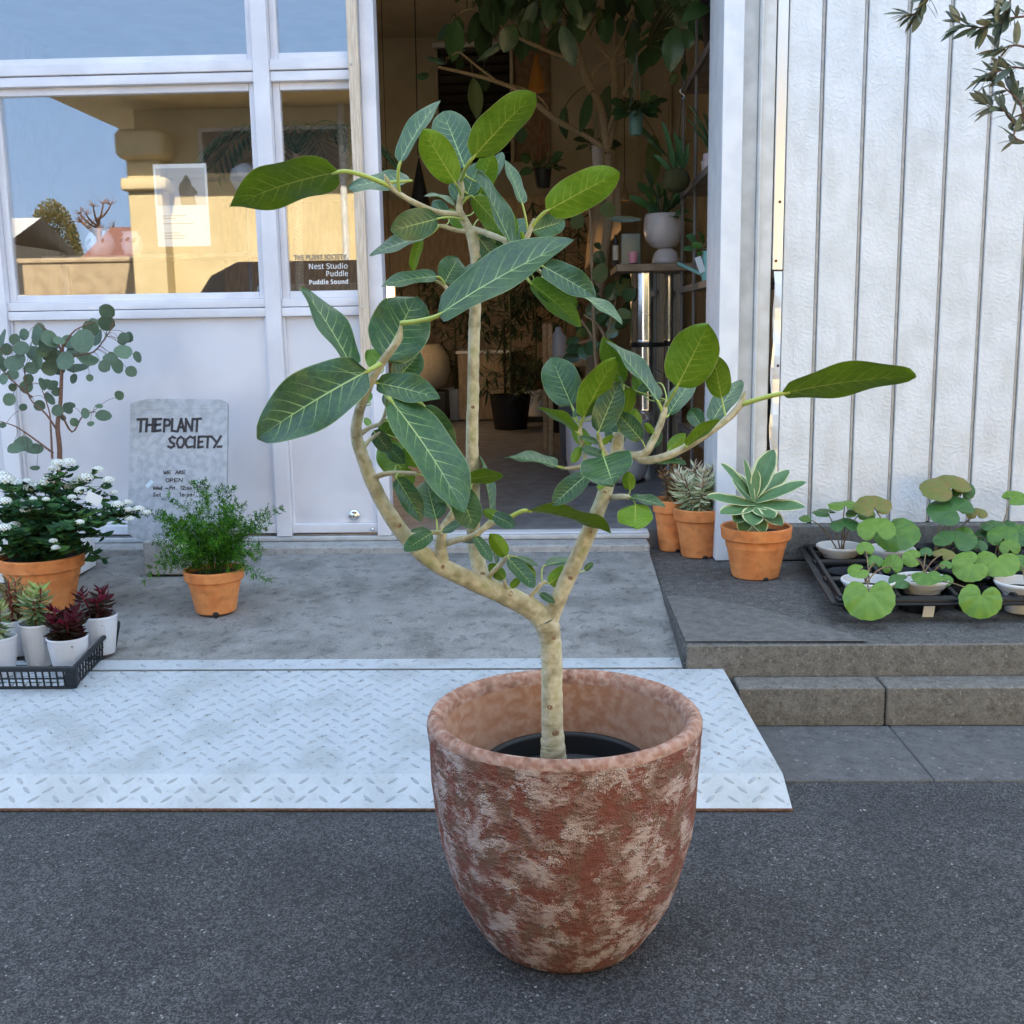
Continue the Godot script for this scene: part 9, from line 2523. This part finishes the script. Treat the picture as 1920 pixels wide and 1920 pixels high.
const YOUNG_LEAVES := [
	[Vector3(0.1613, 1.7357, -1.8673), Vector3(0.1653, 1.8389, -1.9035), Vector3(0.2054, -0.9640, -0.9685), 0.0850],
	[Vector3(0.3170, 1.7843, -1.6957), Vector3(0.3408, 1.8686, -1.6742), Vector3(0.0565, 0.1171, -0.8876), 0.0946],
	[Vector3(0.2645, 1.6177, -1.7013), Vector3(0.2845, 1.6425, -1.6427), Vector3(-0.5665, -0.6972, 0.6214), 0.0475],
	[Vector3(0.2633, 1.6041, -1.7961), Vector3(0.3121, 1.5365, -1.8070), Vector3(0.1533, -0.2294, 0.6277), 0.0766],
	[Vector3(0.2654, 1.4247, -1.6749), Vector3(0.3096, 1.5309, -1.6530), Vector3(0.2019, 0.1361, -1.0598), 0.0902],
	[Vector3(0.4002, 1.4229, -1.8269), Vector3(0.4784, 1.4997, -1.8824), Vector3(0.7813, 0.2623, 0.8799), 0.0568],
	[Vector3(0.3404, 1.3286, -1.8633), Vector3(0.3825, 1.4351, -1.8756), Vector3(0.0755, -0.2313, 1.2378), 0.0882],
	[Vector3(0.4241, 1.3293, -1.7207), Vector3(0.4859, 1.3815, -1.6715), Vector3(-0.3476, 0.0021, 1.1451), 0.0758],
	[Vector3(0.3290, 1.7716, -1.6383), Vector3(0.5119, 1.7583, -1.5820), Vector3(-0.7190, 0.0535, 1.0869), 0.0345],
	[Vector3(0.2942, 0.9427, -2.0088), Vector3(0.2800, 0.8871, -1.9700), Vector3(-0.0362, 0.4152, 0.6905), 0.0501],
	[Vector3(0.3998, 1.0260, -1.9397), Vector3(0.3066, 1.0433, -1.9393), Vector3(0.0374, -0.0479, 1.0906), 0.0577],
	[Vector3(0.4687, 1.2184, -1.8427), Vector3(0.3795, 1.1786, -1.9014), Vector3(-0.2416, 0.2863, 0.4758), 0.0665],
	[Vector3(0.3665, 1.2225, -1.9830), Vector3(0.2585, 1.1959, -1.9491), Vector3(-0.3067, -0.1089, 0.6569), 0.0685],
	[Vector3(0.1568, 1.4159, -1.9025), Vector3(0.1652, 1.4875, -1.9367), Vector3(0.4037, 0.5015, 1.3146), 0.0617],
	[Vector3(0.3397, 1.2067, -2.0346), Vector3(0.4323, 1.2249, -1.9871), Vector3(-0.8974, -0.2941, 0.7824), 0.0599],
	[Vector3(0.3372, 1.4027, -1.9524), Vector3(0.3992, 1.3290, -1.9759), Vector3(-0.0369, 0.0778, 1.1049), 0.0737],
	[Vector3(0.3892, 1.2104, -2.0042), Vector3(0.4600, 1.2792, -1.9679), Vector3(-0.4121, -0.2204, 0.7149), 0.0753],
	[Vector3(0.1857, 1.0001, -1.9644), Vector3(0.0765, 0.9993, -2.0226), Vector3(-0.5623, 0.0772, 0.8714), 0.0663],
	[Vector3(0.1502, 1.1811, -1.8477), Vector3(0.2187, 1.1479, -1.8973), Vector3(0.1854, -0.4996, 0.5398), 0.0490],
	[Vector3(0.1913, 1.0618, -1.9805), Vector3(0.0910, 1.0370, -1.9217), Vector3(0.5681, 0.3444, 1.2799), 0.0641],
	[Vector3(0.1970, 1.4264, -1.8129), Vector3(0.1448, 1.4722, -1.8598), Vector3(0.4962, 0.1907, -0.9203), 0.0497],
	[Vector3(0.1536, 1.1305, -1.8760), Vector3(0.2530, 1.1543, -1.8359), Vector3(0.0055, 0.3947, -0.7236), 0.0642],
	[Vector3(0.3538, 1.1973, -2.0153), Vector3(0.3217, 1.2529, -2.0356), Vector3(0.1700, 0.2533, 1.0296), 0.0519],
	[Vector3(0.4673, 1.3378, -1.8084), Vector3(0.5686, 1.3586, -1.7892), Vector3(-0.4385, -0.3983, 0.7568), 0.0652],
	[Vector3(0.2128, 1.2497, -1.8806), Vector3(0.2979, 1.3092, -1.8852), Vector3(-0.3534, -0.2223, 0.7335), 0.0735],
	[Vector3(0.4009, 1.1459, -1.8358), Vector3(0.3131, 1.1255, -1.8544), Vector3(-0.0752, 0.2084, 1.1684), 0.0566],
	[Vector3(0.3268, 1.1951, -1.9384), Vector3(0.4575, 1.1871, -1.9338), Vector3(0.0982, 0.0298, 0.3700), 0.0790],
	[Vector3(0.3863, 1.3565, -1.7556), Vector3(0.4489, 1.3991, -1.7549), Vector3(-0.4237, 0.1598, -0.8220), 0.0537],
	[Vector3(0.2009, 1.0280, -1.7983), Vector3(0.2864, 1.0926, -1.7469), Vector3(-0.4534, 0.0054, 0.6246), 0.0768],
	[Vector3(0.2500, 1.1564, -1.9373), Vector3(0.2235, 1.2106, -1.8986), Vector3(-0.2272, 0.1155, -0.8528), 0.0491],
	[Vector3(0.3876, 1.2709, -1.7640), Vector3(0.4707, 1.2303, -1.7264), Vector3(0.1519, -0.1869, -1.2616), 0.0616],
	[Vector3(0.3767, 1.4129, -1.8318), Vector3(0.4950, 1.4237, -1.8285), Vector3(0.3286, 0.0120, -1.2133), 0.0723],
	[Vector3(0.1942, 1.0688, -1.9406), Vector3(0.2045, 0.9829, -1.8965), Vector3(-0.1616, 0.7626, 0.6796), 0.0755],
	[Vector3(0.4353, 1.2500, -2.0140), Vector3(0.4808, 1.3318, -1.9901), Vector3(0.3611, -0.3203, 0.5812), 0.0776],
	[Vector3(0.2374, 1.3533, -1.7728), Vector3(0.3075, 1.3162, -1.7468), Vector3(-0.4601, -0.2470, 1.4610), 0.0528],
	[Vector3(0.2511, 1.2005, -1.9372), Vector3(0.3371, 1.2450, -1.9019), Vector3(-0.7887, 0.2625, 0.9766), 0.0661],
	[Vector3(0.1731, 1.1075, -1.9433), Vector3(0.0957, 1.0808, -1.9895), Vector3(-0.4846, -0.0970, 0.8704), 0.0525],
	[Vector3(0.3607, 0.9378, -1.9757), Vector3(0.4475, 0.9275, -1.9827), Vector3(0.4931, 0.2519, 0.4340), 0.0525],
	[Vector3(0.1952, 1.4143, -1.8004), Vector3(0.2897, 1.3777, -1.8345), Vector3(0.3449, -0.3440, 1.1229), 0.0644]
]

func street_opposite() -> void:
	# what the shop windows mirror: the sunlit side of the street behind the camera
	M.cream_wall = grainy(lin(0.52, 0.425, 0.245), lin(0.57, 0.47, 0.28), 0.85, 0.008, 2.0, 0.0, 41)
	M.paint_black = mat(lin(0.012, 0.013, 0.015), 0.25)
	M.paint_white = mat(lin(0.75, 0.76, 0.78), 0.3)
	M.tyre = mat(lin(0.02, 0.02, 0.02), 0.85)
	M.car_glass = mat(lin(0.03, 0.035, 0.04), 0.1)
	M.boundary = grainy(lin(0.30, 0.23, 0.15), lin(0.38, 0.30, 0.20), 0.9, 0.01, 1.2, 0.0, 42)
	M.roof_red = grainy(lin(0.16, 0.065, 0.05), lin(0.21, 0.09, 0.07), 0.8, 0.02, 0.8, 0.0, 43)
	M.hedge_leaf = mat(Color.WHITE, 0.7)
	M.hedge_leaf.vertex_color_use_as_albedo = true
	var t := thing("cream_building", "cream walled building with deep eaves across the street", "building", Vector3(1.0, 0, 6.7))
	part(bx(Vector3(1.45, 1.685, 6.78), Vector3(11.2, 3.37, 0.3), 0.01), "wall", M.cream_wall, t)
	part(bx(Vector3(1.0, 3.43, 7.4), Vector3(11.4, 0.12, 3.72), 0.02), "eave", M.cream_wall, t)
	part(bx(Vector3(1.0, 3.52, 7.4), Vector3(11.6, 0.055, 3.9), 0.01), "roof_edge", mat(lin(0.05, 0.05, 0.055), 0.5), t)
	var pil := part(bx(Vector3(-4.0, 1.55, 6.52), Vector3(0.34, 3.1, 0.24), 0.01), "pilaster", M.cream_wall, t)
	part(bx(Vector3(-3.99, 2.62, 6.5), Vector3(0.46, 0.12, 0.34), 0.02), "capital", M.cream_wall, pil)
	part(bx(Vector3(-3.99, 3.0, 6.48), Vector3(0.5, 0.28, 0.4), 0.05), "capital", M.cream_wall, pil)
	for k in 3:
		var wn := holder("window", t)
		var x := -2.75 + 2.9 * k
		part(bx(Vector3(x, 2.93, 6.63), Vector3(1.5, 0.5, 0.06), 0.005), "frame", M.jamb_grey, wn)
		part(bx(Vector3(x, 2.93, 6.595), Vector3(1.4, 0.42, 0.02), 0.002), "glass", M.car_glass, wn)
	part(bx(Vector3(1.0, 2.72, 6.61), Vector3(10.2, 0.05, 0.06), 0.01), "band", M.cream_wall, t)
	var dp := MB.new()
	dp.tube([Vector3(-2.05, 0, 6.58), Vector3(-2.05, 3.4, 6.58)], [0.035, 0.035], 10)
	part(dp, "downpipe", M.jamb_grey, t)
	# parked black van
	t = thing("parked_van", "black van parked in front of the cream wall", "van", Vector3(-1.0, 0, 5.95))
	van(Vector3(-1.55, 0, 5.95), 4.6, 0.55, 1.80, M.paint_black, t, true)
	t = thing("parked_car", "white car parked beside the boundary wall", "car", Vector3(-6.6, 0, 7.5))
	van(Vector3(-6.75, 0, 7.5), 3.7, 0.8, 1.62, M.paint_white, t, false)
	t = thing("boundary_wall", "brown rendered boundary wall beside the cream building", "wall", Vector3(-5.2, 0, 9.0))
	part(bx(Vector3(-5.2, 1.02, 9.0), Vector3(2.6, 2.04, 0.18), 0.01), "wall", M.boundary, t)
	part(bx(Vector3(-5.2, 2.06, 9.0), Vector3(2.7, 0.06, 0.24), 0.01), "coping", M.boundary, t)
	t = thing("red_roof_house", "low house with dark red roof behind the boundary wall", "house", Vector3(-7.2, 0, 20.0))
	part(bx(Vector3(-7.2, 1.2, 20.5), Vector3(5.0, 2.4, 5.0), 0.02), "wall", M.boundary, t)
	var rf := MB.new()
	rf.face([Vector3(-9.9, 2.3, 17.8), Vector3(-4.5, 2.3, 17.8), Vector3(-4.5, 3.5, 20.5), Vector3(-9.9, 3.5, 20.5)], Vector3(0, 1, -1))
	rf.face([Vector3(-9.9, 2.3, 23.2), Vector3(-4.5, 2.3, 23.2), Vector3(-4.5, 3.5, 20.5), Vector3(-9.9, 3.5, 20.5)], Vector3(0, 1, 1))
	rf.face([Vector3(-9.9, 2.3, 17.8), Vector3(-9.9, 3.5, 20.5), Vector3(-9.9, 2.3, 23.2)], Vector3.LEFT)
	rf.face([Vector3(-4.5, 2.3, 17.8), Vector3(-4.5, 3.5, 20.5), Vector3(-4.5, 2.3, 23.2)], Vector3.RIGHT)
	part(rf, "roof", M.roof_red, t)
	t = thing("grey_house", "grey gabled house farther down the street", "house", Vector3(-18.6, 0, 30))
	part(bx(Vector3(-18.6, 1.9, 30), Vector3(5.0, 3.8, 5.0), 0.02), "wall", M.boundary, t)
	var g := MB.new()
	g.face([Vector3(-21.4, 3.6, 27.2), Vector3(-15.8, 3.6, 27.2), Vector3(-15.8, 4.7, 30), Vector3(-21.4, 4.7, 30)], Vector3(0, 1, -1))
	g.face([Vector3(-21.4, 3.6, 32.8), Vector3(-15.8, 3.6, 32.8), Vector3(-15.8, 4.7, 30), Vector3(-21.4, 4.7, 30)], Vector3(0, 1, 1))
	part(g, "roof", M.jamb_grey, t)
	# clipped dome tree and a bare tree behind the wall
	var c := Vector3(-19.9, 0, 40.0)
	t = thing("dome_tree", "dense rounded evergreen tree behind the boundary wall", "tree", c)
	var tr := MB.new()
	tr.tube([c, c + Vector3(0, 2.2, 0), c + Vector3(0, 4.6, 0)], [0.2, 0.17, 0.1], 9)
	part(tr, "trunk", M.euca_bark, t)
	var fo := MB.new()
	for k in 5200:
		var u := Vector3(rng.randfn(), absf(rng.randfn()), rng.randfn()).normalized()
		var q := c + Vector3(0, 4.0, 0) + u * Vector3(0.98, 2.3, 0.98) * rng.randf_range(0.75, 1.04)
		fo.cur = [lin(0.11, 0.10, 0.025), lin(0.15, 0.11, 0.03), lin(0.07, 0.09, 0.025)][k % 3]
		var d := (u + Vector3(rng.randf_range(-1, 1), rng.randf_range(-1, 1), rng.randf_range(-1, 1))).normalized()
		fo.blade(q, q + d * 0.13, u.cross(d) + Vector3(0.01, 0.02, 0), 0.06, 0.05, 1)
	part(fo, "crown", M.hedge_leaf, t, "", true, true)
	c = Vector3(-18.3, 0, 40.5)
	t = thing("bare_tree", "bare pruned tree with knobbly branch ends behind the wall", "tree", c)
	var bt := MB.new()
	bt.tube([c, c + Vector3(0.05, 2.5, 0), c + Vector3(0.0, 4.6, 0), c + Vector3(0.08, 5.7, 0)], [0.14, 0.12, 0.10, 0.07], 9)
	part(bt, "trunk", M.euca_bark, t)
	for k in 14:
		var an := TAU * k / 14.0
		var m := MB.new()
		var a := c + Vector3(0.03, 4.5 + 0.09 * k, 0)
		var e := a + Vector3(cos(an) * rng.randf_range(0.5, 1.05), rng.randf_range(0.2, 0.7), sin(an) * 0.8)
		m.tube(bezier(a, a + (e - a) * Vector3(0.6, 0.1, 0.6), e, 5), taper(6, 0.05, 0.03), 6)
		for j in 12:
			var d := Vector3(rng.randf_range(-1, 1), rng.randf_range(-0.2, 1), rng.randf_range(-1, 1)).normalized()
			m.tube([e, e + d * 0.14, e + d * 0.28 + Vector3(0, 0.04, 0)], [0.016, 0.011, 0.006], 4, false)
		part(m, "branch", M.euca_bark, t)

func van(c: Vector3, ln: float, hood: float, h: float, m: Material, t: Node3D, boxy: bool) -> void:
	# body section swept across its width; the nose is towards -x
	var w := 1.5
	var l := ln * 0.5
	var pr: Array
	if boxy:
		pr = [Vector2(-l, 0.25), Vector2(-l, 0.75), Vector2(-l + 0.25, 0.95), Vector2(-l + 0.75, h - 0.12), Vector2(-l + 1.0, h), Vector2(l - 0.12, h), Vector2(l, h - 0.12), Vector2(l, 0.25)]
	else:
		pr = [Vector2(-l, 0.28), Vector2(-l, 0.68), Vector2(-l + 0.3, 0.82), Vector2(-l + 1.0, 0.9), Vector2(-l + 1.6, h - 0.05), Vector2(-l + 2.0, h), Vector2(l - 0.6, h - 0.04), Vector2(l - 0.1, 0.9), Vector2(l, 0.6), Vector2(l, 0.28)]
	var b := MB.new()
	var z0 := c.z - w * 0.5 * (0.75 if boxy else 1.0)
	var z1 := c.z + w * 0.5 * (0.75 if boxy else 1.0)
	var side0: Array = []
	var side1: Array = []
	for q in pr:
		side0.append(Vector3(c.x + q.x, q.y, z0 + (0.06 if q.y > 0.95 else 0.0)))
		side1.append(Vector3(c.x + q.x, q.y, z1 - (0.06 if q.y > 0.95 else 0.0)))
	for i in pr.size():
		var j := (i + 1) % pr.size()
		b.face([side0[i], side0[j], side1[j], side1[i]], (side0[i] + side0[j]) * 0.5 - Vector3(c.x, h * 0.55, z0))
	for sd in [side0, side1]:
		var mid := Vector3(c.x, h * 0.5, sd[0].z)
		for i in pr.size():
			b.face([mid, sd[i], sd[(i + 1) % pr.size()]], Vector3(0, 0, sd[0].z - c.z))
	part(b, "body", m, t)
	for z in [z0 - 0.008, z1 + 0.008]:
		for k in 2:
			part(bx(Vector3(c.x - 0.35 + 1.25 * k, h * 0.76, z + (0.045 if z < c.z else -0.045)), Vector3(1.0, h * 0.25, 0.03), 0.01), "window", M.car_glass, t)
		for x in [c.x - l + 0.75, c.x + l - 0.8]:
			var wh := MB.new()
			wh.lathe([Vector2(0.0, -0.09), Vector2(0.27, -0.09), Vector2(0.30, -0.06), Vector2(0.30, 0.06), Vector2(0.27, 0.09), Vector2(0.0, 0.09)], Vector3(x, 0.30, z + (0.07 if z < c.z else -0.07)), 24, Basis(Vector3.RIGHT, PI / 2))
			var o := part(wh, "wheel", M.tyre, t)
			var rm := MB.new()
			rm.lathe([Vector2(0.0, -0.1), Vector2(0.18, -0.1), Vector2(0.18, 0.1), Vector2(0.0, 0.1)], Vector3(x, 0.30, z + (0.07 if z < c.z else -0.07)), 18, Basis(Vector3.RIGHT, PI / 2))
			part(rm, "rim", M.chrome, o)
	for z in [z0 + 0.18, z1 - 0.18]:
		part(bx(Vector3(c.x - l - 0.005, 0.62, z), Vector3(0.03, 0.12, 0.24), 0.02), "headlight", M.chrome, t)
	part(bx(Vector3(c.x - l + (0.5 if boxy else 1.3), h * 0.73, c.z), Vector3(0.03, h * 0.26, (z1 - z0) - 0.3), 0.01, Basis(Vector3.BACK, -0.55 if boxy else -0.75)), "windscreen", M.car_glass, t)

func _ready() -> void:
	rng.seed = 7
	camera_and_light()
	materials()
	M.paper = mat(lin(0.80, 0.80, 0.78), 0.6)
	M.pot_out = pot_material()
	M.pot_rim = grainy(lin(0.31, 0.15, 0.10), lin(0.46, 0.31, 0.245), 0.88, 0.02, 0.26, 0.08, 51)
	layer(M.pot_rim, noise_tex(noise(FastNoiseLite.TYPE_SIMPLEX, 0.02, 54, 6), 512, [[0.22, Color(0.78, 0.76, 0.74)], [0.42, Color(0.97, 0.96, 0.96)], [0.7, Color(1, 1, 1)]]), 0.45)
	M.pot_in = grainy(lin(0.42, 0.21, 0.125), lin(0.52, 0.33, 0.235), 0.85, 0.02, 0.35, 0.04, 52)
	M.dark_mulch = grainy(lin(0.010, 0.012, 0.016), lin(0.03, 0.032, 0.036), 0.6, 0.03, 0.2, 0.3, 53)
	plant_materials()
	M.black_slat = mat(lin(0.02, 0.021, 0.023), 0.4)
	M.red_cord = mat(lin(0.24, 0.05, 0.03), 0.8)
	M.tub_white = mat(lin(0.72, 0.71, 0.75), 0.5)
	setting()
	shop()
	street_opposite()
	ramp_plate()
	big_pot()
	fig_tree()
	left_plants()
	right_plants()
	interior()
